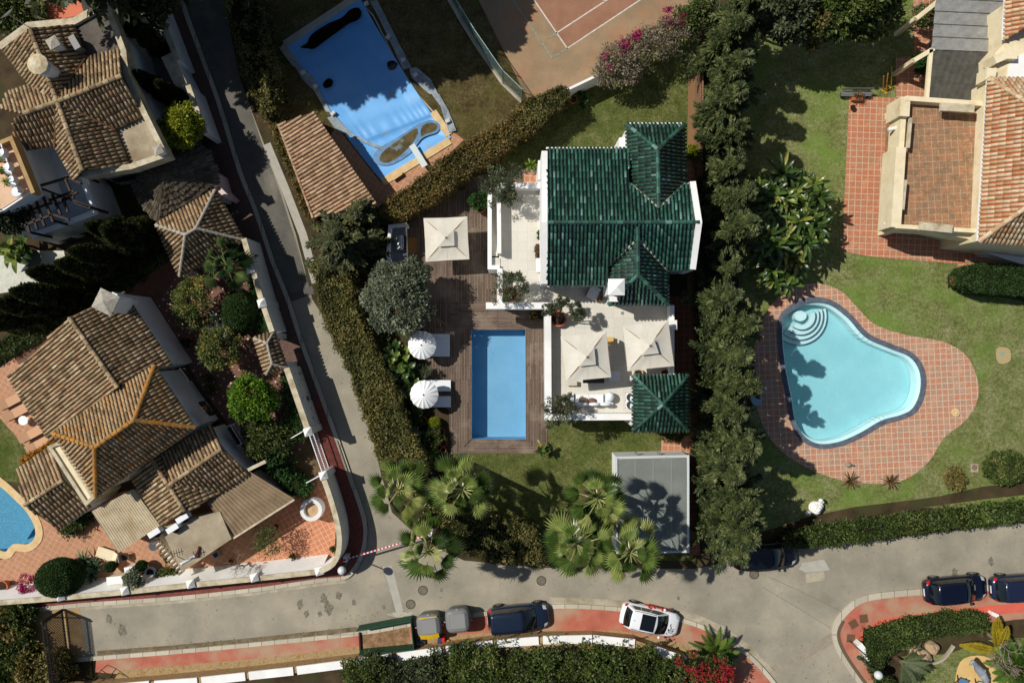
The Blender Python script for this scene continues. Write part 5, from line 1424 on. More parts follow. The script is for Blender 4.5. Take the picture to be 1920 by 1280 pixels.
def bush_tree(name, label, cat, x, y, h, rpx, rz, size, mat, ncl, per, group=None, lump=.3, sig=.3, tips=None, trunk=True, ry=None, zc=None, bark=None, z0=0, part="crown"):
 """Leafy crown seen at pixel (x, y), its middle h above the ground, rpx across in pixels."""
 k = (1 - h / CAM_H) / S
 p = W(x, y, h)
 t = thing(name, label, cat, (p.x, p.y, z0), 0, group)
 rad = (rpx * k, (ry or rpx) * k, rz)
 clump_crown(t, (p.x, p.y, h), rad, ncl, per, size, mat, sig=sig, lump=lump, tips=tips, name=part)
 if trunk: limbs(t, (p.x, p.y, z0), (p.x, p.y, h), rad[0] * .6, max(.05, rad[0] * .07), bark)
 return t

def conifer_mesh(H, Rb, mat, nb=230, per=30, leaf=.24, droop=.15, up=.25, power=.8, zlo=.08):
 """Open feathery conifer: limbs from the stem, sprays along each limb."""
 z = H * (zlo + (1 - zlo) * rng.uniform(0, 1, nb) ** .8)
 f = 1 - z / H
 ln = Rb * (f ** power * np.where(rng.uniform(size=nb) < .2, rng.uniform(1.2, 1.9, nb), rng.uniform(.3, 1.0, nb)) + .12)
 az = rng.uniform(0, 2 * np.pi, nb)
 idx = np.repeat(np.arange(nb), per)
 n = len(idx)
 s = rng.uniform(.15, 1, n)
 dirv = np.stack([np.cos(az), np.sin(az), up * np.ones(nb)], 1)[idx]
 side = np.stack([-np.sin(az), np.cos(az), np.zeros(nb)], 1)[idx]
 sp = rng.normal(size=n)
 Pn = dirv * (ln[idx] * s)[:, None] + side * (sp * .085 * ln[idx] * (1.2 - s))[:, None]
 Pn[:, 2] += z[idx] - droop * (s ** 2) * ln[idx] + rng.normal(size=n) * .05
 D = dirv * rng.uniform(.5, 1.3, (n, 1)) + side * (np.sign(sp) * rng.uniform(.1, .75, n))[:, None] + unit(n) * .3
 N = np.array([0, 0, 1.]) + unit(n) * .7
 L = leaf * rng.uniform(.6, 1.4, n)
 r = .30 + .3 * s + .2 * rng.normal(size=n) + .16 * rng.normal(size=nb)[idx]
 return Pn, D, N, L, r

def conifer(name, label, cat, x, y, hpx, H, Rb, mat, group=None, width=.27, lean=(0, 0), **k):
 """Stands so that its point of height hpx shows at pixel (x, y)."""
 p = W(x, y, hpx)
 t = thing(name, label, cat, (p.x, p.y, 0), 0, group)
 Pn, D, N, L, r = conifer_mesh(H, Rb, mat, **k)
 m = leaves("crown", Pn + np.array([p.x, p.y, 0]), D, N, L, L * width, mat, t)
 finish(m, r)
 mb = MB(); mb.tube([(p.x, p.y, 0), (p.x, p.y, H * .5), (p.x, p.y, H * .96)], [.05 * Rb + .08, .04 * Rb + .04, .02], 8); mb.build("trunk", m_trunk, t)
 return t

def cypress(name, label, cat, x, y, hpx, H, Rb, mat, n=9000, leaf=.16, group=None):
 p = W(x, y, hpx)
 t = thing(name, label, cat, (p.x, p.y, 0), 0, group)
 z = rng.uniform(.02, 1, n) ** .9
 prof = np.sin(np.pi * np.clip(z * .86 + .14, 0, 1)) ** .55 * (1 - .35 * z)
 az = rng.uniform(0, 2 * np.pi, n)
 lump = 1 + .16 * np.sin(az * 4 + z * 9) + .12 * np.sin(az * 7 - z * 15 + 2) + .1 * np.sin(z * 40 + az * 3)
 rr = Rb * prof * lump * rng.uniform(.75, 1.08, n)
 Pn = np.stack([rr * np.cos(az), rr * np.sin(az), z * H], 1)
 D = np.stack([np.cos(az) * .5, np.sin(az) * .5, np.ones(n) * 1.0], 1) + unit(n) * .45
 N = np.stack([np.cos(az), np.sin(az), np.ones(n) * .3], 1) + unit(n) * .5
 L = leaf * rng.uniform(.6, 1.5, n)
 m = leaves("crown", Pn + np.array([p.x, p.y, 0]), D, N, L, L * .42, mat, t)
 finish(m, .3 + .3 * (lump - .8) + .25 * rng.normal(size=n) + .15)
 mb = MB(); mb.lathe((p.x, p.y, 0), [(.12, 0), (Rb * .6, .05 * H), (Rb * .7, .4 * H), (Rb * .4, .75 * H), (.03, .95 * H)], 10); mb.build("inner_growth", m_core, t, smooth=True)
 mb = MB(); mb.tube([(p.x, p.y, 0), (p.x, p.y, .3 * H)], .12); mb.build("trunk", m_trunk, t)
 return t

def inside(px, poly):
 x, y = px[:, 0], px[:, 1]
 r = np.zeros(len(px), bool)
 n = len(poly)
 for i in range(n):
  x0, y0 = poly[i]; x1, y1 = poly[(i + 1) % n]
  c = ((y0 > y) != (y1 > y))
  with np.errstate(divide='ignore', invalid='ignore'):
   r ^= c & (x < (x1 - x0) * (y - y0) / (y1 - y0 + 1e-12) + x0)
 return r

def hedge(name, label, px, h, mat, dens=330, leaf=.13, cat="hedge", group=None, rough=.14, top_wave=.12, z0=.0, sides=True, mat2=None, mix=None):
 """Clipped hedge: px outlines its flat top in the photograph, h its height."""
 pts = [W(x, y, h) for x, y in px]
 poly = [(p.x, p.y) for p in pts]
 c = sum(pts, Vector()) / len(pts)
 t = thing(name, label, cat, (c.x, c.y, z0), 0, group)
 lo = np.min(poly, axis=0); hi = np.max(poly, axis=0)
 n0 = int((hi[0] - lo[0]) * (hi[1] - lo[1]) * dens)
 q = np.stack([rng.uniform(lo[0], hi[0], n0), rng.uniform(lo[1], hi[1], n0)], 1)
 q = q[inside(q, poly)]
 n = len(q)
 zz = h + top_wave * vnoise(np.c_[q, np.zeros(n)], 2.3, 3) + top_wave * .8 * vnoise(np.c_[q, np.zeros(n)], 6.1, 5) - rng.exponential(rough * .7, n)
 Pt = np.c_[q, zz]
 Nt = unit(n) * .75 + np.array([0, 0, 1.])
 Dt = unit(n) + np.array([0, 0, .35])
 Ps, Ns, Ds = [Pt], [Nt], [Dt]
 if sides:
  m = len(poly)
  ar = sum(poly[i][0] * poly[(i + 1) % m][1] - poly[(i + 1) % m][0] * poly[i][1] for i in range(m))
  for i in range(m):
   a, b = np.array(poly[i]), np.array(poly[(i + 1) % m])
   L_ = np.linalg.norm(b - a)
   k = int(L_ * (h - z0) * dens * .55)
   if k < 2: continue
   nn = np.array([(b - a)[1], -(b - a)[0]]) / L_ * (1 if ar > 0 else -1)
   u = rng.uniform(0, 1, k)
   z = z0 + (h - z0) * rng.uniform(0, 1.03, k) ** .8
   base = a + (b - a) * u[:, None]
   o_ = rough * vnoise(np.c_[base, z], 3.1, 1) + rng.normal(size=k) * rough * .5
   Ps.append(np.c_[base + nn * o_[:, None], z])
   Ns.append(unit(k) * .8 + np.array([nn[0], nn[1], .5]))
   Ds.append(unit(k) + np.array([nn[0], nn[1], .3]) * .6)
 Pn = np.concatenate(Ps)
 n = len(Pn)
 L = leaf * rng.uniform(.6, 1.5, n)
 m = leaves("foliage", Pn, np.concatenate(Ds), np.concatenate(Ns), L, L * .55, mat, t)
 r = .42 + .22 * rng.normal(size=n) + .28 * vnoise(Pn, .9, 2) + .15 * vnoise(Pn, 3.3, 8)
 finish(m, r)
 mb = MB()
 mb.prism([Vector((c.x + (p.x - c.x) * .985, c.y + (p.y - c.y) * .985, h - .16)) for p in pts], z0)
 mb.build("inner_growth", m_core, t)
 return t

def fan_palm(name, label, cat, x, y, h, Rl, mat, nfr=34, group=None, skirt=True, z0=0, seed=0):
 """Fan palm: crown middle at pixel (x, y), h above ground, leaf reach Rl metres."""
 rd = random.Random(seed)
 p = W(x, y, h)
 t = thing(name, label, cat, (p.x, p.y, z0), 0, group)
 mb = MB()
 lx, ly = rd.uniform(-.25, .25), rd.uniform(-.25, .25)
 mb.tube([(p.x + lx, p.y + ly, z0), (p.x + lx * .5, p.y + ly * .5, z0 + (h - z0) * .5), (p.x, p.y, h - .1)], [.26, .19, .17], 12)
 mb.build("trunk", m_palmtrunk, t)
 mb, st = MB(), MB()
 for i in range(nfr):
  az = i * 2.39996 + rd.uniform(-.25, .25)
  q = i / nfr
  el = R(66 - 100 * q + rd.uniform(-12, 12))
  pl = Rl * (.46 + .26 * rd.random()) * (1 if q > .15 else .75)
  d = Vector((math.cos(az) * math.cos(el), math.sin(az) * math.cos(el), math.sin(el)))
  c0 = Vector((p.x, p.y, h - .25 * q))
  c1 = c0 + d * pl + Vector((0, 0, -.08 * pl))
  st.tube([c0, c0.lerp(c1, .5) + Vector((0, 0, .06)), c1], [.04, .034, .028], 5, rd.uniform(.8, 1))
  el2 = el - R(14 + 40 * q * rd.random())
  az += rd.uniform(-.35, .35)
  f = Vector((math.cos(az) * math.cos(el2), math.sin(az) * math.cos(el2), math.sin(el2)))
  s = f.cross(Vector((0, 0, 1))).normalized()
  up = s.cross(f)
  fl = Rl * (.50 + .12 * rd.random()) * (1 if q > .1 else .8)
  ns = 16
  col = rd.choice((rd.uniform(.0, .3), rd.uniform(.45, .95)))
  span = R(rd.uniform(52, 92))
  rollv = rd.uniform(-.5, .5)
  s, up = s * math.cos(rollv) + up * math.sin(rollv), up * math.cos(rollv) - s * math.sin(rollv)
  for k in range(ns):
   a0, a1 = -span + 2 * span * k / ns, -span + 2 * span * (k + 1) / ns
   am = (a0 + a1) / 2
   lf = fl * (1 - .42 * (abs(am) / span) ** 2) * rd.uniform(.9, 1.06)
   def pt(a, r_, lift): return c1 + f * (r_ * math.cos(a)) + s * (r_ * math.sin(a)) + up * lift + Vector((0, 0, -.34 * r_ * r_ / max(fl, .1)))
   w0, w1 = pt(a0, lf * .6, -.04), pt(a1, lf * .6, -.04)
   m0 = pt(am, lf * .6, .05)
   tip = pt(am, lf, -.06)
   mb.add([c1, w0, m0, w1, tip], [(0, 1, 2), (0, 2, 3), (1, 4, 2), (2, 4, 3)], min(1, max(0, col + rd.uniform(-.12, .12))))
 st.build("leaf_stalks", mat, t)
 mb.build("fronds", mat, t)
 if skirt:
  mb = MB()
  for i in range(22):
   az = rd.uniform(0, 6.28); L = rd.uniform(.5, 1.0)
   a = Vector((p.x, p.y, h - .25)); e = a + Vector((math.cos(az) * .45 * L, math.sin(az) * .45 * L, -L))
   mb.tube([a, a.lerp(e, .5) + Vector((math.cos(az) * .15, math.sin(az) * .15, 0)), e], [.03, .05, .015], 4)
  mb.build("dry_skirt", mat_skirt, t)
 return t
mat_skirt = mat_noise("dry_palm_skirt", [(.3, (110, 84, 52)), (.7, (150, 122, 82))], 6, .95)

def rosette(parent, c, n, L, w, mat, name="blades", el=(75, -5), droop=.5, seg=4, seed=0, rag=0, twist=.0):
 """Strap leaves arching from one point."""
 rd = random.Random(seed)
 mb = MB()
 c = Vector(c)
 for i in range(n):
  az = i * 2.39996 + rd.uniform(-.3, .3)
  e = R(el[0] + (el[1] - el[0]) * i / n + rd.uniform(-8, 8))
  l = L * rd.uniform(.75, 1.1)
  h = Vector((math.cos(az), math.sin(az), 0)); s = Vector((-math.sin(az), math.cos(az), 0))
  col = rd.random()
  L0, R0, M0 = [], [], []
  for k in range(seg + 1):
   u = k / seg
   q = c + h * (l * u * math.cos(e) * (1 - .15 * droop * u)) + Vector((0, 0, l * (u * math.sin(e) - droop * .55 * u * u)))
   ww = w * .5 * (math.sin(math.pi * min(1, .12 + .88 * u) * .98) ** .7 if rag else (1 - u) ** .6 * (.6 + .6 * min(1, u * 4)))
   ww *= 1 - rag * rd.random() * .5
   L0.append(q + s * ww + Vector((0, 0, ww * .35))); R0.append(q - s * ww + Vector((0, 0, ww * .35))); M0.append(q)
  for k in range(seg):
   mb.add([L0[k], M0[k], M0[k + 1], L0[k + 1]], [(0, 1, 2, 3)], col)
   mb.add([M0[k], R0[k], R0[k + 1], M0[k + 1]], [(0, 1, 2, 3)], min(1, col + .08))
 return mb.build(name, mat, parent)

def feather(parent, c, n, L, lw, mat, el=(70, 0), droop=.6, nl=26, seed=0, name="fronds", az0=0, az_span=6.2832):
 """Pinnate fronds with leaflets either side of each rib."""
 rd = random.Random(seed)
 mb = MB()
 c = Vector(c)
 for i in range(n):
  az = az0 + (az_span * ((i * .618034) % 1.0)) + rd.uniform(-.15, .15)
  e = R(el[0] + (el[1] - el[0]) * i / max(1, n - 1) + rd.uniform(-6, 6))
  l = L * rd.uniform(.8, 1.1)
  h = Vector((math.cos(az), math.sin(az), 0)); s = Vector((-math.sin(az), math.cos(az), 0))
  pts = [c + h * (l * u * math.cos(e)) + Vector((0, 0, l * (u * math.sin(e) - droop * .5 * u * u))) for u in [k / 8 for k in range(9)]]
  col = rd.uniform(.2, .8)
  mb.tube(pts, [.03 - .024 * k / 8 for k in range(9)], 4, min(1, col + .25))
  for k in range(nl):
   u = .12 + .88 * k / nl
   f = u * 8; a = int(min(7, f)); q = pts[a].lerp(pts[a + 1], f - a)
   d = (pts[a + 1] - pts[a]).normalized()
   ll = lw * math.sin(math.pi * (.15 + .8 * u)) * rd.uniform(.85, 1.1)
   for sg in (-1, 1):
    t_ = q + s * (sg * ll * .8) + d * ll * .55 + Vector((0, 0, -.12 * ll + .1 * ll))
    b = d * (.035 + .02 * lw)
    mb.add([q - b, q + b, t_], [(0, 1, 2)], min(1, max(0, col + rd.uniform(-.15, .15))))
 return mb.build(name, mat, parent)

def bare_tree(name, label, cat, x, y, H, spread, seed=0, mat=None, h0=0, gens=4, group=None, r0=.07, z0=0, lean=0):
 rd = random.Random(seed)
 p = W(x, y, h0)
 t = thing(name, label, cat, (p.x, p.y, z0), 0, group)
 mb = MB()
 def go(a, d, l, r, g):
  b = a + d * l
  m = a.lerp(b, .5) + Vector((rd.uniform(-.08, .08) * l, rd.uniform(-.08, .08) * l, rd.uniform(-.04, .08) * l))
  mb.tube([a, m, b], [r, r * .85, r * .65], 5)
  if g:
   for _ in range(rd.choice((2, 3, 3))):
    nd = (d + Vector((rd.uniform(-1, 1), rd.uniform(-1, 1), rd.uniform(-.25, .6))) * spread).normalized()
    go(b, nd, l * rd.uniform(.6, .85), r * .62, g - 1)
 go(Vector((p.x, p.y, z0)), Vector((rd.uniform(-.1, .1) + lean, rd.uniform(-.1, .1), 1)).normalized(), H * .33, r0, gens)
 mb.build("branches", mat or m_twig, t)
 return t

def pot(parent, c, r, h, mat=None, name="pot", n=20):
 mb = MB()
 mb.lathe(c, [(r * .68, 0), (r * .72, .02), (r * .95, h * .85), (r * 1.06, h * .86), (r * 1.06, h), (r * .9, h), (r * .86, h * .88), (0, h * .88)], n)
 o = mb.build(name, mat or m_pot, parent, smooth=False)
 mb = MB(); mb.lathe((c[0], c[1], c[2] + h * .885), [(r * .85, 0), (0, .01)], n); mb.build("soil", m_soil, o)
 return o

# ---- the tall feathery conifer row between the two gardens
row = [(1387, 28, 5, 7.7, 2.0), (1365, 80, 5, 8.3, 1.7), (1375, 140, 5, 8.0, 1.7), (1359, 200, 5, 8.4, 1.5), (1367, 262, 5, 8.4, 1.45), (1365, 322, 5, 7.4, 1.45), (1387, 372, 5, 7.3, 1.5), (1379, 436, 5, 8.8, 1.5), (1373, 505, 5, 6.0, 1.2), (1355, 562, 5, 7.7, 1.5), (1379, 610, 5, 9.1, 1.5), (1369, 668, 5, 8.1, 1.5), (1381, 720, 5, 8.8, 1.5), (1361, 768, 5, 8.2, 1.5), (1381, 826, 5, 8.5, 1.65), (1361, 880, 5, 7.6, 1.5), (1383, 930, 5, 8.4, 1.7), (1375, 985, 5, 8.9, 1.7), (1381, 1036, 5, 6.4, 1.4)]
rl = ["behind the bougainvillea", "at the end of the slat fence", "beside the top of the slat fence", "beside the middle of the slat fence", "beside the lower slat fence", "beside the villa's rear wing", "facing the banana clump top", "facing the banana clump middle", "sparsest, at the gap by the banana clump", "beside the front green wing", "just past the villa's dark side path", "facing the pool's narrow end", "level with the terrace parasols", "level with the green pavilion", "beside the terracotta path end", "level with the garage top", "level with the garage middle", "beside the garage's lower end", "last, overhanging the lane"]
protos = []
for i, ((x, y, hp, H, Rb), lab) in enumerate(zip(row, rl)):
 lab = "grey green feathery conifer of the row, " + lab
 if i < 4:
  protos.append((conifer("conifer_tree", lab, "conifer", x, y, hp, H, Rb, L_conifer, "conifers in the row between the gardens", nb=120, per=200, leaf=.27, power=.8, up=.35), H, Rb))
 else:
  o, h_, r_ = protos[i % 4]
  c = copy_tree(o)
  p = W(x, y, hp)
  c.location = (p.x, p.y, 0)
  c.rotation_euler = (0, 0, i * 1.9)
  c.scale = (Rb / r_, Rb / r_, H / h_)
  c["label"] = lab
# lower growth of the same row
hedge("hedge", "straggly green undergrowth hedge along the foot of the conifer row", [(1326, 300), (1345, 300), (1340, 500), (1345, 560), (1340, 700), (1345, 860), (1350, 1010), (1325, 1010), (1322, 700), (1320, 500)], 2.2, L_conifer, 160, .2, rough=.3, top_wave=.35)
# ---- tall trees beyond the frame whose shade falls over the street and the covered pool
shade = [(300, 6, 17.5, 3.2), (268, 14, 17, 3.2), (350, 0, 18, 3.0), (392, -16, 17, 2.8), (470, 6, 15, 2.4), (540, -8, 15.5, 2.6), (606, -16, 15, 2.5), (690, -40, 13, 2.5), (440, -50, 12, 2.4), (330, -60, 18, 3.2), (230, -70, 12.5, 2.9), (780, -64, 9.5, 2.2), (290, -64, 12, 2.9)]
sp0 = None
for i, (x, y, H, Rb) in enumerate(shade):
 lab = "tall dark conifer just past the photo's top edge, shading %s" % ["the street", "the old house roof", "the covered pool", "the street verge", "the shaded pool corner", "the deep pool end", "the dry lawn", "the court fence", "the upper hedge", "the pool's dark puddle", "the yard wall", "the court corner", "the top of the street"][i]
 if sp0 is None:
  sp0 = conifer("shade_conifer", lab, "conifer", x, y, 0, H, Rb, L_pine, "tall conifers whose shade crosses the street", nb=560, per=44, leaf=.5, power=.45, width=.6, up=.1, zlo=.45)
  q0 = (H, Rb)
 else:
  c = copy_tree(sp0)
  p = W(x, y, 0)
  c.location = (p.x, p.y, 0); c.rotation_euler = (0, 0, i * 2.1); c.scale = (Rb / q0[1], Rb / q0[1], H / q0[0]); c["label"] = lab
# ---- hedges
hedge("hedge", "long dry olive hedge between the street and the villa garden", [(588, 498), (620, 486), (652, 520), (672, 590), (692, 640), (716, 690), (742, 740), (764, 800), (790, 860), (800, 890), (735, 900), (705, 845), (690, 790), (668, 735), (655, 690), (622, 630), (598, 560)], 2.6, L_hedge, 420, .14, rough=.2)
hedge("hedge", "broad dry clipped hedge between covered pool and villa deck", [(712, 400), (730, 378), (775, 345), (850, 285), (905, 250), (960, 222), (990, 190), (1012, 208), (1000, 240), (960, 268), (905, 305), (850, 345), (800, 380), (745, 410)], 2.3, L_hedgedry, 420, .14, rough=.18)
hedge("hedge", "short dark clipped hedge at the corner of the tennis court", [(988, 188), (1056, 162), (1068, 184), (1008, 230), (975, 240)], 2.5, L_hedge, 420, .14)
hedge("hedge", "narrow dry hedge beside the street and tiled shed", [(470, 120), (492, 120), (520, 215), (560, 310), (592, 410), (572, 400), (545, 330), (510, 240)], 1.8, L_hedgedry, 380, .14, rough=.2)
hedge("hedge", "tall shaded hedge along the top of the street", [(420, -40), (470, -40), (500, 80), (508, 180), (498, 220), (470, 150), (440, 60)], 2.6, L_hedge, 300, .16, rough=.3, top_wave=.3)
hedge("hedge", "flat topped hedge under the fan palms along the lane", [(810, 905), (870, 960), (930, 975), (1000, 985), (1020, 1055), (940, 1052), (880, 1040), (840, 1010), (800, 960)], 1.7, L_hedge, 330, .15, rough=.25, top_wave=.2)
hedge("hedge", "long green hedge with brown patches above the lane", [(1490, 1004), (1590, 990), (1700, 976), (1800, 964), (1990, 944), (1990, 966), (1900, 978), (1800, 988), (1700, 1002), (1600, 1015), (1490, 1028), (1474, 1016)], 1.7, L_hedgegreen, 330, .15, rough=.2, top_wave=.18)
hedge("hedge", "square clipped dark green hedge block by the cream house", [(1806, 512), (1820, 498), (1850, 495), (1990, 502), (1990, 566), (1920, 554), (1830, 546), (1808, 534)], 1.9, L_box, 480, .1, rough=.06, top_wave=.04)
hedge("hedge", "dense deep green hedge behind the fresh red pavement", [(1632, 1192), (1700, 1170), (1790, 1156), (1850, 1154), (1856, 1180), (1790, 1192), (1745, 1190), (1700, 1215), (1660, 1230), (1655, 1262), (1690, 1290), (1660, 1300), (1640, 1260), (1630, 1225)], 1.3, L_hedgegreen, 420, .12, rough=.15)
hedge("hedge", "low flowering orange hedge at the patio corner by the loungers", [(36, 862), (92, 828), (98, 838), (42, 878)], .7, L_orange, 420, .12, rough=.12)
hedge("hedge", "dark weedy strip at the foot of the cypress row", [(0, 640), (60, 600), (170, 540), (300, 470), (310, 484), (230, 545), (120, 605), (20, 665), (-40, 690), (-40, 660)], .5, L_bush, 220, .16, rough=.15)
# ivy on the inside of the street wall and the yard fence
hedge("ivy", "green ivy over the garden side of the street wall", [(526, 700), (540, 696), (556, 745), (572, 800), (560, 806), (545, 790), (535, 740)], 2.0, L_ivy, 520, .14, cat="ivy", rough=.3, top_wave=.25)
hedge("ivy", "ivy hedge along the low yard fence beside sheet roof", [(498, 845), (520, 838), (535, 880), (560, 905), (574, 926), (550, 930), (525, 905), (508, 880)], 1.7, L_ivy, 420, .15, cat="ivy", rough=.3, top_wave=.3)
hedge("ivy", "thin creeper behind the oval clipped bush and street wall", [(462, 520), (476, 520), (502, 600), (505, 622), (492, 624), (478, 580)], 1.6, L_ivy, 420, .14, cat="ivy", rough=.25, top_wave=.2)
hedge("shrub", "pale straggling shrub by the barred yard gate", [(522, 815), (560, 800), (570, 812), (535, 832)], 1.5, L_hedgegreen, 420, .14, cat="shrub", rough=.25, top_wave=.3)
# ---- single trees and shrubs
bush_tree("olive_tree", "big silver olive tree beside the wooden deck", "tree", 745, 560, 3.1, 58, 1.5, .16, L_olive, 280, 120, lump=.4, sig=.2, ry=64)
bush_tree("olive_tree", "smaller olive crown above the barbecue counter", "tree", 780, 520, 2.6, 20, 1.0, .18, L_olive, 80, 70, sig=.3)
conifer("pine_tree", "dark spiky conifer between street and tiled shed", "conifer", 640, 455, 4.4, 6.0, 1.75, L_pine, nb=150, per=150, leaf=.24, power=.4, width=.5, up=.1)
conifer("pine_tree", "smaller dark conifer against the tiled shed roof", "conifer", 676, 400, 3.8, 5.0, 1.25, L_pine, nb=100, per=130, leaf=.24, power=.45, width=.5, up=.1)
bush_tree("garden_tree", "yellow green round tree beside the old house corner", "tree", 342, 240, 3.4, 36, 1.4, .15, L_lime, 150, 80, sig=.25)
bush_tree("citrus_tree", "dull citrus tree with small fruit beside white garden table", "tree", 366, 562, 2.3, 35, 1.2, .15, L_citrus, 120, 60, sig=.25, ry=42, lump=.5)
bush_tree("citrus_tree", "citrus tree with yellow fruit above the dotted paving", "tree", 412, 650, 2.2, 36, 1.2, .15, L_citrus, 120, 60, sig=.25, lump=.5)
bush_tree("shrub_tree", "bright green round tree between house and ivy wall", "tree", 474, 744, 2.8, 40, 1.4, .16, L_bright, 170, 80, sig=.24)
def clipped(name, label, x, y, h, rx, ry, rz, mat, n=14000, leaf=.08, cat="bush", zlow=0, group=None):
 p = W(x, y, h); k = (1 - h / CAM_H) / S
 t = thing(name, label, cat, (p.x, p.y, zlow), 0, group)
 u = unit(n)
 rad = np.array([rx * k, ry * k, rz])
 sh = 1 + .03 * vnoise(u * 3, 2, 1)
 Pn = u * rad * sh[:, None] * rng.uniform(.95, 1.02, (n, 1)) + np.array([p.x, p.y, h])
 Pn[:, 2] = np.maximum(Pn[:, 2], zlow + .05)
 L = leaf * rng.uniform(.6, 1.4, n)
 finish(leaves("foliage", Pn, u + unit(n) * .8, u + unit(n) * .6, L, L * .6, mat, t), .5 + .22 * rng.normal(size=n))
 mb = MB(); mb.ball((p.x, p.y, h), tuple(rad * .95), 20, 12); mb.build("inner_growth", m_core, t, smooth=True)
 mb = MB(); mb.tube([(p.x, p.y, zlow), (p.x, p.y, h)], .09); mb.build("stem", m_trunk, t)
 return t
clipped("clipped_bush", "large clipped oval bush inside the white street wall", 449, 586, 1.6, 31, 43, 1.3, L_box, 22000)
clipped("topiary_bush", "large clipped dark ball bush by the lower white wall", 113, 1082, 1.5, 41, 35, 1.3, L_box, 22000)
clipped("topiary_bush", "small clipped round bush on the white steps' edge", 207, 1062, .8, 9, 9, .35, L_box, 2500)
clipped("topiary_bush", "small clipped round bush beside the blue ring planter", 265, 1060, .8, 9, 9, .35, L_box, 2500)
bush_tree("round_shrub", "lone round green shrub on the garden lawn", "shrub", 1880, 877, .6, 38, .8, .16, L_hedgegreen, 130, 90, sig=.2, lump=.1, trunk=False, ry=30)
clipped("round_shrub", "small olive gold ball bush beside the square hedge block", 1797, 526, .6, 13, 13, .5, L_hedgedry, 4000)
bush_tree("dry_shrub", "withered low shrub on a bare ring of lawn", "shrub", 1790, 897, .25, 20, .3, .13, L_scrub, 50, 50, trunk=False)
# cypresses leaning out along the path
for i, (x, y, hp, H, Rb, lab) in enumerate(((238, 440, 3.5, 6.4, 1.25, "stoutest dark cypress, beside the tiled gazebo"), (198, 432, 4.5, 6.6, .75, "slim cypress between white house wall and stout cypress"), (172, 478, 4.5, 6.8, .8, "slim cypress over the pale stone paving edge"), (148, 500, 4.5, 6.8, .8, "dark cypress over the middle of the path"), (92, 515, 5, 7.0, .75, "pointed cypress reaching over the pale stone paving"), (62, 550, 5, 7.0, .8, "cypress casting onto the pale paving corner"), (40, 572, 4.5, 6.8, .85, "cypress low in the row by the clay roof"), (8, 600, 4.5, 6.8, .85, "last dark cypress of the row at the photo's edge"), (285, 178 - 20, 3.0, 5.2, .55, "narrow dark cypress inside the shaded yard"), (318, 172, 3.0, 4.8, .5, "second narrow cypress in the shaded yard"), (262, 60, 4.0, 5.0, .6, "shaded cypress against the old house wall"))):
 cypress("cypress_tree", lab, "cypress", x, y, hp, H, Rb, L_cypress, 9000 if Rb < 1 else 16000, .2, "dark cypress trees")
bush_tree("dark_tree", "dark tree beside the ochre balcony", "tree", 18, 395, 5.0, 34, 1.5, .2, L_cypress, 120, 70)
bush_tree("dark_tree", "dark tree in the top corner behind the satellite dish", "tree", 28, 14, 3.6, 50, 1.6, .22, L_bush, 120, 70)
bush_tree("dark_tree", "broad dark bush between annex and street wall", "tree", 262, 10, 3.0, 60, 1.4, .25, L_bush, 120, 70)
# banana and strelitzia clump by the freeform pool
def banana(name, label, x, y, h, stems, L, w, mat, cat="plant", spread=1.0, n=8, seed=0, group=None, z0=0):
 p = W(x, y, h)
 t = thing(name, label, cat, (p.x, p.y, z0), 0, group)
 rd = random.Random(seed)
 for i in range(stems):
  a = i * 2.4; r_ = spread * math.sqrt((i + .5) / stems)
  sx, sy = p.x + r_ * math.cos(a), p.y + r_ * math.sin(a)
  hh = h * rd.uniform(.55, 1.0)
  mb = MB(); mb.tube([(sx, sy, z0), (sx, sy, hh)], [.1, .07], 6); mb.build("stem", m_trunk, t)
  rosette(t, (sx, sy, hh), n, L * rd.uniform(.8, 1.1), w, mat, "leaf_fan", (72, -5), .75, 7, seed * 50 + i, .42)
 return t
banana("giant_strelitzia", "wide clump of giant strelitzia by the freeform pool", 1478, 398, 3.2, 44, 1.7, .28, L_banana, "plant", 2.7, 15, 3)
banana("giant_strelitzia", "lower strelitzia clump reaching over the pool paving", 1470, 500, 2.2, 12, 1.5, .27, L_banana, "plant", 1.2, 13, 4)
banana("banana_plant", "broad leaved banana plants between hedge and white parasols", 745, 680, 1.5, 7, 1.3, .42, L_banana, "plant", .9, 8, 5)
banana("banana_plant", "banana leaves poking out under the lower white parasol", 770, 735, 1.3, 4, 1.0, .4, L_banana, "plant", .5, 8, 6)
banana("banana_plant", "pale banana leaves in the corner below the dark tree", 22, 470, 1.8, 5, 1.3, .42, L_banana, "plant", .7, 8, 7)
# fan palms
palms = [(748, 918, 7.2, 1.9, "fan palm over the end of the street hedge"), (868, 918, 7.6, 2.0, "fan palm with its trunk shadow across the lawn"), (805, 1033, 7.0, 2.05, "fan palm overhanging the lane and striped barrier"), (1122, 935, 8.2, 1.8, "fan palm beside the garage shading its roof"), (1082, 1020, 7.6, 2.2, "largest fan palm at the lane edge below the lawn"), (1182, 1035, 7.8, 2.0, "fan palm in front of the garage over the lane"), (786, 958, 6.6, 1.4, "half hidden fan palm between two bigger fan palms"), (1120, 975, 7.0, 1.4, "half hidden fan palm between the garage fan palms")]
for i, (x, y, h, Rl, lab) in enumerate(palms):
 fan_palm("fan_palm", lab, "palm", x, y, h, Rl, L_palm, 21 if Rl > 1.5 else 13, "tall fan palms along the lane", seed=i + 1)
fan_palm("fan_palm", "dark fan palm overhanging the tiled gazebo", "palm", 424, 498, 3.5, 1.75, L_palmdark, 17, None, seed=21)
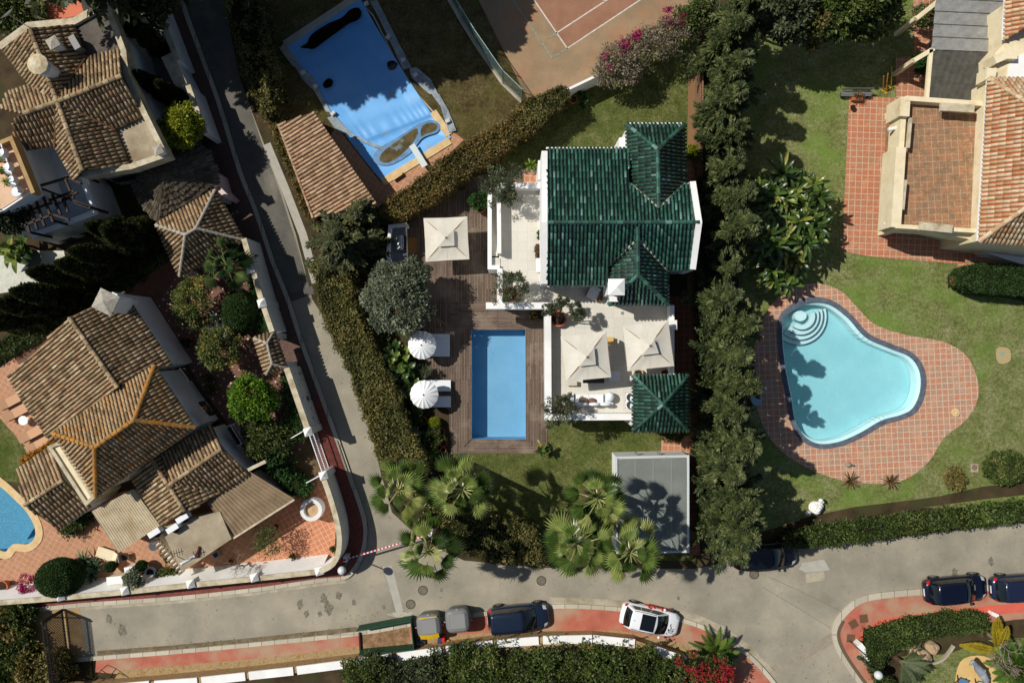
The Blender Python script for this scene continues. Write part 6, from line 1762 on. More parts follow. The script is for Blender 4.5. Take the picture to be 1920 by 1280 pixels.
# bougainvillea over the court wall
bt = thing("bougainvillea", "dry brown bougainvillea with magenta sprays over the court wall", "shrub", W(1200, 120))
for i, (x, y, r_) in enumerate(((1140, 132, 26), (1165, 112, 30), (1195, 98, 32), (1230, 80, 34), (1260, 58, 30), (1290, 40, 30), (1180, 135, 24), (1310, 20, 24))):
 p = W(x, y, 2.4); k = r_ / S
 clump_crown(bt, (p.x, p.y, 2.2), (k * .95, k * .95, 1.1), 60, 34, .15, L_dry if i not in (5, 7) else L_hedgegreen, sig=.35, name="foliage", lump=.5)
for x, y, r_, n_ in ((1166, 92, 9, 110), (1172, 80, 7, 90), (1192, 70, 5, 130), (1196, 62, 4, 60), (1135, 106, 5, 60), (1258, 30, 10, 110), (1280, 36, 9, 180), (1250, 20, 5, 60), (1142, 128, 4, 30)):
 p = W(x, y, 3.1); k = r_ / S
 clump_crown(bt, (p.x, p.y, 3.05), (k, k, .25), 12, n_ // 10, .13, L_magenta, name="blossom", sig=.5)
limbs(bt, W(1185, 120), W(1200, 110, 1.8), 1.2, .1)
# trees over the top of the garden lawn
bush_tree("broad_tree", "grey green broad tree at the top of the garden lawn", "tree", 1600, 14, 4.6, 84, 2.0, .26, L_hedgegreen, 320, 80, lump=.4, sig=.18, ry=62)
bush_tree("broad_tree", "blue green tree beside the conifer row at the top", "tree", 1470, 18, 4.6, 50, 1.9, .26, L_olive2, 200, 80, lump=.4, sig=.2, ry=58)
bush_tree("broad_tree", "olive brown tree between two taller crowns at the top", "tree", 1530, 35, 4.0, 44, 1.6, .24, L_hedge, 160, 80, lump=.4, sig=.22)
# small plants by the right house
for x, y, lab in ((1592, 900, "bronze dracaena at the edge of the pool paving, closer to the stone ornament"), (1667, 902, "bronze dracaena at the pool paving edge, closer to the lone shrub")):
 t = thing("dracaena_plant", lab, "plant", W(x, y), 0, "bronze dracaenas on the pool edge"); rosette(t, W(x, y) + Vector((0, 0, .1)), 42, .95, .07, L_bronze, seed=x)
t = thing("planter", "terracotta trough with a withered plant on the patio corner", "planter", W(1605, 184)); mb = MB(); mb.box(W(1607, 182, .3) + Vector((0, 0, -.1)), (.7, .5, .45)); mb.build("pot", m_pot, t); rosette(t, W(1608, 180, .5), 30, .7, .05, L_bronze, seed=5)
bush_tree("shrub", "leafy shrub under the corner of the woven pergola", "shrub", 1730, 120, 1.2, 18, .7, .16, L_ivy, 50, 60, trunk=False)
bush_tree("shrub", "dry patchy shrub under the pale woven pergola", "shrub", 1733, 30, 1.0, 20, .7, .15, L_bush, 40, 40, trunk=False)
# lower garden mass along the bottom
bx = [(690, 1262, 40, L_bush), (745, 1270, 42, L_olive2), (800, 1262, 40, L_olive2), (850, 1275, 40, L_bush), (905, 1255, 44, L_hedgegreen), (960, 1262, 46, L_bush), (1015, 1250, 46, L_hedgegreen), (1075, 1262, 48, L_bush), (1130, 1250, 48, L_hedgegreen), (1190, 1262, 46, L_bush), (1245, 1268, 44, L_hedgegreen), (870, 1235, 30, L_hedgegreen), (1320, 1285, 42, L_bush)]
bl = ["below the green bin fence", "at the gap in the white coping", "behind the two bins", "with dull leaves behind the copings", "with light shoots behind the dark parked car", "dark in the middle of the lower mass", "with tall shoots by the red pavement", "beneath the empty red pavement", "with a white flower patch", "behind the red lettered car", "beside the red bougainvillea", "low against the white coping by the bins", "under the red blossom"]
for i, ((x, y, r_, m), lab) in enumerate(zip(bx, bl)):
 bush_tree("garden_bush", "leafy garden bush " + lab, "bush", x, y + 6, 1.9, r_, 1.3, .17, m, 120, 60, "bushes of the lower garden", lump=.35, sig=.25)
t = thing("tall_shoots", "tall pale green shoots rising between copings and parked cars", "shrub", W(1000, 1230))
mb = MB()
Pn = []
for i in range(46):
 x = random.choice((random.uniform(880, 960), random.uniform(990, 1180), random.uniform(1180, 1230))); y = random.uniform(1205, 1250)
 a = W(x, y, .6); b = W(x + random.uniform(-8, 8), y - random.uniform(2, 28), random.uniform(2.4, 3.2))
 mb.tube([a, a.lerp(b, .5), b], [.02, .015, .006], 4)
 for k in range(26): Pn.append(a.lerp(b, random.uniform(.3, 1)))
mb.build("shoot_foliage", m_trunk, t)
Pn = np.array([tuple(p) for p in Pn]); n = len(Pn)
finish(leaves("foliage", Pn, unit(n) + np.array([0, 0, .5]), unit(n) + np.array([0, 0, .6]), .16 * rng.uniform(.6, 1.3, n), .08, L_hedgegreen, t), .7 + .2 * rng.normal(size=n))
bt = thing("bougainvillea", "bougainvillea covered in bright red blossom at the lower road bend", "shrub", W(1325, 1265))
for x, y, r_, n_ in ((1300, 1268, 20, 500), (1335, 1262, 22, 700), (1360, 1262, 16, 500), (1275, 1240, 8, 120), (1298, 1226, 4, 50), (1358, 1236, 4, 40), (1345, 1280, 20, 400)):
 p = W(x, y, 2.6); k = r_ / S
 clump_crown(bt, (p.x, p.y, 2.6), (k, k, .5), 26, max(3, n_ // 26), .13, L_redflower, name="blossom", sig=.35, lump=.6)
 clump_crown(bt, (p.x, p.y, 2.3), (k * 1.1, k * 1.1, .6), 20, 30, .15, L_bush, name="foliage", sig=.35)
limbs(bt, W(1325, 1270), W(1325, 1268, 2.0), .9, .08)
t = thing("cycad", "cycad with dark feathery fronds at the road bend", "palm", W(1352, 1235)); p = W(1342, 1222, .8)
mb = MB(); mb.tube([(p.x, p.y, 0), (p.x, p.y, .8)], .2, 8); mb.build("trunk", m_palmtrunk, t); feather(t, p, 30, 2.0, .34, L_cycad, (70, 5), .6, 30, 3)
# bottom corner garden
t = thing("feather_palm", "yellowing feather palm by the sandy corner", "palm", W(1872, 1212)); p = W(1872, 1220, 1.6)
mb = MB(); mb.tube([(p.x, p.y, 0), (p.x, p.y, 1.6)], .2, 8); mb.build("trunk", m_palmtrunk, t)
feather(t, p, 3, 2.3, .5, L_yellowpalm, (15, 8), .3, 60, 8, az0=1.45, az_span=.35); feather(t, p, 2, 2.8, .5, L_yellowpalm, (12, 5), .3, 60, 9, az0=2.95, az_span=.3)
t = thing("feather_palm", "bushy green feather palm at the bottom corner", "palm", W(1900, 1250)); p = W(1905, 1252, 2.0)
mb = MB(); mb.tube([(p.x, p.y, 0), (p.x, p.y, 2.0)], .2, 8); mb.build("trunk", m_palmtrunk, t); feather(t, p, 40, 2.0, .45, L_cycad, (80, -10), .7, 34, 12)
bare_tree("bare_tree", "leafless pale tree over the dark car at the corner", "tree", 1848, 1182, 4.0, .9, 4, None, 0, 5, r0=.13)
t = thing("grey_palm", "grey green drooping palm fronds under the hedge corner", "palm", W(1700, 1255)); p = W(1690, 1240, .8)
mb = MB(); mb.tube([(p.x, p.y, 0), (p.x, p.y, .8)], .15, 8); mb.build("trunk", m_palmtrunk, t); feather(t, p, 22, 2.2, .3, L_olive2, (55, 5), .7, 30, 15, az0=-1.6, az_span=2.2)
# patio plants of the rambling house
t = thing("agave_cluster", "spiky blue green agave cluster beside the ball bush", "plant", W(165, 1055))
for x, y, L_ in ((160, 1050, 1.0), (178, 1062, .9), (150, 1068, .9), (172, 1078, .8)): rosette(t, W(x, y, .5), 34, L_, .12, L_agave, seed=x, name="rosette")
bush_tree("olive_tree", "small silver olive in front of the white cabinet", "tree", 250, 1085, 1.4, 15, .7, .14, L_olive, 40, 50, sig=.35)
hedge("shrub", "low dark green shrub row in a terracotta trough by the wall", [(290, 1078), (318, 1068), (330, 1074), (322, 1086), (296, 1086)], .7, L_bush, 420, .13, cat="shrub", rough=.15)
hedge("shrub", "dark shrub under the little gable roof by the pool", [(108, 998), (160, 962), (166, 972), (130, 1004)], .9, L_bush, 420, .14, cat="shrub", rough=.2)
hedge("creeper", "green creeper at the foot of the tile capped wall", [(296, 1022), (304, 1022), (318, 1050), (312, 1056)], .7, L_ivy, 420, .13, cat="creeper", rough=.2)
bare_tree("bare_tree", "leafless twiggy tree over the patio and lower white wall", "tree", 462, 1058, 2.6, 1.0, 11, None, .5, 5, r0=.06)
bush_tree("shrub", "small leafed young tree beside the sheet roof gutter", "shrub", 500, 1012, 1.6, 26, .8, .13, L_hedgegreen, 40, 26, sig=.5)
bush_tree("bougainvillea", "pink flowering shrub beside the ball bush at the lower wall", "shrub", 55, 1096, .9, 18, .5, .12, L_magenta, 40, 26, trunk=False)
bush_tree("shrub", "dark leafy shrub filling the corner by the barred balcony", "shrub", 500, 820, 1.4, 40, .9, .17, L_bush, 120, 60)
# dry scrub on the bank
for x, y, r_, m, lab in ((20, 1170, 34, L_scrub, "dry grassy shrub on the sandy bank by the wall"), (28, 1215, 40, L_bush, "dark scrub bush on the bank by the bar fence"), (60, 1255, 40, L_scrub, "yellowed tussock beneath the bar fence corner"), (110, 1245, 26, L_scrub, "grass tussock pushing through the bar fence"), (8, 1258, 30, L_bush, "dark scrub at the bottom corner of the photo"), (35, 1145, 26, L_bush, "low weeds along the foot of the lower white wall")):
 bush_tree("scrub_bush", lab, "bush", x, y, .6, r_, .6, .22, m, 90, 60, "scrub on the sandy bank", trunk=False, sig=.35, lump=.4, part="foliage")
# villa garden plants
def potted(label, x, y, h, r_, plant, z=0, name="potted_plant", pr=.3, ph=.45, mat=None, cat="potted plant", group=None):
 p = W(x, y, z + ph)
 t = thing(name, label, cat, (p.x, p.y, z), 0, group)
 pot(t, (p.x, p.y, z), pr, ph, mat)
 plant(t, (p.x, p.y, z + ph))
 return t
def small_tree(rpx, h, mat, ncl=90, per=60, dx=0, dy=0, leaf=.12, rz=None, fork=3):
 def f(t, c):
  top = (c[0] + dx, c[1] + dy, c[2] + h)
  rad = rpx / S * .93
  clump_crown(t, top, (rad, rad, rz or rad * .6), ncl, per, leaf, mat, sig=.24, lump=.65)
  limbs(t, (c[0], c[1], c[2]), top, rad * .6, .06, None, fork)
 return f
potted("olive tree in a round pot at the head of the white stairs", 955, 366, 0, 0, small_tree(35, 1.3, L_olive2, 70, 44, -.45, .3), 3.0, "potted_olive", .5, .6, mat_plain("grey_pot", (120, 114, 104), .8))
potted("dense potted olive tree by the low white parapet over the deck", 958, 552, 0, 0, small_tree(28, 1.1, L_olive2, 64, 44, .1, .45, .12, .8), 3.0, "potted_olive", .45, .6)
t = potted("sparse olive tree in a wide terracotta pot on the terrace", 1047, 597, 0, 0, lambda t, c: None, 3.0, "potted_olive", .5, .5)
p = W(1047, 597, 3.5)
mb = MB()
for x, y, h in ((1055, 566, 4.9), (1085, 590, 4.9), (1028, 580, 5.0), (1080, 578, 5.2)):
 e = W(x, y, h); mb.tube([p, p.lerp(e, .55) + Vector((0, 0, .2)), e], [.06, .045, .02], 6); clump_crown(t, e, (.42, .34, .3), 26, 40, .11, L_olive2, sig=.3, name="crown")
mb.build("trunk", m_trunk, t)
potted("leafy olive tree in the terrace corner above the lawn", 1050, 768, 0, 0, small_tree(28, 1.2, L_olive2, 60, 44, .05, .2, .12, .8), 3.0, "potted_olive", .4, .5)
potted("bushy potted plant on the deck at the foot of the stairs", 900, 388, 0, 0, lambda t, c: clump_crown(t, (c[0] - .1, c[1] + .3, c[2] + .4), (.55, .5, .4), 40, 40, .17, L_ivy, name="foliage"), .05, "potted_plant", .38, .5)
t = thing("yucca_plant", "star shaped yucca on the villa's rear patio", "plant", W(995, 308)); rosette(t, W(995, 310, .8), 48, .62, .06, L_yucca, seed=2, el=(80, -10), droop=.2); mb = MB(); mb.tube([W(996, 311), W(995, 310, .8)], .07); mb.build("stem", m_trunk, t)
potted("yellow leaved shrub in a pot beside the slat fence", 1296, 288, 0, 0, lambda t, c: clump_crown(t, (c[0] + .1, c[1], c[2] + .3), (.48, .5, .4), 36, 40, .14, L_lime, name="foliage"), 0, "potted_plant", .3, .45)
t = thing("terracotta_urn", "empty terracotta urn beside the hedge and bluish wall", "urn", W(1074, 190)); pot(t, W(1074, 190), .27, .5, name="pot_body")
banana("calla_plant", "big glossy leaved plant along the bluish court wall", 1093, 182, .6, 3, .6, .3, L_ivy, "plant", .5, 7, 12)
t = thing("yucca_plant", "star shaped plant in the shade of the big olive", "plant", W(722, 638)); rosette(t, W(722, 638, .7), 34, .75, .1, L_palmdark, seed=8)
t = thing("yucca_plant", "bright star shaped yucca by the lower deck corner", "plant", W(812, 850)); rosette(t, W(812, 850, .6), 34, .7, .1, L_yucca, seed=9)
t = thing("oleander", "grey leaved spiky shrub between the two white parasols", "shrub", W(792, 695));
for k in range(5): rosette(t, W(788 + 4 * k, 690 + (k % 3) * 6, 1.1), 22, .45, .06, L_olive2, seed=40 + k, name="shoots")
bare_tree("frangipani", "pale leafless frangipani among the pots by the deck", "tree", 788, 812, 1.9, 1.0, 23, mat_noise("pale_bark", [(.3, (176, 172, 160)), (.7, (206, 202, 190))], 6, .9), .2, 3, r0=.07)
clipped("round_shrub", "small golden round shrub on the deck edge by the pots", 814, 793, .5, 11, 10, .4, L_lime, 3000)
for x, y, r_, lab in ((794, 787, .28, "terracotta pot with a seedling beside the golden shrub"), (820, 827, .25, "round terracotta pot half hidden among deck plants"), (832, 829, .24, "round terracotta pot closest to the deck boards"), (829, 808, .22, "small grey brown pot behind the deck pots"), (832, 842, .2, "small dark pot in the shaded deck corner")):
 t = thing("plant_pot", lab, "pot", W(x, y, .05), 0, "pots at the deck corner"); pot(t, W(x, y) + Vector((0, 0, .05)), r_, .38, name="pot_body")
bush_tree("shrub", "green shrub around the bare frangipani", "shrub", 812, 820, .8, 20, .5, .14, L_bush, 60, 40, trunk=False)
bush_tree("shrub", "dark shrubs in the shaded bed behind the parasols", "shrub", 722, 700, .8, 26, .6, .18, L_bush, 80, 50, trunk=False)
bush_tree("shrub", "dark shrubs along the shaded foot of the street hedge", "shrub", 765, 775, .7, 26, .5, .16, L_bush, 80, 50, trunk=False, ry=34)
potted("leaning banana plant in a pot at the deck corner on lawn", 1014, 840, 0, 0, lambda t, c: rosette(t, (c[0], c[1], c[2] + .6), 9, .75, .26, L_banana, seed=3, rag=.25, el=(60, 0)), .05, "potted_plant", .26, .4)
bush_tree("shrub", "twiggy dark shrub under the green pavilion eave", "shrub", 1262, 812, .8, 26, .5, .12, L_bush, 60, 30, trunk=False, ry=12)
for x, y, lab in ((8, 300, "small potted palm at the far end of the ochre balcony"), (10, 322, "spiky potted palm midway along the ochre balcony"), (22, 344, "potted palm by the balcony railing end")):
 t = thing("potted_palm", lab, "potted plant", W(x, y, 6.65), 0, "potted palms on the ochre balcony"); p = W(x, y, 6.65); pot(t, p, .24, .35); rosette(t, p + Vector((0, 0, .5)), 22, .5, .05, L_yucca, seed=x)
# ---------------------------------------------------------------- parasols, furniture and street things
def square_parasol(label, corners, apex, z0, he, ha, pole=True, torn=False):
 c = [W(x, y, he) for x, y in corners]
 a = W(*apex, ha)
 t = thing("parasol", label, "parasol", (a.x, a.y, z0), 0, "square cream parasols")
 mb = MB()
 for i in range(4):
  p, q = c[i], c[(i + 1) % 4]
  m = p.lerp(q, .5) + Vector((0, 0, -.05)) + (a - p.lerp(q, .5)) * .02
  for u, v in ((p, m), (m, q)):
   def fn(s, r_, u=u, v=v):
    e = u.lerp(v, s)
    w = e.lerp(a, r_)
    return w + Vector((0, 0, -.09 * math.sin(math.pi * r_) + .012 * math.sin(9 * s + 7 * r_)))
   mb.grid(fn, 6, 8, .5)
 mb.build("canopy", m_canvas, t, smooth=True)
 mb = MB()
 up = Vector((0, 0, .10))
 cc = [a.lerp(p, .37) + up for p in c]
 if torn: cc[1] = a.lerp(c[1], .22) + up * 1.6
 top = a + Vector((0, 0, .16))
 for i in range(4):
  p, q = cc[i], cc[(i + 1) % 4]
  mb.grid(lambda s, r_: p.lerp(q, s).lerp(top, r_) + Vector((0, 0, -.03 * math.sin(math.pi * r_))), 4, 4, .5)
 mb.build("vent_cap", m_canvas, t, smooth=True)
 mb = MB(); mb.lathe((a.x, a.y, a.z + .14), [(.05, 0), (.06, .05), (.03, .09), (0, .1)], 10); mb.build("finial", m_wood, t)
 mb = MB()
 for i in range(4):
  p, q = c[i], c[(i + 1) % 4]
  mb.add([p, q, q - Vector((0, 0, .13)), p - Vector((0, 0, .13))], [(0, 1, 2, 3)], .5)
 mb.build("valance", m_canvas, t)
 for p in c:
  mb = MB(); mb.bar(a - Vector((0, 0, .12)), p + Vector((0, 0, -.05)), .035, .035); mb.build("rib", m_wood, t)
 mb = MB(); mb.tube([(a.x, a.y, z0), (a.x, a.y, ha)], .045, 10); mb.build("pole", m_wood, t)
 mb = MB(); mb.box((a.x, a.y, z0 + .06), (.7, .7, .12)); mb.build("base", m_metal, t)
 return t
square_parasol("square cream parasol standing alone on the dark wooden deck", [(794, 409), (876, 406), (880, 486), (798, 491)], (836, 446), .05, 2.35, 2.95)
square_parasol("square cream parasol over the sofa side of the white terrace", [(1051, 631), (1137, 621), (1146, 707), (1061, 716)], (1100, 669), 3.0, 5.3, 5.95)
square_parasol("square cream parasol with torn vent near the green pavilion", [(1167, 611), (1253, 600), (1264, 686), (1177, 696)], (1218, 648), 3.0, 5.3, 5.95, torn=True)
def round_parasol(label, x, y, r_, z0, h, rot):
 a = W(x, y, h)
 t = thing("parasol", label, "parasol", (a.x, a.y, z0), 0, "round white fluted parasols")
 n = 16
 mb = MB()
 for i in range(n):
  a0, a1 = 2 * math.pi * i / n + rot, 2 * math.pi * (i + 1) / n + rot
  def fn(s, q):
   an = a0 + (a1 - a0) * s
   sag = math.sin(math.pi * s)
   rr = r_ * q * (1 - .035 * sag * q)
   return Vector((a.x + rr * math.cos(an), a.y + rr * math.sin(an), h - .42 * q ** 1.7 - .06 * sag * q))
  mb.grid(fn, 4, 8, .5)
 mb.build("canopy", m_canvasw, t)
 mb = MB(); mb.lathe((a.x, a.y, h - .01), [(.06, 0), (.04, .05), (.02, .09), (0, .1)], 8); mb.build("finial", m_iron, t)
 for i in range(n):
  a0 = 2 * math.pi * i / n + rot
  mb = MB(); mb.bar((a.x, a.y, h - .06), (a.x + r_ * .97 * math.cos(a0), a.y + r_ * .97 * math.sin(a0), h - .44), .02, .02); mb.build("rib", m_whitemetal, t)
 mb = MB(); mb.tube([(a.x, a.y, z0), (a.x, a.y, h)], .025, 8); mb.build("pole", m_whitemetal, t)
 mb = MB(); mb.lathe((a.x, a.y, z0), [(.28, 0), (.28, .06), (.05, .09), (.05, .3), (0, .3)], 14); mb.build("base", m_whitemetal, t)
round_parasol("round white fluted parasol shading the double daybed", 790, 647, .95, .05, 2.35, .2)
round_parasol("round white fluted parasol over the two separate loungers", 794, 740, .95, .05, 2.35, .34)
def lounger(name, label, x0, y0, x1, y1, z, mats=(m_cushion, m_whitemetal), back=.35, group=None, h=.34, flip=False):
 """Flat bed from pixel (x0,y0) to (x1,y1); head end first."""
 a, b, w = x0, x1, y1 - y0
 p, q = W(x0, (y0 + y1) / 2, z + h), W(x1, (y0 + y1) / 2, z + h)
 ww = abs(w) / S * .98
 t = thing(name, label, "lounger", ((p.x + q.x) / 2, (p.y + q.y) / 2, z), 0, group)
 L = q.x - p.x
 mb = MB(); mb.box((p.x + L * (.5 + back / 2), p.y, z + h - .03), (L * (1 - back), ww, .12)); mb.build("mattress", mats[0], t)
 mb = MB(); mb.bar((p.x + L * back, p.y, z + h - .03), (p.x + .05, p.y, z + h + .28), ww, .12); mb.build("backrest", mats[0], t)
 mb = MB(); mb.box((p.x + L * .5, p.y, z + h - .13), (L, ww + .04, .07)); mb.build("frame", mats[1], t)
 for sx in (.08, .92):
  for sy in (-.45, .45):
   mb = MB(); mb.box((p.x + L * sx, p.y + ww * sy, z + (h - .16) / 2), (.06, .06, h - .16)); mb.build("leg", mats[1], t)
 return t
t = lounger("daybed", "double white daybed half under the upper round parasol", 786, 626, 843, 668, .05)
mb = MB(); mb.box(W(824, 630, .5), (.32, .16, .1)); mb.box(W(834, 630, .5), (.3, .1, .08)); tag(mb.build("folded_towel", m_canvasw), "folded white towels at the head side of the double daybed", "towel")
lounger("sun_lounger", "white lounger dappled with light below the leafy oleander", 788, 713, 845, 733, .05, group="pair of white loungers on the deck")
lounger("sun_lounger", "plain white lounger, the lower of the pair on deck", 788, 743, 845, 763, .05, group="pair of white loungers on the deck")
# barbecue counter
t = thing("barbecue_counter", "grey tiled barbecue counter with white wall beside the deck", "counter", W(742, 455))
mb = MB(); mb.prism([W(x, y, .95) for x, y in [(730, 425), (760, 421), (762, 486), (733, 492)]], 0); mb.build("counter_body", m_white, t)
mb = MB(); mb.prism([W(x, y, 1.0) for x, y in [(731, 424), (760, 420), (763, 487), (733, 493)]], .954); mb.build("counter_top", mat_brick("grey_counter_tile", (136, 142, 150), (120, 126, 136), (90, 94, 100), .15, .15, 0, .012), t)
mb = MB(); mb.ribbon([W(x, y, 1.5) for x, y in [(762, 420), (731, 424), (727, 480), (732, 494)]], .2, 0, 1.5); mb.build("splash_wall", m_white, t)
t = thing("gas_barbecue", "closed grey gas barbecue set into the tiled counter", "barbecue", W(752, 456, 1.0))
mb = MB(); c = W(752, 456, 1.0); mb.box(c + Vector((-.05, 0, .12)), (.5, .95, .24)); mb.tube([c + Vector((-.05, -.47, .22)), c + Vector((-.05, .47, .22))], .22, 12); mb.build("lid", m_metal, t)
mb = MB(); mb.box(c + Vector((.28, 0, .1)), (.2, .95, .14)); mb.build("control_panel", m_iron, t)
mb = MB(); mb.tube([c + Vector((.2, -.35, .34)), c + Vector((.2, .35, .34))], .02, 6); mb.build("handle", m_whitemetal, t)
mb = MB(); mb.box(W(773.5, 460) + Vector((0, 0, .063)), (.56, 1.06, .012)); tag(mb.build("doormat", mat_noise("coir_mat", [(.3, (150, 104, 58)), (.7, (174, 126, 76))], 9, .95)), "orange brown mat on the deck by the barbecue", "mat")
# terrace furniture (terrace level 3.0)
Z = 3.0
t = thing("sofa", "long white outdoor sofa with scattered cushions by the parapet", "sofa", W(1120, 748, Z))
def box_px(mb, x0, y0, x1, y1, z0, z1):
 a, b = W(x0, y0, z1), W(x1, y1, z1)
 mb.box(((a.x + b.x) / 2, (a.y + b.y) / 2, (z0 + z1) / 2), (abs(b.x - a.x), abs(b.y - a.y), z1 - z0))
mb = MB(); box_px(mb, 1066, 739, 1150, 762, Z, Z + .22); mb.build("base", m_whitemetal, t)
for x0, x1 in ((1078, 1104), (1104.5, 1131)):
 mb = MB(); box_px(mb, x0, 739, x1, 755, Z + .225, Z + .42); mb.build("seat_cushion", m_canvasw, t)
for x0, x1 in ((1082, 1103), (1105, 1125), (1126, 1146)):
 mb = MB(); a = W((x0 + x1) / 2, 758, Z + .75); mb.ball((a.x, a.y, Z + .58), (.38, .13, .26), 12, 8); mb.build("back_cushion", m_canvasw, t, smooth=True)
mb = MB(); a = W(1144, 744, Z + .6); mb.ball((a.x, a.y, Z + .48), (.3, .33, .3), 14, 8); mb.build("arm_cushion", m_cushion, t, smooth=True)
mb = MB(); box_px(mb, 1066, 738, 1076, 762, Z, Z + .6); mb.build("armrest", m_whitemetal, t)
for x, y, lab in ((1093, 749, "crumpled beige cushion on the sofa seat"), (1110, 751, "brown patterned cushion against the sofa back")):
 mb = MB(); a = W(x, y, Z + .55); mb.ball((a.x, a.y, Z + .5), (.3, .17, .12), 12, 8, wob=.12); tag(mb.build("cushion", mat_plain("brown_cushion", (176, 150, 128) if x < 1100 else (120, 90, 76), .9), smooth=True), lab, "cushion")
for y, lab in ((744, "white terrace armchair nearer the parasol, half under the pavilion eave"), (758, "white terrace armchair nearer the lawn parapet")):
 t = thing("armchair", lab, "chair", W(1181, y, Z), 0, "white armchairs by the pavilion")
 mb = MB(); a = W(1181, y, Z + .4); mb.box((a.x, a.y, Z + .36), (.48, .48, .1)); mb.build("seat", m_canvasw, t)
 mb = MB(); mb.grid(lambda u, v: Vector((a.x + .26 * math.cos(R(100 + 160 * u)), a.y + .26 * math.sin(R(100 + 160 * u)), Z + .36 + .4 * v)), 10, 3); mb.build("backrest", m_cushion, t)
 for sx in (-.2, .2):
  for sy in (-.2, .2):
   mb = MB(); mb.tube([(a.x + sx, a.y + sy, Z + .32), (a.x + sx * 1.25, a.y + sy * 1.25, Z)], .018, 6); mb.build("leg", m_wood, t)
mb = MB(); box_px(mb, 1142, 695, 1162, 714, Z, Z + .42); box_px(mb, 1143, 696, 1161, 713, Z + .42, Z + .46); tag(mb.build("pouffe", m_cushion), "white square pouffe between the two terrace parasols", "pouffe")
t = thing("side_table", "pale slatted side table under the parasol's corner", "table", W(1071, 718, Z)); mb = MB();
for k in range(5): box_px(mb, 1060, 713.5 + k * 1.9, 1082, 715 + k * 1.9, Z + .36, Z + .4)
mb.build("table_top", mat_plain("bleached_teak", (214, 204, 182), .8), t)
for sx, sy in ((1062, 715), (1080, 715), (1062, 721), (1080, 721)):
 mb = MB(); mb.box(W(sx, sy, Z + .18), (.05, .05, .36)); mb.build("leg", m_wood, t)
t = thing("dining_table", "dark topped dining table mostly hidden below the terrace parasol", "table", W(1112, 708, Z)); mb = MB(); box_px(mb, 1093, 696, 1133, 718, Z + .7, Z + .75); mb.build("table_top", mat_noise("dark_plank", [(.3, (48, 42, 38)), (.7, (96, 84, 72))], 8, .7), t)
for sx, sy in ((1096, 699), (1130, 699), (1096, 715), (1130, 715)):
 mb = MB(); mb.box(W(sx, sy, Z + .35), (.06, .06, .7)); mb.build("leg", m_darkwood, t)
t = thing("wicker_chair", "yellow wooden chair between the two terrace parasols", "chair", W(1142, 636, Z)); a = W(1144, 638, Z + .4)
mb = MB(); mb.box((a.x, a.y, Z + .4), (.42, .44, .05)); mb.build("seat", mat_plain("honey_wood", (206, 172, 104), .6), t)
mb = MB(); mb.bar((a.x + .2, a.y + .2, Z + .75), (a.x + .2, a.y - .2, Z + .75), .04, .3); mb.build("backrest", mat_plain("honey_wood_back", (196, 160, 92), .6), t)
for sx in (-.18, .18):
 for sy in (-.18, .18):
  mb = MB(); mb.box((a.x + sx, a.y + sy, Z + .19), (.04, .04, .38)); mb.build("leg", m_wood, t)
for x, y, m, lab in ((1195, 700, mat_plain("beige_pot", (196, 176, 140), .8), "beige round planter beside the pavilion's lawn corner"), (1245, 701, m_pot, "terracotta planter beside the pavilion's outer corner")):
 t = thing("planter", lab, "planter", W(x, y, Z)); pot(t, W(x, y, Z), .3, .42, m, "pot_body")
t = thing("terrace_lounge_chair", "grey cushioned lounge chair in the shade under the eave", "chair", W(1111, 551, Z), R(-25))
mb = MB(); mb.box((0, 0, .25), (.72, .72, .16)); mb.build("seat", m_cushion, t, False)
mb = MB(); mb.bar((-.34, .38, .3), (.34, .38, .3), .14, .6); mb.build("backrest", m_cushion, t, False)
for sx in (-.4, .4):
 mb = MB(); mb.box((sx, 0, .32), (.1, .74, .1)); mb.build("armrest", m_wood, t, False)
t = thing("side_table", "small round dark table beside the grey lounge chair", "table", W(1125, 561, Z)); mb = MB(); mb.lathe(W(1125, 561, Z), [(.14, 0), (.2, .3), (.2, .34), (0, .35)], 14); mb.build("table_body", mat_plain("dark_rattan", (92, 80, 64), .8), t)
t = thing("console_table", "narrow white table with dark stools against the villa wall", "table", W(1010, 497, Z)); mb = MB(); box_px(mb, 1005, 484, 1016, 510, Z + .72, Z + .76); mb.build("table_top", m_white, t)
for y in (486, 508):
 mb = MB(); mb.box(W(1010, y, Z + .36), (.3, .05, .72)); mb.build("leg", m_iron, t)
for y, lab in ((491, "dark slim stool behind the white console table, upper"), (505, "dark slim stool behind the white console table, lower")):
 mb = MB(); mb.lathe(W(1018, y, Z), [(.12, 0), (.06, .06), (.06, .6), (.16, .62), (.16, .68), (0, .68)], 10); tag(mb.build("stool", m_iron), lab, "stool")
t = thing("window_bed", "brown tray of withered plants against the villa wall", "planter", W(1010, 472, Z)); mb = MB(); box_px(mb, 1004, 458, 1017, 484, Z, Z + .3); mb.build("tray", m_darkwood, t); clump_crown(t, W(1010, 471, Z + .35), (.2, .45, .12), 20, 20, .12, L_bronze, name="foliage")
t = thing("planter", "black square planter with a leafy plant by the villa wall", "planter", W(1013, 441, Z)); mb = MB(); box_px(mb, 1009, 432, 1017, 448, Z, Z + .4); mb.build("pot_body", m_black, t); clump_crown(t, W(1013, 440, Z + .5), (.16, .25, .16), 14, 16, .14, L_ivy, name="foliage")
